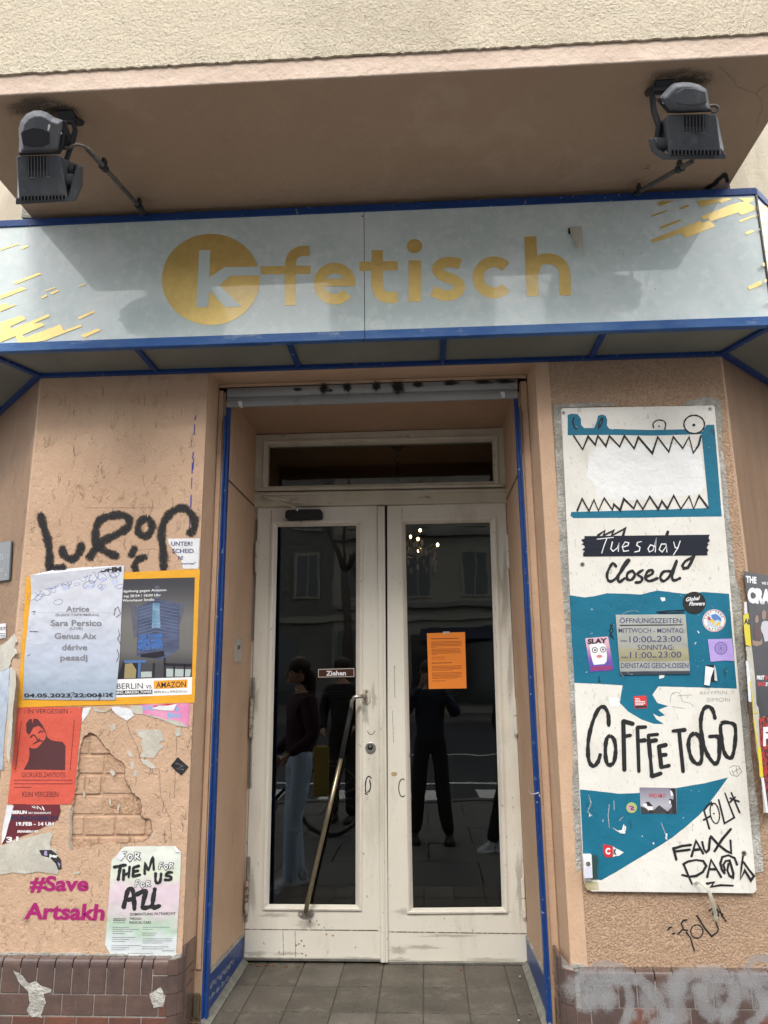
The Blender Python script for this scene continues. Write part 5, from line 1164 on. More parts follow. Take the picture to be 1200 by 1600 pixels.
MB().slab(BP.lift(.0014).poly(sq), (0, .0006, 0)).build('sheet', matgrad('slay_print', z0, z1, [(0, (.10, .05, .30)), (.45, (.13, .07, .36)), (.7, (.35, .18, .4)), (.85, (.55, .32, .45)), (1, (.62, .40, .5))], namt=.25, nscale=60, bump=False), b3)
MB().sheet(BP.lift(.0017).poly(f5((215, 380), (240, 372), (290, 370), (305, 385), (312, 440), (310, 470), (298, 485), (240, 490), (232, 470), (222, 430)))).build('mask_print', m_inkw, b3)
g = MB(); stroke(g, BP.lift(.0019), ell(*f5((245, 408))[0], 4, 4, 10), 1, closed=True); stroke(g, BP.lift(.0019), ell(*f5((290, 405))[0], 4, 4, 10), 1, closed=True); g.sheet(BP.lift(.0020).poly(ell(*f5((246, 408))[0], 1.6, 1.6, 8))); g.sheet(BP.lift(.0020).poly(ell(*f5((290, 405))[0], 1.6, 1.6, 8))); g.build('eye_print', m_ink, b3)
g = MB(); g.sheet(BP.lift(.0019).poly(ell(*f5((270, 443))[0], 4.6, 2.6, 12))); g.build('mouth_print', mat('rose', (.6, .2, .25), .5), b3)
ink(b3, BP.lift(.0019), tx(f5, [('SLAY', 205, 312, 374, 26, -.06, .05)]), m_ink)
g = MB(); lines(g, BP.lift(.0019), *f5((225, 503))[0], [f5((335, 0))[0][0]]*3, 2, .4, 1.0, -.05); g.build('print', m_sred, b3)
b4 = sticker('sticker', 'square lilac sticker with a round violet emblem')
MB().slab(BP.lift(.0022).poly(f5((868, 349), (1000, 345), (1015, 469), (960, 466), (884, 473))), (0, .0006, 0)).build('sheet', mat('lilac', (.40, .30, .66), .5, col2=(.45, .35, .70), vs=20), b4)
g = MB(); mv = mat('violet_ink', (.20, .13, .42), .5); c = f5((940, 398))[0]; pl = BP.lift(.0025)
g.sheet(pl.poly([(c[0]+(9.6+1.0*(i % 2))*math.cos(i*math.pi/16), c[1]+(9.6+1.0*(i % 2))*math.sin(i*math.pi/16)) for i in range(32)])); g.build('emblem', mv, b4)
g = MB(); 
for r_ in (7.6, 5.4, 3): stroke(g, pl.lift(.0003), ell(*c, r_, r_, 18), .8, closed=True)
lines(g, pl, *f5((895, 357))[0], [f5((980, 0))[0][0]], 2, 0, .8); lines(g, pl, *f5((905, 450))[0], [f5((985, 0))[0][0]], 2, 0, .7); g.build('emblem_line', mat('pale_violet', (.5, .42, .74), .5), b4)
b5 = sticker('torn_sticker', 'torn white sticker curling off a dark scrap below the lilac one')
MB().slab(BP.lift(.0014).poly(f5((858, 492), (903, 488), (918, 580), (890, 584), (868, 560))), (0, .0005, 0)).build('dark_layer', m_black, b5)
w_ = [BP.lift(.0028).P(*f5((856, 496))[0]), BP.lift(.0028).P(*f5((902, 508))[0]), BP.lift(.014).P(*f5((886, 556))[0]), BP.lift(.016).P(*f5((878, 605))[0]), BP.lift(.006).P(*f5((848, 600))[0])]
MB().slab(w_, (0, .0005, 0)).build('curled_flap', m_paper, b5)
w_ = [BP.lift(.0028).P(*f5((902, 490))[0]), BP.lift(.0100).P(*f5((912, 510))[0]), BP.lift(.010).P(*f5((921, 580))[0]), BP.lift(.003).P(*f5((905, 576))[0])]
MB().slab(w_, (0, .0005, 0)).build('curled_flap', m_paper, b5)
b6 = sticker('sticker', 'tiny red sticker with white lines and a black foot strip')
MB().slab(BP.lift(.0014).poly(f5((458, 663), (528, 659), (534, 728), (466, 731))), (0, .0006, 0)).build('sheet', mat('sticker_red2', (.62, .05, .05), .5), b6)
g = MB(); lines(g, BP.lift(.0017), *f5((468, 676))[0], [f5((490, 0))[0][0], f5((495, 0))[0][0], f5((520, 0))[0][0], f5((522, 0))[0][0], f5((512, 0))[0][0]], 2.4, .1, 1.3); g.build('print', m_inkw, b6)
MB().sheet(BP.lift(.0018).poly(f5((468, 716), (530, 713), (532, 725), (469, 728)))).build('foot_strip', m_ink, b6)
b7 = sticker('postcard', 'grey postcard reading WHO AM I with mountains and dark haired figures', 'postcard')
q = f6((492, 107), (694, 110), (698, 253), (499, 250)); z0, z1 = BP.P(*q[3]).z, BP.P(*q[0]).z
MB().slab(BP.lift(.0016).poly(q), (0, .0008, 0)).build('card', matgrad('postcard_print', z0, z1, [(0, (.30, .28, .32)), (.3, (.42, .42, .47)), (.7, (.30, .30, .37)), (1, (.22, .2, .26))], bump=False, rg=.3), b7)
g = MB(); pl = BP.lift(.0019)
for p in (f6((555, 250), (570, 232), (600, 205), (640, 235), (655, 251)), f6((636, 251), (672, 212), (690, 228), (697, 252)), f6((500, 250), (498, 212), (530, 222), (548, 250))): g.sheet(pl.poly(p))
g.build('mountain', mat('hill_ink', (.05, .05, .055), .5), b7)
g = MB(); pl = BP.lift(.0022)
for p in (f6((655, 115), (690, 111), (694, 180), (697, 252), (676, 251), (668, 200), (652, 178), (660, 168), (678, 175), (680, 150), (668, 125)), f6((525, 190), (540, 184), (552, 195), (565, 210), (568, 250), (540, 249), (548, 212), (532, 210))): g.sheet(pl.poly(p))
g.build('figure', m_ink, b7)
g = MB(); 
for p in (f6((506, 200), (530, 195), (535, 210), (565, 212), (565, 232), (540, 232), (520, 215)), f6((660, 120), (672, 132), (678, 148), (668, 158), (662, 140)), f6((652, 180), (662, 178), (665, 196), (654, 196))): g.sheet(pl.lift(.0002).poly(p))
g.build('figure', m_inkw, b7)
ink(b7, pl, tx(f6, [('WHO AM I!?', 542, 635, 164, 26, 0, .01)]), m_sred)
b8 = sticker('round_sticker', 'small round green and pink sticker left of the postcard')
c = f6((448, 219))[0]; MB().slab(BP.lift(.0014).poly(ell(*c, 8.4, 8.4, 24)), (0, .0006, 0)).build('disc', mat('lime_print', (.36, .45, .16), .5), b8)
g = MB(); g.sheet(BP.lift(.0017).poly(ell(c[0]-1, c[1]+.5, 5.6, 4.4, 14, .4))); g.build('blot', mat('pink_print', (.6, .28, .42), .5), b8)
g = MB(); stroke(g, BP.lift(.0020), [(c[0]-3, c[1]-2), (c[0]+3, c[1]-1), (c[0]-1, c[1]+2), (c[0]+4, c[1]+3)], 1.2); g.build('line', m_ink, b8)
b9 = sticker('torn_sticker', 'torn red and white sticker with a white letter C above the doorbell')
MB().slab(BP.lift(.0014).poly(f6((290, 421), (320, 426), (344, 432), (343, 492), (306, 492), (292, 474))), (0, .0006, 0)).build('red_field', mat('sticker_red3', (.56, .03, .04), .5), b9)
MB().slab(BP.lift(.0012).poly(rough(f6((345, 432), (372, 448), (405, 465), (382, 482), (345, 490)), .5, 3)), (0, .0005, 0)).build('white_field', m_inkw, b9)
ink(b9, BP.lift(.0017), tx(f6, [('C', 303, 330, 474, 33, 0, .06)]), m_inkw); ink(b9, BP.lift(.0017), tx(f6, [('K', 348, 366, 476, 30, .1, .06)]), m_ink)
db = thing('doorbell', 'white doorbell button at the lower left corner of the board', 'doorbell')
MB().slab(BP.lift(.004).poly(f6((228, 482), (252, 478), (262, 500), (258, 560), (262, 612), (228, 614))), (0, .004, 0)).build('back_plate', mat('dark_green_plate', (.03, .07, .07), .5), db)
MB().slab(BP.lift(.022).poly(f6((180, 480), (228, 478), (234, 610), (187, 612))), (0, .021, 0)).build('case', m_plastic, db, bevel=.003)
MB().slab(BP.lift(.0228).poly(f6((188, 546), (228, 545), (230, 606), (191, 607))), (0, .002, 0)).build('name_field', mat('lilac_white', (.60, .61, .72), .3), db, bevel=.0005)
MB().disc(BP.lift(.0225).P(*f6((208, 526))[0]), (0, -1, 0), .0075, .003, 18).build('button', m_steel, db, bevel=.001)
cb = MB(); cpts = catmull(f7((485, 925), (520, 905), (560, 918), (600, 962), (632, 1030), (656, 1110), (672, 1190), (682, 1250)), 4)
n = len(cpts); W_ = 5.4; vs = []
for i, p in enumerate(cpts):
    t_ = i/(n-1); lf = .018+.045*math.sin(math.pi*min(1, t_*1.15)) if t_ < .87 else .018+.045*math.sin(math.pi*min(1, t_*1.15))-.012*(t_-.87)/.13
    a = cpts[max(0, i-1)]; b = cpts[min(n-1, i+1)]; dx, dy = b[0]-a[0], b[1]-a[1]; l = math.hypot(dx, dy); nx, ny = -dy/l*W_/2, dx/l*W_/2
    q_ = WALL.lift(lf); q2 = WALL.lift(lf+.0035)
    vs.append([q_.P(p[0]+nx, p[1]+ny), q_.P(p[0]-nx, p[1]-ny), q2.P(p[0]-nx*.8, p[1]-ny*.8), q2.P(p[0]+nx*.8, p[1]+ny*.8)])
cb.loft(vs); tag(cb.build('cable', mat('cable_white', (.62, .62, .52), .4), smooth=False), 'stiff white cable end looping out of the lower edge of the board', 'cable')
S([((588, 200), (660, 192), (740, 190)), ((600, 205), (735, 203))], f5, 2.2, m_spray, 'scribble', bd, soft=True); S([((330, 268), (345, 300), (328, 330), (348, 345)), ((345, 262), (325, 300), (350, 350)), ((270, 555), (266, 585), (275, 580))], f5, 1.8, m_spray, 'scribble', bd, soft=True)

# --- LEFT WALL
S([((190, 850), (203, 905), (222, 965), (232, 1035), (232, 1112), (262, 1104), (300, 1098)), ((292, 1005), (300, 1042), (335, 1060), (365, 1040), (384, 990)), ((450, 1005), (448, 930), (468, 880), (520, 858), (580, 856), (606, 880), (594, 915), (540, 948), (470, 985), (418, 1056)), ((470, 1008), (505, 1030), (550, 1048)), ((886, 944), (910, 915), (905, 862), (862, 822), (812, 835), (772, 880), (756, 950), (765, 1020), (766, 1112))], fl4, 13, m_spray, 'graffiti', bld, pl=WALL.lift(.0012), sm=True, soft=True)
S([((690, 868), (655, 890), (648, 930), (672, 955), (702, 940), (712, 900))], fl4, 12, m_spray, 'graffiti', bld, pl=WALL.lift(.0012), sm=True, soft=True, closed=True)
S([((632, 1005), (614, 1046)), ((684, 1050), (648, 1062), (632, 1092), (640, 1122))], fl4, 11, m_spray, 'graffiti', bld, pl=WALL.lift(.0012), sm=True, soft=True)
S([((918, 388), (914, 410)), ((912, 430), (910, 480)), ((906, 560), (903, 590)), ((902, 610), (900, 660)), ((899, 680), (897, 730)), ((896, 760), (894, 820)), ((893, 850), (886, 930)), ((908, 590), (904, 640))], fl4, 2.2, mat('blue_drip', (.04, .04, .35), .5, soft=.9), 'paint_drip', bld, pl=WALL.lift(.0012), soft=True)
g = MB(); MG = WALL.lift(.0014); text(g, MG, '#Save', *f0((137, 274))[0], 23, 92, ang=0.0, bold=.035, shear=.10); text(g, MG, 'Artsakh', *f0((112, 405))[0], 25, 125, ang=.018, bold=.035, shear=.12); g.build('stencil_graffiti', m_magenta, bld)
for seg in range(0, len(hole)-1, 6):
    if random.random() < .75:
        g = MB(); stroke(g, WALL.lift(.0006), hole[seg:seg+7], random.uniform(1.2, 2.6), soft=True, smooth=False); g.build('broken_edge_shade', m_grime_shade, bld)  # darkens the hole's rim: dark cement plus its shadowed edge put into the colour
g = MB(); stroke(g, WALL.lift(.0009), P2((412, 660), (402, 720), (404, 800), (395, 860), (412, 900)), 4.5, soft=True); g.build('cement_edge', mat('soft_cement', (.34, .33, .30), .9, soft=.8), bld)
# cracks and trowel marks
random.seed(21); g = MB()
for i in range(150):
    x = random.uniform(62, 312); y = random.uniform(600, 1480)
    if 885 < y < 1105 or (y > 1100 and x < 130) : continue
    L = random.uniform(4, 20); stroke(g, WALL.lift(.0007), [(x, y), (x+random.uniform(-2.5, 2.5), y+L*.5), (x+random.uniform(-3, 3), y+L)], random.uniform(.7, 1.7), soft=True, smooth=False)
g.build('trowel_mark', m_grime_shade, bld, kind='stuff')
S([((720, 172), (738, 240), (782, 322), (800, 400)), ((862, 578), (915, 602), (940, 668), (965, 715), (955, 712)), ((905, 440), (912, 600)), ((965, 720), (975, 850)), ((1005, 260), (1000, 380), (990, 600)), ((160, 828), (170, 850)), ((860, 200), (830, 240)), ((820, 460), (880, 470)), ((520, 290), (475, 292))], P2, 1.1, m_grime_shade, 'crack', bld, pl=WALL.lift(.0008), soft=True)
S([((640, 1020), (720, 1012), (760, 1025)), ((395, 820), (740, 820))], fl4, 1.0, m_grime_shade, 'crack', bld, pl=WALL.lift(.0008), soft=True)
MB().slab(WALL.P(0, 0) and WALL.lift(-.001).poly(rough(P2((800, 670), (830, 655), (858, 680), (850, 715), (815, 720), (795, 700)), .8, 3)), (0, .004, 0)).build('brick_chip', mat('raw_brick', (.20, .09, .05), .9, col2=(.03, .02, .015), vs=60), bld)
g = MB()
for q in (P2((620, 455), (640, 448), (656, 470), (640, 482)), P2((618, 610), (626, 612), (632, 655), (622, 640)), P2((668, 650), (682, 640), (668, 700)), P2((472, 570), (482, 565), (484, 600), (475, 595)), P2((738, 405), (758, 395), (762, 430), (748, 455)), P2((758, 450), (780, 455), (775, 485), (758, 480)), P2((625, 195), (650, 185), (655, 215), (632, 228)), P2((722, 335), (745, 345), (758, 375), (735, 370)), P2((860, 810), (875, 820), (868, 840)), P2((720, 795), (728, 800), (722, 815)), f0((342, 188), (375, 185), (372, 196), (350, 198)), f0((438, 430), (444, 428), (442, 450))):
    g.slab(WALL.lift(.0011).poly(rough(q, .5, 2.5)), (0, .001, 0))
g.build('paper_fleck', m_paperold, bld, kind='stuff')

GL = 'posters and paper on the left wall'
un = thing('sticker', 'torn white flyer remnant reading UNTER above the orange poster', 'flyer', GL)
MB().slab(WALL.lift(.0015).poly(rough(fl4((785, 965), (936, 963), (929, 1106), (858, 1106), (848, 1060), (826, 1035), (808, 1010), (790, 985)), .25, 5)), (0, .0008, 0)).build('sheet', m_paper, un)
ink(un, WALL.lift(.0019), tx(fl4, [('UNTER!', 802, 902, 998, 20, 0, .02), ('SCHEID', 808, 908, 1032, 20, 0, .02), ('N!', 836, 858, 1064, 20, 0, .02), ('ournee"', 850, 918, 1086, 11, 0, .02)]), m_inkn)
am = thing('poster', 'orange bordered poster of a blue lit tower at night, BERLIN VS. AMAZON', 'poster', GL)
MB().slab(WALL.lift(.0022).poly(rough(P1((150, 150), (640, 128), (1136, 105), (1120, 500), (1105, 865), (600, 878), (100, 892), (125, 520)), .25, 8)), (0, .0008, 0)).build('border', m_orange, am)
W2 = WALL.lift(.0026)
q = P1((660, 165), (1107, 153), (1090, 719), (640, 733)); z0, z1 = W2.P(*q[3]).z, W2.P(*q[0]).z
MB().sheet(W2.poly(q)).build('photograph', matgrad('night_print', z0, z1, [(0, (.05, .05, .06)), (.2, (.06, .06, .065)), (.35, (.14, .135, .13)), (.65, (.16, .155, .15)), (.9, (.07, .07, .078)), (1, (.045, .045, .055))], bump=False, namt=.12, rg=.4, nscale=5), am)
def ps(lst, m, name, par, pl):
    for q_ in lst: MB().sheet(pl.poly(q_)).build(name, m, par)
ps([P1((786, 320), (885, 272), (1020, 300), (1018, 560), (925, 625), (775, 600))], mat('tower_print', (.055, .065, .11), .4, col2=(.10, .12, .20), vs=30, stretch=(.3, 1, 2)), 'tower', am, W2.lift(.0003))
ps([P1((740, 300), (790, 330), (800, 480), (760, 500)), P1((1022, 300), (1060, 285), (1018, 430)), P1((880, 200), (905, 200), (900, 300), (885, 300))], mat('beam_print', (.085, .095, .15), .4, col2=(.12, .13, .15), vs=40), 'light_beam', am, W2.lift(.0002))
g = MB()
for k in range(9):
    y = 325+k*19; stroke(g, W2.lift(.0006), P1((790, y+8), (885, y-20), (1010, y+5)), .8, smooth=False)
g.build('light_line', mat('light_line', (.14, .20, .36), .4), am)
ps([P1((868, 300), (905, 300), (912, 440), (862, 440))], mat('tower_glow', (.10, .22, .36), .4, col2=(.25, .40, .5), vs=40), 'light_line', am, W2.lift(.0005))
ink(am, W2.lift(.0008), tx(P1, [('DER TOWER', 790, 925, 505, 21, -.10, .02), ('MUSS WEG.', 788, 922, 530, 21, -.10, .02), ('DER TOWER', 786, 926, 553, 21, -.10, .02), ('MUSS WEG', 790, 922, 570, 20, -.10, .02)]), mat('neon_ink', (.06, .20, .60), .4))
ps([P1((800, 590), (930, 570), (935, 600), (880, 612), (800, 605)), P1((700, 630), (800, 625), (790, 727), (665, 730)), P1((935, 640), (1090, 645), (1088, 660), (935, 655)), P1((868, 640), (880, 640), (876, 724), (866, 724)), P1((985, 650), (995, 650), (992, 721), (984, 721)), P1((1045, 650), (1054, 650), (1050, 720), (1042, 720)), P1((930, 610), (940, 608), (940, 722), (930, 722))], mat('gate_print', (.022, .022, .03), .4), 'gate', am, W2.lift(.0009))
ps([P1((945, 672), (1085, 676), (1080, 716), (945, 718)), P1((800, 690), (862, 688), (862, 720), (800, 722))], mat('lit_ground', (.40, .46, .45), .4), 'lit_ground', am, W2.lift(.0004)); ps([P1((705, 625), (830, 622), (830, 638), (705, 640)), P1((785, 640), (800, 640), (795, 726), (782, 726))], mat('blue_print', (.08, .16, .35), .4), 'gate', am, W2.lift(.0011))
ps([P1((710, 645), (750, 640), (775, 680), (770, 725), (705, 728))], mat('tan_print', (.30, .24, .12), .4), 'gate', am, W2.lift(.0012))
ps([P1((640, 733), (1092, 720), (1089, 818), (640, 836))], m_inkw, 'caption_field', am, W2)
ps([P1((873, 741), (1066, 733), (1063, 780), (875, 788))], mat('orange_box', (.75, .33, .04), .5), 'caption_field', am, W2.lift(.0002)); ps([P1((655, 797), (866, 792), (866, 816), (653, 822))], m_ink, 'caption_field', am, W2.lift(.0002))
ink(am, W2.lift(.0005), tx(P1, [('BERLIN', 664, 812, 788, 34, -.02, 0), ('VS.', 828, 866, 784, 20, 0, .01), ('AMAZON', 887, 1056, 781, 34, -.03, .01), ('BERLIN', 877, 940, 810, 13, 0, 0), ('vs', 944, 960, 810, 10, 0, 0), ('AMAZON.com', 965, 1062, 808, 13, -.02, 0)]), m_ink)
ink(am, W2.lift(.0005), tx(P1, [('#NO_AMAZON_TOWER', 660, 862, 815, 16, -.02, .02), ('dgebung gegen Amazon', 700, 945, 238, 14, -.03, .01), ('tag 28.04 / 18:00 Uhr', 702, 915, 266, 14, -.03, .01), ('Warschauer Straße', 696, 876, 291, 14, -.03, .01)]), m_inkw)
oh2 = thing('poster', 'silvery blue club poster dated 04.05.2023, pasted over the orange one', 'poster', GL)
W3 = WALL.lift(.0046)
q = P1((172, 142), (300, 112), (450, 98), (706, 85), (690, 330), (680, 600), (655, 850), (400, 850), (130, 845), (140, 600), (162, 380), (178, 250)); z0, z1 = W3.P(*q[8]).z, W3.P(*q[0]).z
pts = W3.poly(q); pts[0] = WALL.lift(.016).P(*q[0]); pts[1] = WALL.lift(.007).P(*q[1])
MB().slab(pts, (0, .0009, 0)).build('sheet', matgrad('ohm_print', z0, z1, [(0, (.36, .40, .47)), (.12, (.30, .37, .47)), (.3, (.38, .44, .54)), (.42, (.44, .49, .60)), (.7, (.52, .55, .63)), (1, (.58, .60, .68))], namt=.16, nscale=7, ncol=(.4, .5, .6), rg=.45), oh2)
random.seed(5); g = MB()
for i in range(26):
    cx, cy = random.uniform(200, 690), random.uniform(135, 215); rr = random.uniform(14, 40)
    if i > 19: cx, cy = random.uniform(185, 330), random.uniform(200, 310)
    c = P1((cx, cy))[0]; stroke(g, W3.lift(.0003), [(x, y) for x, y in ell(*c, rr/3.636, rr*.55/3.636, 10, random.uniform(0, 3))], random.uniform(.8, 1.8), closed=True, soft=True)
g.build('liquid_print', mat('liquid_ink', (.16, .21, .38), .4, soft=.55), oh2, kind='stuff')
g = MB()
for i in range(14):
    cx, cy = random.uniform(210, 680), random.uniform(130, 230); c = P1((cx, cy))[0]; g.sheet(W3.lift(.00035+.00003*i).poly(ell(*c, random.uniform(2, 7), random.uniform(1.5, 4), 12, random.uniform(0, 3))))
g.build('liquid_print', mat('liquid_pale', (.56, .60, .76), .4, col2=(.36, .42, .62), vs=30), oh2, kind='stuff')
ink(oh2, W3.lift(.0012), tx(P1, [('Atrice', 375, 507, 348, 33, 0, .02), ('Sara Persico', 288, 578, 428, 34, 0, .02), ('Genus Aix', 310, 548, 502, 34, 0, .02), ('dérive', 352, 495, 566, 34, 0, .02), ('pesadj', 342, 497, 625, 34, 0, .02)]), m_inkg)
ink(oh2, W3.lift(.0012), tx(P1, [('(ILIAN TAPE/MIRAS)', 315, 562, 372, 14, 0, .005), ('(LIVE)', 395, 470, 449, 15, 0, .005)]), m_inkg)
ink(oh2, W3.lift(.0012), tx(P1, [('04.05.2023', 137, 400, 834, 22, 0, .03), ('22:00', 418, 552, 833, 22, 0, .03), ('&12€', 556, 642, 831, 22, 0, .03), ('OHM', 562, 690, 122, 25, -.03, .06)]), m_ink)
g = MB(); text(g, W3.lift(.004), 'EMS', *P1((305, 128))[0], 6, 20, ang=-.08, bold=.06); stroke(g, W3.lift(.0012), ell(*P1((528, 112))[0], 5, 3.6, 14), 1.3, closed=True); text(g, W3.lift(.0012), '23', *P1((518, 118))[0], 3.4, 5.5, bold=.05)
S([((180, 350), (200, 345), (190, 365)), ((650, 340), (670, 320), (685, 360), (660, 380)), ((648, 370), (655, 330)), ((168, 460), (215, 462)), ((672, 450), (680, 480), (668, 500), (684, 530)), ((665, 560), (676, 600), (662, 632)), ((155, 600), (172, 590)), ((390, 815), (420, 805), (400, 845)), ((540, 828), (575, 822), (560, 850))], P1, 1.0, m_spray, 'tear_mark', oh2, pl=W3.lift(.0009), soft=True)
g.build('lettering', m_ink, oh2, kind='stuff')
g = MB(); stroke(g, W3.lift(.0012), P1((375, 750), (385, 732), (410, 735), (440, 730), (445, 748)), 1.6, soft=True); stroke(g, W3.lift(.0012), P1((160, 525), (220, 530), (285, 524)), 1.6, soft=True); stroke(g, W3.lift(.0012), P1((220, 352), (440, 350), (660, 352)), 1.2, soft=True); g.build('crease', mat('crease_light', (.7, .72, .76), .5, soft=.6), oh2)
rp = thing('poster', 'red poster with a dark stencil figure and KEIN VERGEBEN, under the club poster', 'poster', GL)
W4 = WALL.lift(.0018)
MB().slab(W4.poly(rough(P2((100, 90), (470, 90), (440, 380), (422, 600), (405, 642), (220, 645), (42, 640), (72, 380)), .2, 8)), (0, .0007, 0)).build('sheet', m_red, rp)
W4b = W4.lift(.0004)
ps([P2((150, 232), (148, 185), (165, 160), (180, 156), (184, 185), (190, 155), (215, 158), (240, 190), (262, 235), (268, 262), (290, 278), (318, 284), (355, 288), (372, 310), (370, 448), (250, 446), (134, 446), (160, 400), (168, 360), (165, 320), (190, 326), (212, 322), (232, 300), (258, 270), (262, 245), (240, 212), (218, 196), (190, 206), (165, 250))], m_redfig, 'stencil_figure', rp, W4b)
S([((172, 262), (188, 248), (202, 256)), ((218, 238), (232, 226), (244, 234)), ((206, 262), (214, 280), (226, 270)), ((190, 300), (205, 290), (228, 282), (240, 284))], P2, 2.0, m_redfig, 'stencil_figure', rp, pl=W4b, sm=True)
ink(rp, W4b, tx(P2, [('- IN VERGESSEN -', 135, 408, 126, 26, 0, .0), ('GEORGIOS ZANTIOTIS', 122, 370, 489, 29, 0, .0), ('KEIN VERGEBEN', 127, 331, 601, 32, 0, .0)]), m_redfig)
g = MB(); lines(g, W4b, *P2((80, 505))[0], [P2((410, 0))[0][0]]*2+[P2((175, 0))[0][0]], 5.6, 0, 1.4); g.build('print', mat('faded_red_ink', (.28, .05, .045), .6), rp)
g = MB()
for x0, y0, x1, y1 in ((122, 170, 88, 445), (422, 165, 398, 450)):
    k = 0
    while k < 1:
        a = (x0+(x1-x0)*k, y0+(y1-y0)*k); k2 = min(1, k+random.uniform(.04, .1)); stroke(g, W4b, P2(a, (x0+(x1-x0)*k2, y0+(y1-y0)*k2)), .9, smooth=False); k = k2+.02
g.build('print', m_redfig, rp)
mp_ = thing('poster', 'torn maroon poster announcing a KUNDGEBUNG in Berlin below the red one', 'poster', GL)
W5 = WALL.lift(.0014)
MB().slab(W5.poly(rough(P2((75, 640), (338, 640), (345, 680), (335, 712), (310, 745), (265, 765), (150, 815), (60, 850), (12, 872), (30, 800), (55, 720)), .4, 5)), (0, .0007, 0)).build('sheet', m_maroon, mp_)
MB().slab(W5.lift(.0006).poly(rough(P2((40, 648), (78, 650), (60, 720), (30, 830), (8, 870), (12, 800)), .4, 5)), (0, .0006, 0)).build('loose_edge', m_paper, mp_)
ink(mp_, W5.lift(.0004), tx(P2, [('BERLIN', 70, 152, 696, 18, 0, .05), ('ORT ORANIENPLATZ', 160, 290, 697, 11, 0, .02), ('19.FEB - 14 UH', 92, 305, 763, 20, 0, .04), ('ERINNERN HEI', 98, 215, 803, 13, 0, .04, .2), ('3.J', 36, 105, 858, 30, -.05, .04)]), m_inkw)
ink(mp_, W5.lift(.0004), tx(P2, [('KUNDGEBUN', 65, 330, 733, 27, 0, .04)]), mat('navy_print', (.030, .028, .07), .5))
S([((183, 655), (200, 665), (192, 650), (215, 668), (212, 652), (235, 672)), ((240, 655), (250, 675))], P2, 1.6, m_inkw, 'torn_mark', mp_, pl=W5.lift(.0005))
rg_ = thing('paper_remnant', 'large torn grey paper patch low on the left wall', 'paper', GL)
MB().slab(WALL.lift(.0024).poly(rough(f0((-60, 90), (0, 66), (110, 30), (200, 8), (238, 0), (246, 18), (232, 55), (238, 78), (262, 80), (268, 120), (285, 150), (270, 198), (225, 192), (180, 186), (120, 196), (60, 190), (0, 202), (-60, 205)), .6, 4)), (0, .0016, 0)).build('sheet', m_paperold, rg_)
ps([f0((183, 85), (205, 84), (240, 84), (262, 100), (285, 130), (288, 172), (272, 178), (262, 150), (235, 122), (195, 110))], m_ink, 'dark_scrap', rg_, WALL.lift(.0028)); ps([f0((208, 88), (220, 88), (222, 112), (206, 108)), f0((270, 140), (282, 150), (278, 166))], mat('mauve_scrap', (.35, .3, .5), .5), 'mauve_scrap', rg_, WALL.lift(.0031))
ink(rg_, WALL.lift(.0032), tx(f0, [('per', 232, 272, 116, 17, .15, .04)]), m_inkw)
pk = thing('poster', 'torn pink flyer remnant with pale blue letters below the orange poster', 'flyer', GL)
MB().slab(WALL.lift(.0013).poly(rough(P2((800, 75), (1076, 66), (1074, 150), (1070, 206), (1005, 195), (930, 160), (860, 135), (805, 130)), .35, 4)), (0, .0007, 0)).build('sheet', m_pink, pk)
MB().slab(WALL.lift(.0018).poly(rough(P2((740, 85), (810, 84), (812, 130), (780, 130), (742, 118)), .5, 4)), (0, .0006, 0)).build('torn_layer', m_paperold, pk)
MB().slab(WALL.lift(.0021).poly(rough(P2((808, 130), (880, 140), (940, 158), (990, 165), (1040, 180), (1070, 206), (1000, 196), (930, 166), (850, 142)), .5, 4)), (0, .0006, 0)).build('torn_layer', m_paperold, pk)
ink(pk, WALL.lift(.0017), tx(P2, [('S FA', 808, 872, 108, 25, 0, .05), ('R', 1000, 1018, 112, 25, 0, .05), ('EIN?', 950, 1028, 150, 26, 0, .05)]), mat('cyan_ink', (.16, .42, .68), .5))
ps([P2((862, 100), (900, 82), (955, 82), (1005, 72), (985, 112), (920, 108))], m_paper, 'torn_layer', pk, WALL.lift(.0029)); ps([P2((868, 84), (950, 72), (1000, 76), (985, 88), (900, 92))], m_sred, 'torn_layer', pk, WALL.lift(.0026))
sc_ = MB()
for i, q in enumerate([P2((465, 95), (520, 92), (500, 130), (465, 175)), P2((625, 92), (665, 88), (740, 100), (762, 140), (720, 168), (690, 150), (655, 125)), P2((770, 220), (915, 218), (922, 255), (935, 280), (905, 288), (925, 320), (900, 340), (875, 380), (840, 378), (798, 374), (812, 340), (800, 300), (810, 270), (785, 255)), P2((800, 388), (845, 392), (890, 438), (862, 440), (815, 412)), P2((998, 212), (1025, 215), (1028, 250), (1000, 258), (992, 235)), P2((522, 92), (560, 105), (600, 112), (640, 95), (600, 120), (540, 115))]):
    o = MB().slab(WALL.lift(.0018+.0004*(i % 2)).poly(rough(q, .5, 3)), (0, .0016, 0)).build('paper_remnant', m_paperold if i > 1 else m_paper)
    tag(o, ['blue white paper scrap in the corner of the red poster', 'curled peach and white paper scrap under the orange poster', 'jagged pale paper remnant in the middle of the left wall', 'curled sliver of paper below the jagged remnant', 'tiny paper scrap by the doorway edge below the pink flyer', 'thin torn paper edge between red poster and pink flyer'][i], 'paper scrap', GL)
dk = tag(MB().slab(WALL.lift(.002).poly(P2((970, 423), (1010, 374), (1071, 430), (1048, 462), (1030, 478), (1000, 455))), (0, .001, 0)).build('diamond_sticker', m_black), 'small black diamond shaped sticker near the doorway edge', 'sticker')
S([((1000, 410), (1040, 425), (1005, 440), (1045, 445))], P2, .9, m_chalk, 'scratch', dk, pl=WALL.lift(.0023), soft=True)
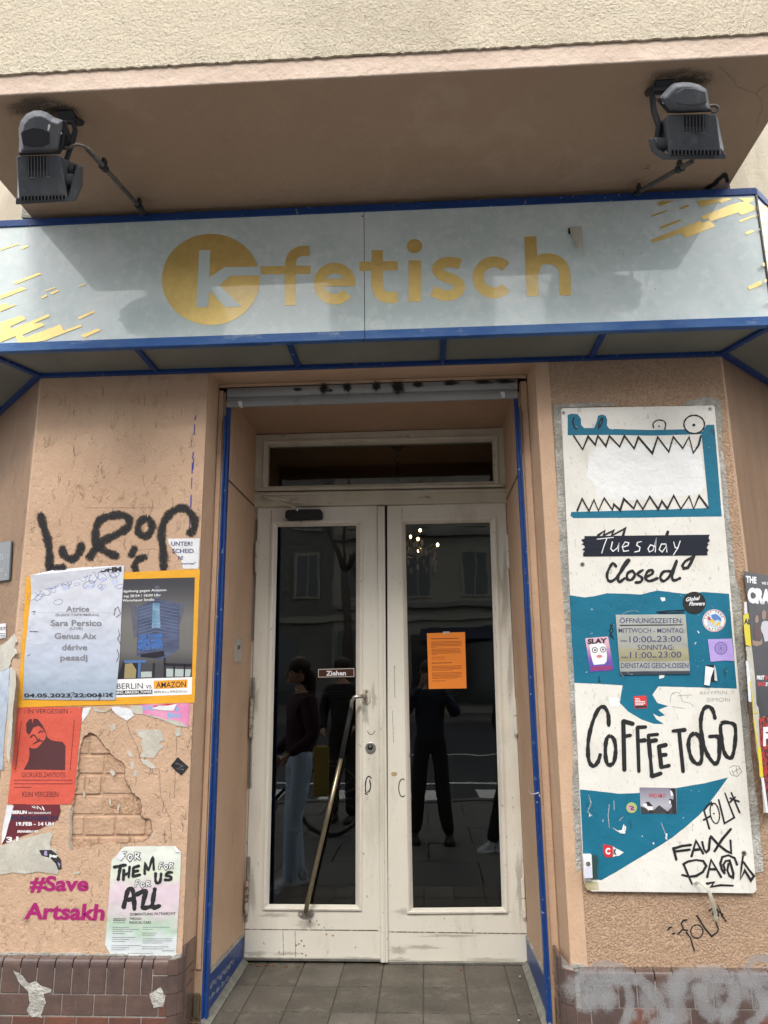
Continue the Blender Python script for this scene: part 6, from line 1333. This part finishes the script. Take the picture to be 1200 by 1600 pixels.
at_ = thing('poster', 'white poster with black brush letters FOR THEM FOR US FOR ALL above the tiles', 'poster', GL)
W6 = WALL.lift(.002)
q = f9((118, 290), (200, 205), (240, 150), (290, 108), (955, 98), (1035, 190), (1015, 700), (985, 1200), (970, 1558), (540, 1565), (110, 1538), (35, 1400), (60, 1100), (90, 700))
MB().slab(W6.poly(rough(q, .25, 6)), (0, .0008, 0)).build('sheet', matgrad('all_print', W6.P(*q[10]).z, W6.P(*q[4]).z, [(0, (.60, .66, .66)), (.3, (.55, .60, .62)), (.42, (.40, .54, .42)), (.55, (.55, .50, .52)), (.75, (.62, .50, .58)), (.9, (.58, .64, .52)), (1, (.64, .68, .62))], namt=.35, nscale=22), at_)
MB().slab([W6.lift(.0008).P(*f9((955, 98))[0]), W6.lift(.0008).P(*f9((1035, 190))[0]), W6.lift(.008).P(*f9((965, 172))[0])], (0, .0004, 0)).build('folded_corner', m_paper, at_)
W7 = W6.lift(.0006)
for wd, lst in ((5.0, [((155, 378), (235, 362), (305, 350)), ((238, 370), (222, 450), (208, 540))]), (4.4, [((282, 415), (275, 548)), ((358, 372), (345, 515)), ((285, 482), (350, 455)), ((408, 385), (402, 500)), ((408, 385), (480, 362)), ((408, 440), (470, 425)), ((402, 500), (495, 478))]), (4.0, [((556, 468), (562, 335), (605, 415), (662, 255), (676, 415))]), (4.6, [((700, 460), (700, 560), (730, 590), (762, 555), (772, 462)), ((918, 448), (862, 450), (838, 485), (900, 505), (888, 545), (822, 545))]),
                (6.8, [((280, 905), (310, 770), (345, 670), (395, 680), (415, 800), (420, 935)), ((330, 810), (400, 795)), ((445, 740), (570, 690), (545, 800), (535, 910), (640, 895)), ((690, 665), (668, 790), (665, 905), (755, 885))])):
    S(lst, f9, wd, m_black, 'brush_letter', at_, pl=W7, sm=True)
def outl(x, y, s):
    P_ = [((x+25*s, y+15*s), (x+10*s, y+110*s)), ((x+25*s, y+18*s), (x+75*s, y+5*s)), ((x+15*s, y+60*s), (x+60*s, y+50*s)), ((x+115*s, y+45*s), (x+95*s, y+80*s), (x+120*s, y+115*s), (x+150*s, y+85*s), (x+140*s, y+50*s), (x+115*s, y+45*s)), ((x+190*s, y+15*s), (x+185*s, y+105*s)), ((x+190*s, y+18*s), (x+235*s, y+25*s), (x+225*s, y+55*s), (x+195*s, y+62*s), (x+245*s, y+100*s))]
    S(P_, f9, 3.2*s+.9, m_black, 'outlined_letter', at_, pl=W7.lift(.0005), sm=False); S(P_, f9, 1.8*s+.1, m_inkw, 'outlined_letter', at_, pl=W7.lift(.0010), sm=False)
outl(235, 170, 1.05); outl(740, 315, .78); outl(425, 545, .84)
MB().sheet(W7.lift(.0014).poly(f9((185, 260), (215, 200), (245, 155), (275, 190), (285, 250), (230, 290)))).build('torn_patch', m_paper, at_)
ink(at_, W7, tx(f9, [('DISMANTLING PATRIARCHY', 362, 965, 1016, 38, -.02, .01), ('THROUGH', 360, 510, 1072, 34, 0, .01), ('RADICAL CARE', 355, 640, 1122, 34, 0, .01), ('2022/23', 140, 302, 1086, 40, 0, .01)]), m_ink)
g = MB()
for (x, y, lst) in ((135, 1170, [345, 480, 395, 300]), (125, 1303, [430, 355, 300]), (120, 1410, [505, 350, 290]), (530, 1168, [880, 665]), (525, 1245, [710, 695]), (530, 1320, [915, 920, 790]), (520, 1425, [865, 800]), (330, 1512, [665]), (790, 1478, [945]), (135, 1108, [300])):
    a = f9((x, y))[0]; lines(g, W7, a[0], a[1], [f9((u, 0))[0][0] for u in lst], 3.2, 0, .8)
g.build('print', m_inkg, at_)
# the 45 degree faces
ss = thing('street_sign', 'dark grey street name plate at the far left edge', 'street sign')
MB().slab(SL.lift(.012).poly([(-40, 853), (17, 845), (13.5, 906), (-40, 913)]), tuple(-SL.n*.008)).build('plate', m_signgrey, ss, bevel=.002)
g = MB(); pls = SL.lift(.0126)
text(g, pls, 'S', 0, 874, 9, 6, bold=.0); text(g, pls, '135', 8.5, 871.5, 5.5, 6.5, bold=0); text(g, pls, 'al', 0, 893, 9, 6, bold=0); text(g, pls, '6', 8, 900, 4.5, 3, bold=0); g.build('lettering', mat('sign_ink', (.30, .33, .36), .5), ss)
for nm, lab, q, m_, lf in (('paper_remnant', 'white flyer fragment at the left picture edge, below the street sign', fS((-120, 330), (30, 312), (30, 390), (-120, 400)), m_paper, .004),
                         ('paper_remnant', 'crumpled grey paper clump on the left building edge', fS((-60, 440), (8, 425), (45, 400), (72, 368), (82, 410), (74, 445), (82, 470), (60, 500), (48, 540), (20, 560), (-60, 560)), m_paperold, .003),
                         ('poster', 'bluish poster fragment going down the left picture edge', fS((-160, 540), (0, 490), (30, 500), (48, 530), (44, 700), (24, 880), (12, 1075), (-160, 1100)), bpy.data.materials['ohm_print'], .002),
                         ('paper_remnant', 'long thin grey paper edge beside the bluish poster fragment', fS((52, 540), (78, 560), (82, 640), (66, 760), (60, 900), (45, 1040), (34, 1000), (40, 800), (46, 660)), m_paperold, .0015)):
    tag(MB().slab(SL.lift(lf).poly(rough(q, .4, 4)), tuple(-SL.n*(.001 if lf != .003 else .006))).build(nm, m_), lab, 'poster' if nm == 'poster' else 'paper scrap')
g = MB(); text(g, SL.lift(.0045), 'SUT', 0, 984.5, 5, 8.5, bold=.03); lines(g, SL.lift(.0045), 0, 990, [9, 8, 9], 2.6, 0, 1); 
sut = [o for o in bpy.data.objects if o.name.startswith('paper_remnant') and 'white flyer fragment' in o.get('label', '')][0]; g.build('lettering', m_ink, sut)
cp = thing('poster', 'black poster with white lettering THE CRA and two figures on the right wall', 'poster')
SR1 = SR.lift(.003)
MB().slab(SR1.poly(f8((248, 128), (620, 200), (660, 1010), (350, 1037), (345, 990), (330, 960), (322, 800), (300, 600), (285, 420))), tuple(-SR.n*.001)).build('sheet', m_bphoto, cp)
g = MB(); s2_ = SR.lift(.0036); text(g, s2_, 'THE', *f8((262, 198))[0], 10, 16.5, ang=.12, bold=.05); text(g, s2_, 'CRACK', *f8((272, 318))[0], 21, 62, ang=.10, bold=.08); text(g, s2_, 'WE GET', *f8((360, 212))[0], 4, 16, ang=.05, bold=.04); text(g, s2_, 'FIRST', *f8((330, 806))[0], 6, 12, bold=.05); text(g, s2_, '19', *f8((386, 848))[0], 6, 6, bold=.05); g.build('lettering', m_inkw, cp)
g = MB(); text(g, s2_, 'SHOW', *f8((380, 806))[0], 6, 14, bold=.05); text(g, s2_, 'SINCE', *f8((334, 846))[0], 6, 12, bold=.05); g.build('lettering', m_sred, cp)
ps([f8((318, 425), (328, 402), (340, 412), (342, 440), (332, 455), (320, 448)), f8((302, 560), (318, 565), (350, 570), (362, 545), (365, 585), (330, 600), (304, 590)), f8((362, 385), (375, 370), (388, 385), (386, 425), (372, 435), (362, 420))], mat('face_print', (.28, .18, .13), .5), 'figure', cp, s2_)
ps([f8((362, 450), (375, 440), (420, 445), (440, 560), (380, 570), (368, 520), (352, 500))], mat('shirt_print', (.50, .50, .54), .5), 'figure', cp, s2_); ps([f8((312, 480), (325, 462), (345, 468), (360, 500), (362, 545), (320, 560), (314, 520))], mat('tee_print', (.09, .045, .05), .5), 'figure', cp, s2_)
yp = thing('poster', 'narrow yellow flyer sticking out from behind the black poster', 'flyer')
MB().slab(SR.lift(.0015).poly(rough(f8((246, 405), (275, 392), (292, 395), (300, 480), (300, 602), (262, 590), (252, 500)), .3, 4)), tuple(-SR.n*.0008)).build('sheet', m_yellow, yp); ink(yp, SR.lift(.0018), tx(f8, [('Ab', 250, 292, 458, 34, .1, .05)]), m_ink)
rd_ = thing('poster', 'red and black chequered poster at the right picture edge', 'poster')
MB().slab(SR.lift(.0035).poly(f8((345, 1060), (355, 1045), (620, 1025), (760, 1640), (400, 1640), (372, 1420), (362, 1300), (352, 1200))), tuple(-SR.n*.001)).build('sheet', m_plaid, rd_); ink(rd_, SR.lift(.004), tx(f8, [('F', 370, 408, 1215, 110, .0, .06)]), m_inkw)
wh = thing('paper_strip', 'long torn white and yellow paper strips hanging on the right wall edge', 'paper')
MB().slab(SR.lift(.0022).poly(rough(f8((262, 600), (300, 600), (322, 800), (345, 1020), (350, 1180), (362, 1400), (390, 1640), (375, 1640), (358, 1420), (330, 1250), (305, 1000), (285, 800)), .4, 4)), tuple(-SR.n*.0008)).build('strip', m_paperold, wh)
MB().slab(SR.lift(.0028).poly(rough(f8((252, 322), (268, 322), (272, 392), (254, 400)), .3, 3)), tuple(-SR.n*.0008)).build('strip', m_paper, wh)
MB().slab(SR.lift(.0030).poly(rough(f8((262, 690), (275, 690), (292, 820), (296, 948), (280, 945), (272, 820)), .3, 3)), tuple(-SR.n*.0008)).build('strip', m_paper, wh)
MB().slab(SR.lift(.0034).poly(f8((334, 1236), (362, 1232), (380, 1412), (350, 1418), (346, 1340))), tuple(-SR.n*.0008)).build('strip', m_yellow, wh)
S([((290, 820), (305, 940), (312, 1050), (325, 1150), (342, 1260)), ((312, 1015), (340, 1010))], f8, 1.8, m_yellow, 'strip', wh, pl=SR.lift(.0036))
MB().slab(SR.lift(.0038).poly(f8((358, 1420), (374, 1420), (404, 1640), (388, 1640))), tuple(-SR.n*.0008)).build('strip', m_plastic, wh)

# ================================================================== ROOM BEHIND THE DOOR
CP = YP(5.1); _h = CP.P(621, 690)
CZ = _h.z
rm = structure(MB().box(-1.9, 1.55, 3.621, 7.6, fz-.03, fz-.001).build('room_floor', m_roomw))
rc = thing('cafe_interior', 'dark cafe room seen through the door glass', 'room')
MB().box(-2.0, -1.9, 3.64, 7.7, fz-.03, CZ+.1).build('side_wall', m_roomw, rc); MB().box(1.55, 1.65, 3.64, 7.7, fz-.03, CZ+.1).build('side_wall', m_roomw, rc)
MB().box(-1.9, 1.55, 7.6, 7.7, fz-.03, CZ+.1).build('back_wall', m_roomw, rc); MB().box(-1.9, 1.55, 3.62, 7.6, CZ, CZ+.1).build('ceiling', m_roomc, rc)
bc = thing('bar_counter', 'dark bar counter inside the cafe', 'counter')
MB().box(-1.85, .2, 6.3, 6.75, fz, fz+1.05).build('counter_body', mat('dark_wood', (.05, .03, .02), .5), bc, bevel=.01); MB().box(-1.88, .26, 6.22, 6.8, fz+1.051, fz+1.09).build('counter_top', bpy.data.materials['dark_wood'], bc, bevel=.008)
# ceiling hook and chain seen in the transom
ch = thing('chandelier', 'glass chandelier with small warm bulbs hanging behind the right door pane', 'chandelier')
cx, cy = _h.x, 5.1
MB().loft([[Vector((cx+r*math.cos(a), cy+r*math.sin(a), z)) for a in [2*math.pi*k/12 for k in range(12)]] for r, z in ((.075, CZ-.001), (.05, CZ-.04), (.012, CZ-.07))]).build('ceiling_rose', m_lampd, ch)
cn = MB()
zc = CP.P(640, 852).z
for k in range(int((CZ-.1-zc-.14)/.045)+1):
    z = CZ-.09-k*.045
    cn.loft([[Vector((cx+(.012*math.cos(b))*(1 if k % 2 else .15), cy+(.012*math.cos(b))*(.15 if k % 2 else 1), z+.028*math.sin(b)))+Vector((.002*math.cos(t), .002*math.cos(t+1), .002*math.sin(t))) for t in [2*math.pi*j/5 for j in range(5)]] for b in [2*math.pi*i/10 for i in range(11)]], cap=False)
cn.build('chain', mat('rusty_chain', (.12, .06, .04), .6), ch)
MB().tube([(cx, cy, zc+.16), (cx, cy, zc-.14)], .012, 8).build('stem', m_brass, ch)
for ri, (rr, n_, zz) in enumerate(((.27, 12, zc), (.17, 8, zc+.09))):
    for k in range(n_):
        a = 2*math.pi*k/n_+ri*.3
        o = MB().tube([(cx+.012*math.cos(a), cy+.012*math.sin(a), zz-.05), (cx+rr*.6*math.cos(a), cy+rr*.6*math.sin(a), zz-.07), (cx+rr*math.cos(a), cy+rr*math.sin(a), zz-.02)], .004, 6).build('arm', m_brass, ch)
        if (k+ri) % 2 == 0: MB().ball((cx+rr*math.cos(a), cy+rr*math.sin(a), zz+.0), .009, 1, 1, 1.3, 8, 6).build('bulb', m_bulb, o, smooth=True)
        for q in range(3):
            b_ = a+(q-1)*.22; MB().ball((cx+rr*.95*math.cos(b_), cy+rr*.95*math.sin(b_), zz-.07-.035*q-random.uniform(0, .03)), .016, .7, .7, 1.6, 6, 4).build('crystal', m_crystal, o)

# ================================================================== PEOPLE (standing round the camera, mirrored in the door glass)
def skin_mesh(verts, edges, rad, root=0, sub=2):
    me = bpy.data.meshes.new('s'); me.from_pydata(verts, edges, []); o = bpy.data.objects.new('s', me); COL.objects.link(o)
    m = o.modifiers.new('skin', 'SKIN'); m.use_smooth_shade = True
    sv = me.skin_vertices[0].data
    for i, r_ in enumerate(rad): sv[i].radius = (r_, r_) if not isinstance(r_, tuple) else r_
    for i in range(len(verts)): sv[i].use_root = (i == root)
    s = o.modifiers.new('sub', 'SUBSURF'); s.levels = sub; s.render_levels = sub
    dg = bpy.context.evaluated_depsgraph_get(); ev = o.evaluated_get(dg); em = bpy.data.meshes.new_from_object(ev)
    v = [tuple(x.co) for x in em.vertices]; f = [tuple(p.vertices) for p in em.polygons]
    bpy.data.objects.remove(o); bpy.data.meshes.remove(me); bpy.data.meshes.remove(em); return v, f
def sk(mb, verts, edges, rad, root=0, sub=2): v, f = skin_mesh(verts, edges, rad, root, sub); mb.add(v, f)
def person(label, x, y, rot, H, J, top, trou, shoe, hairlen, hold=False, cat='person'):
    """J: joints for a 1.70 m figure: feet, knees, elbows, hands; facing +y locally"""
    k = H/1.70; M = Matrix.Translation((x, y, 0)) @ Matrix.Rotation(R(rot), 4, 'Z')
    def T(p): return tuple(M @ (Vector(p)*k))
    t = thing('person', label, cat, 'people mirrored in the door glass')
    hip = .93; hipL, hipR = (-.09, 0, hip-.03), (.09, 0, hip-.03)
    tor = [(0, 0, hip), (0, .01, 1.08), (0, .0, 1.24), (0, -.01, 1.38), (0, -.005, 1.46), (0, .015, 1.53)]
    sh_ = [(-.165, -.01, 1.38), (.165, -.01, 1.38)]
    aL, kL = J['aL'], J['kL']; aR, kR = J['aR'], J['kR']
    V = tor+[hipL, kL, aL, hipR, kR, aR, sh_[0], J['eL'], J['hL'], sh_[1], J['eR'], J['hR']]
    E_ = [(0, 1), (1, 2), (2, 3), (3, 4), (4, 5), (0, 6), (6, 7), (7, 8), (0, 9), (9, 10), (10, 11), (3, 12), (12, 13), (13, 14), (3, 15), (15, 16), (16, 17)]
    rd = [(.112, .085), (.11, .085), (.13, .095), (.13, .09), (.055, .055), (.05, .05), .085, .055, .036, .085, .055, .036, .055, .040, .027, .055, .040, .027]
    V = [T(v) for v in V]; rd = [tuple(a*k for a in r_) if isinstance(r_, tuple) else r_*k for r_ in rd]
    body = MB(); sk(body, V, E_, rd)
    hc = Vector((0, .035, 1.615))                                       # head
    hv = [(0, .012, 1.53), (0, .03, 1.575), (0, .035, 1.635), (0, .025, 1.68)]
    sk(body, [T(v) for v in hv], [(0, 1), (1, 2), (2, 3)], [.045*k, .072*k, .085*k, .06*k])
    nb = MB(); 
    for p, r_, s3 in (((0, .128, 1.615), .014, (.8, 1.2, 1.6)), ((-.082, .03, 1.62), .02, (.4, .8, 1.4)), ((.082, .03, 1.62), .02, (.4, .8, 1.4)), ((0, .098, 1.548), .022, (1.2, .8, .8))):
        body.ball(T(p), r_*k, *s3, 8, 6)
    for s, hnd, elb in ((-1, J['hL'], J['eL']), (1, J['hR'], J['eR'])):  # hands with five fingers
        h = Vector(hnd); d = (h-Vector(elb)).normalized(); side = J.get('pal', Vector((s, 0, 0))) if hold else Vector((0, 1, 0))
        side = (side-d*side.dot(d)).normalized(); up = d.cross(side)
        pv = [h-d*.01, h+d*.04, h+d*.08]; sk(body, [T(p) for p in pv], [(0, 1), (1, 2)], [.026*k, (.030*k, .018*k), (.034*k, .016*k)], 0, 1)
        for i, ln in enumerate((.062, .072, .068, .052)):
            b = h+d*.082+side*(-.027+.018*i); c_ = b+d*ln*.5+up*(.012 if not hold else .022); e = c_+d*ln*.35+up*(.02 if not hold else .035)
            sk(body, [T(b-d*.015), T(c_), T(e)], [(0, 1), (1, 2)], [.0088*k, .0082*k, .007*k], 0, 1)
        b = h+d*.03-side*.028; c_ = b-side*.022+d*.03; e = c_+d*.028+up*.01; sk(body, [T(b), T(c_), T(e)], [(0, 1), (1, 2)], [.011*k, .010*k, .008*k], 0, 1)
    body.build('body', m_skin, t, smooth=True)
    fc = MB(); 
    for s in (-1, 1): fc.ball(T((s*.032, .110, 1.632)), .010*k, 1.2, .7, .7, 8, 6)
    fc.build('eyes', m_ink, t)
    MB().ball(T((0, .112, 1.578)), .016*k, 1.4, .5, .35, 10, 6).build('mouth', mat('lips', (.35, .12, .10), .5), t)
    hr = MB(); hr.ball(T((0, .012, 1.665)), .098*k, .95, 1.08, .85, 16, 10)
    if hairlen: sk(hr, [T(p) for p in ((0, -.04, 1.66), (0, -.065, 1.56), (0, -.07, 1.56-hairlen))], [(0, 1), (1, 2)], [.075*k, .07*k, .045*k])
    hr.build('hair', m_hair, t, smooth=True)
    tm = MB(); c1 = 1.17
    sk(tm, V[6:7]+V[0:1]+V[9:10]+[V[7], V[8], V[10], V[11], T((0, .005, 1.06))], [(1, 0), (0, 3), (3, 4), (1, 2), (2, 5), (5, 6), (1, 7)], [.092*k, (.135*k, .110*k), .092*k, .075*k, .062*k, .075*k, .062*k, (.135*k, .105*k)], 1); tm.build('trousers', trou, t, smooth=True)
    tm = MB(); sk(tm, [V[0], V[1], V[2], V[3], V[12], V[13], V[14], V[15], V[16], V[17], V[4]], [(0, 1), (1, 2), (2, 3), (3, 4), (4, 5), (5, 6), (3, 7), (7, 8), (8, 9), (3, 10)], [(.165*k, .125*k), (.150*k, .115*k), (.165*k, .12*k), (.155*k, .11*k), .078*k, .060*k, .042*k, .078*k, .060*k, .042*k, .065*k], 0); tm.build('jacket', top, t, smooth=True)
    for a_ in (aL, aR):
        sm_ = MB(); b = Vector((a_[0], a_[1], 0)); f_ = J.get('toe', Vector((0, 1, 0)))
        rings = []
        sd_ = Vector((f_.y, -f_.x, 0))
        for q, w_, h_ in ((-.075, .025, .07), (-.05, .040, .10), (.0, .043, .095), (.06, .047, .07), (.12, .050, .055), (.165, .040, .045), (.185, .015, .03)):
            c_ = b+f_*q; rings.append([T(c_+sd_*w_+Vector((0, 0, .022))), T(c_+sd_*w_*.8+Vector((0, 0, h_*.8))), T(c_+Vector((0, 0, h_+.01))), T(c_-sd_*w_*.8+Vector((0, 0, h_*.8))), T(c_-sd_*w_+Vector((0, 0, .022)))])
        sm_.loft(rings); s_o = sm_.build('shoe', shoe, t, smooth=True)
        sl_ = MB(); sl_.loft([[T(b+f_*q+sd_*w_+Vector((0, 0, .0))), T(b+f_*q+sd_*w_+Vector((0, 0, .024))), T(b+f_*q-sd_*w_+Vector((0, 0, .024))), T(b+f_*q-sd_*w_+Vector((0, 0, .0)))] for q, w_ in ((-.085, .03), (-.05, .045), (.06, .05), (.12, .054), (.17, .044), (.192, .018))]); sl_.build('sole', m_plastic if shoe is m_shoe else m_rubber, s_o)
    return t, T
J1 = dict(aL=(-.17, .02, .06), kL=(-.13, .03, .50), aR=(.16, .06, .06), kR=(.11, .04, .50), eL=(-.27, .04, 1.19), hL=(-.095, .225, 1.475), eR=(.27, .04, 1.19), hR=(.095, .225, 1.475))
ph, T_ = person('photographer in dark trousers and jacket holding up a phone, mirrored in the right pane', .04, -.30, 0, 1.60, J1, m_navy, m_blk, m_dshoe, 0, hold=True)
phn = thing('phone', 'black phone held up by the mirrored photographer', 'phone'); MB().box(-.036, .116, -.088, -.079, 1.452, 1.528).build('case', m_rubber, phn, bevel=.003)
phn.location = (0.0, 0.0, 0.0)
J2 = dict(aL=(-.10, -.04, .06), kL=(-.09, .02, .50), aR=(.11, .10, .06), kR=(.10, .08, .50), eL=(-.25, -.04, 1.12), hL=(-.22, .14, .98), eR=(.26, -.02, 1.12), hR=(.20, .16, 1.0))
person('person in loose blue jeans and plum jacket with grey trainers, mirrored in the left pane', -.96, 1.22, 62, 1.60, J2, m_plum, m_denim, m_shoe, .18)
J3 = dict(aL=(-.10, 0, .06), kL=(-.10, .02, .50), aR=(.10, .03, .06), kR=(.10, .03, .50), eL=(-.25, -.02, 1.12), hL=(-.20, .12, .98), eR=(.26, -.02, 1.12), hR=(.18, .14, 1.0))
J4 = dict(aL=(-.33, .17, .06), kL=(-.20, .12, .50), aR=(-.18, .10, .06), kR=(-.02, .10, .50), eL=(-.22, -.02, 1.12), hL=(-.14, .12, .98), eR=(.26, -.02, 1.12), hR=(.18, .14, 1.0), toe=Vector((-.7, .7, 0)))
person('person in dark clothes with white trainers, half mirrored in the right pane', .86, -.10, 0, 1.58, J4, m_blk, m_blk, m_shoe, .0)
person('person in dark clothes standing behind the one in jeans, mirrored in the left pane', -.90, -1.25, 10, 1.66, J3, m_blk, m_blk, m_dshoe, .1)

# ================================================================== BICYCLE behind the photographer
bk = thing('bicycle', 'parked dark bicycle with a yellow bag mirrored in the left pane', 'bicycle')
bkx, bky = -1.45, -.5
def bp(u, z, v=0): return Vector((bkx+u, bky+v, z))
for u in (-.52, .52):
    w_ = MB(); w_.loft([[bp(u, .34)+Vector((r_*math.cos(b), yy_, r_*math.sin(b))) for r_, yy_ in ((.34, 0), (.335, .016), (.318, .016), (.312, 0), (.318, -.016), (.335, -.016))] for b in [2*math.pi*i/40 for i in range(41)]], cap=False)
    wo = w_.build('wheel', m_rubber, bk, smooth=True)
    r2 = MB(); r2.loft([[bp(u, .34)+Vector((r_*math.cos(b), yy_, r_*math.sin(b))) for r_, yy_ in ((.311, .012), (.298, .010), (.298, -.010), (.311, -.012))] for b in [2*math.pi*i/40 for i in range(41)]], cap=False); r2.build('rim', m_steel, wo)
    for i in range(16):
        a = 2*math.pi*i/16; MB().tube([bp(u, .34)+Vector((0, .02*(-1)**i, 0)), bp(u, .34)+Vector((.30*math.cos(a), 0, .30*math.sin(a)))], .0014, 4).build('spoke', m_steel, wo)
fr_ = MB()
for a, b, r_ in (((-.52, .34), (-.08, .30), .010), ((-.52, .34), (-.20, .80), .008), ((-.08, .30), (-.22, .90), .015), ((-.08, .30), (.38, .74), .017), ((-.20, .80), (.36, .84), .014), ((.34, .92), (.40, .70), .016), ((.40, .70), (.52, .34), .012)):
    fr_.tube([bp(*a), bp(*b)], r_, 8)
fr_.build('frame', m_rubber, bk, smooth=True)
MB().tube([bp(.34, .92), bp(.33, 1.02), bp(.30, 1.04, -.12), bp(.22, 1.03, -.29)], .011, 8).build('handlebar', m_steel, bk, smooth=True); MB().tube([bp(.33, 1.02), bp(.30, 1.04, .12), bp(.22, 1.03, .29)], .011, 8).build('handlebar', m_steel, bk, smooth=True)
MB().loft([[bp(u, z+.94, v) for v, z in ((-w_, 0), (-w_*.7, .03), (w_*.7, .03), (w_, 0), (0, -.03))] for u, w_ in ((-.36, .07), (-.30, .09), (-.20, .06), (-.08, .02))]).build('saddle', m_rubber, bk, smooth=True)
MB().disc(bp(-.08, .30, .03), (0, 1, 0), .09, .006, 20).build('chainring', m_steel, bk); MB().box(bkx+.36, bkx+.50, bky+.05, bky+.10, .38, .84).build('bag', m_ybag, bk, bevel=.02)
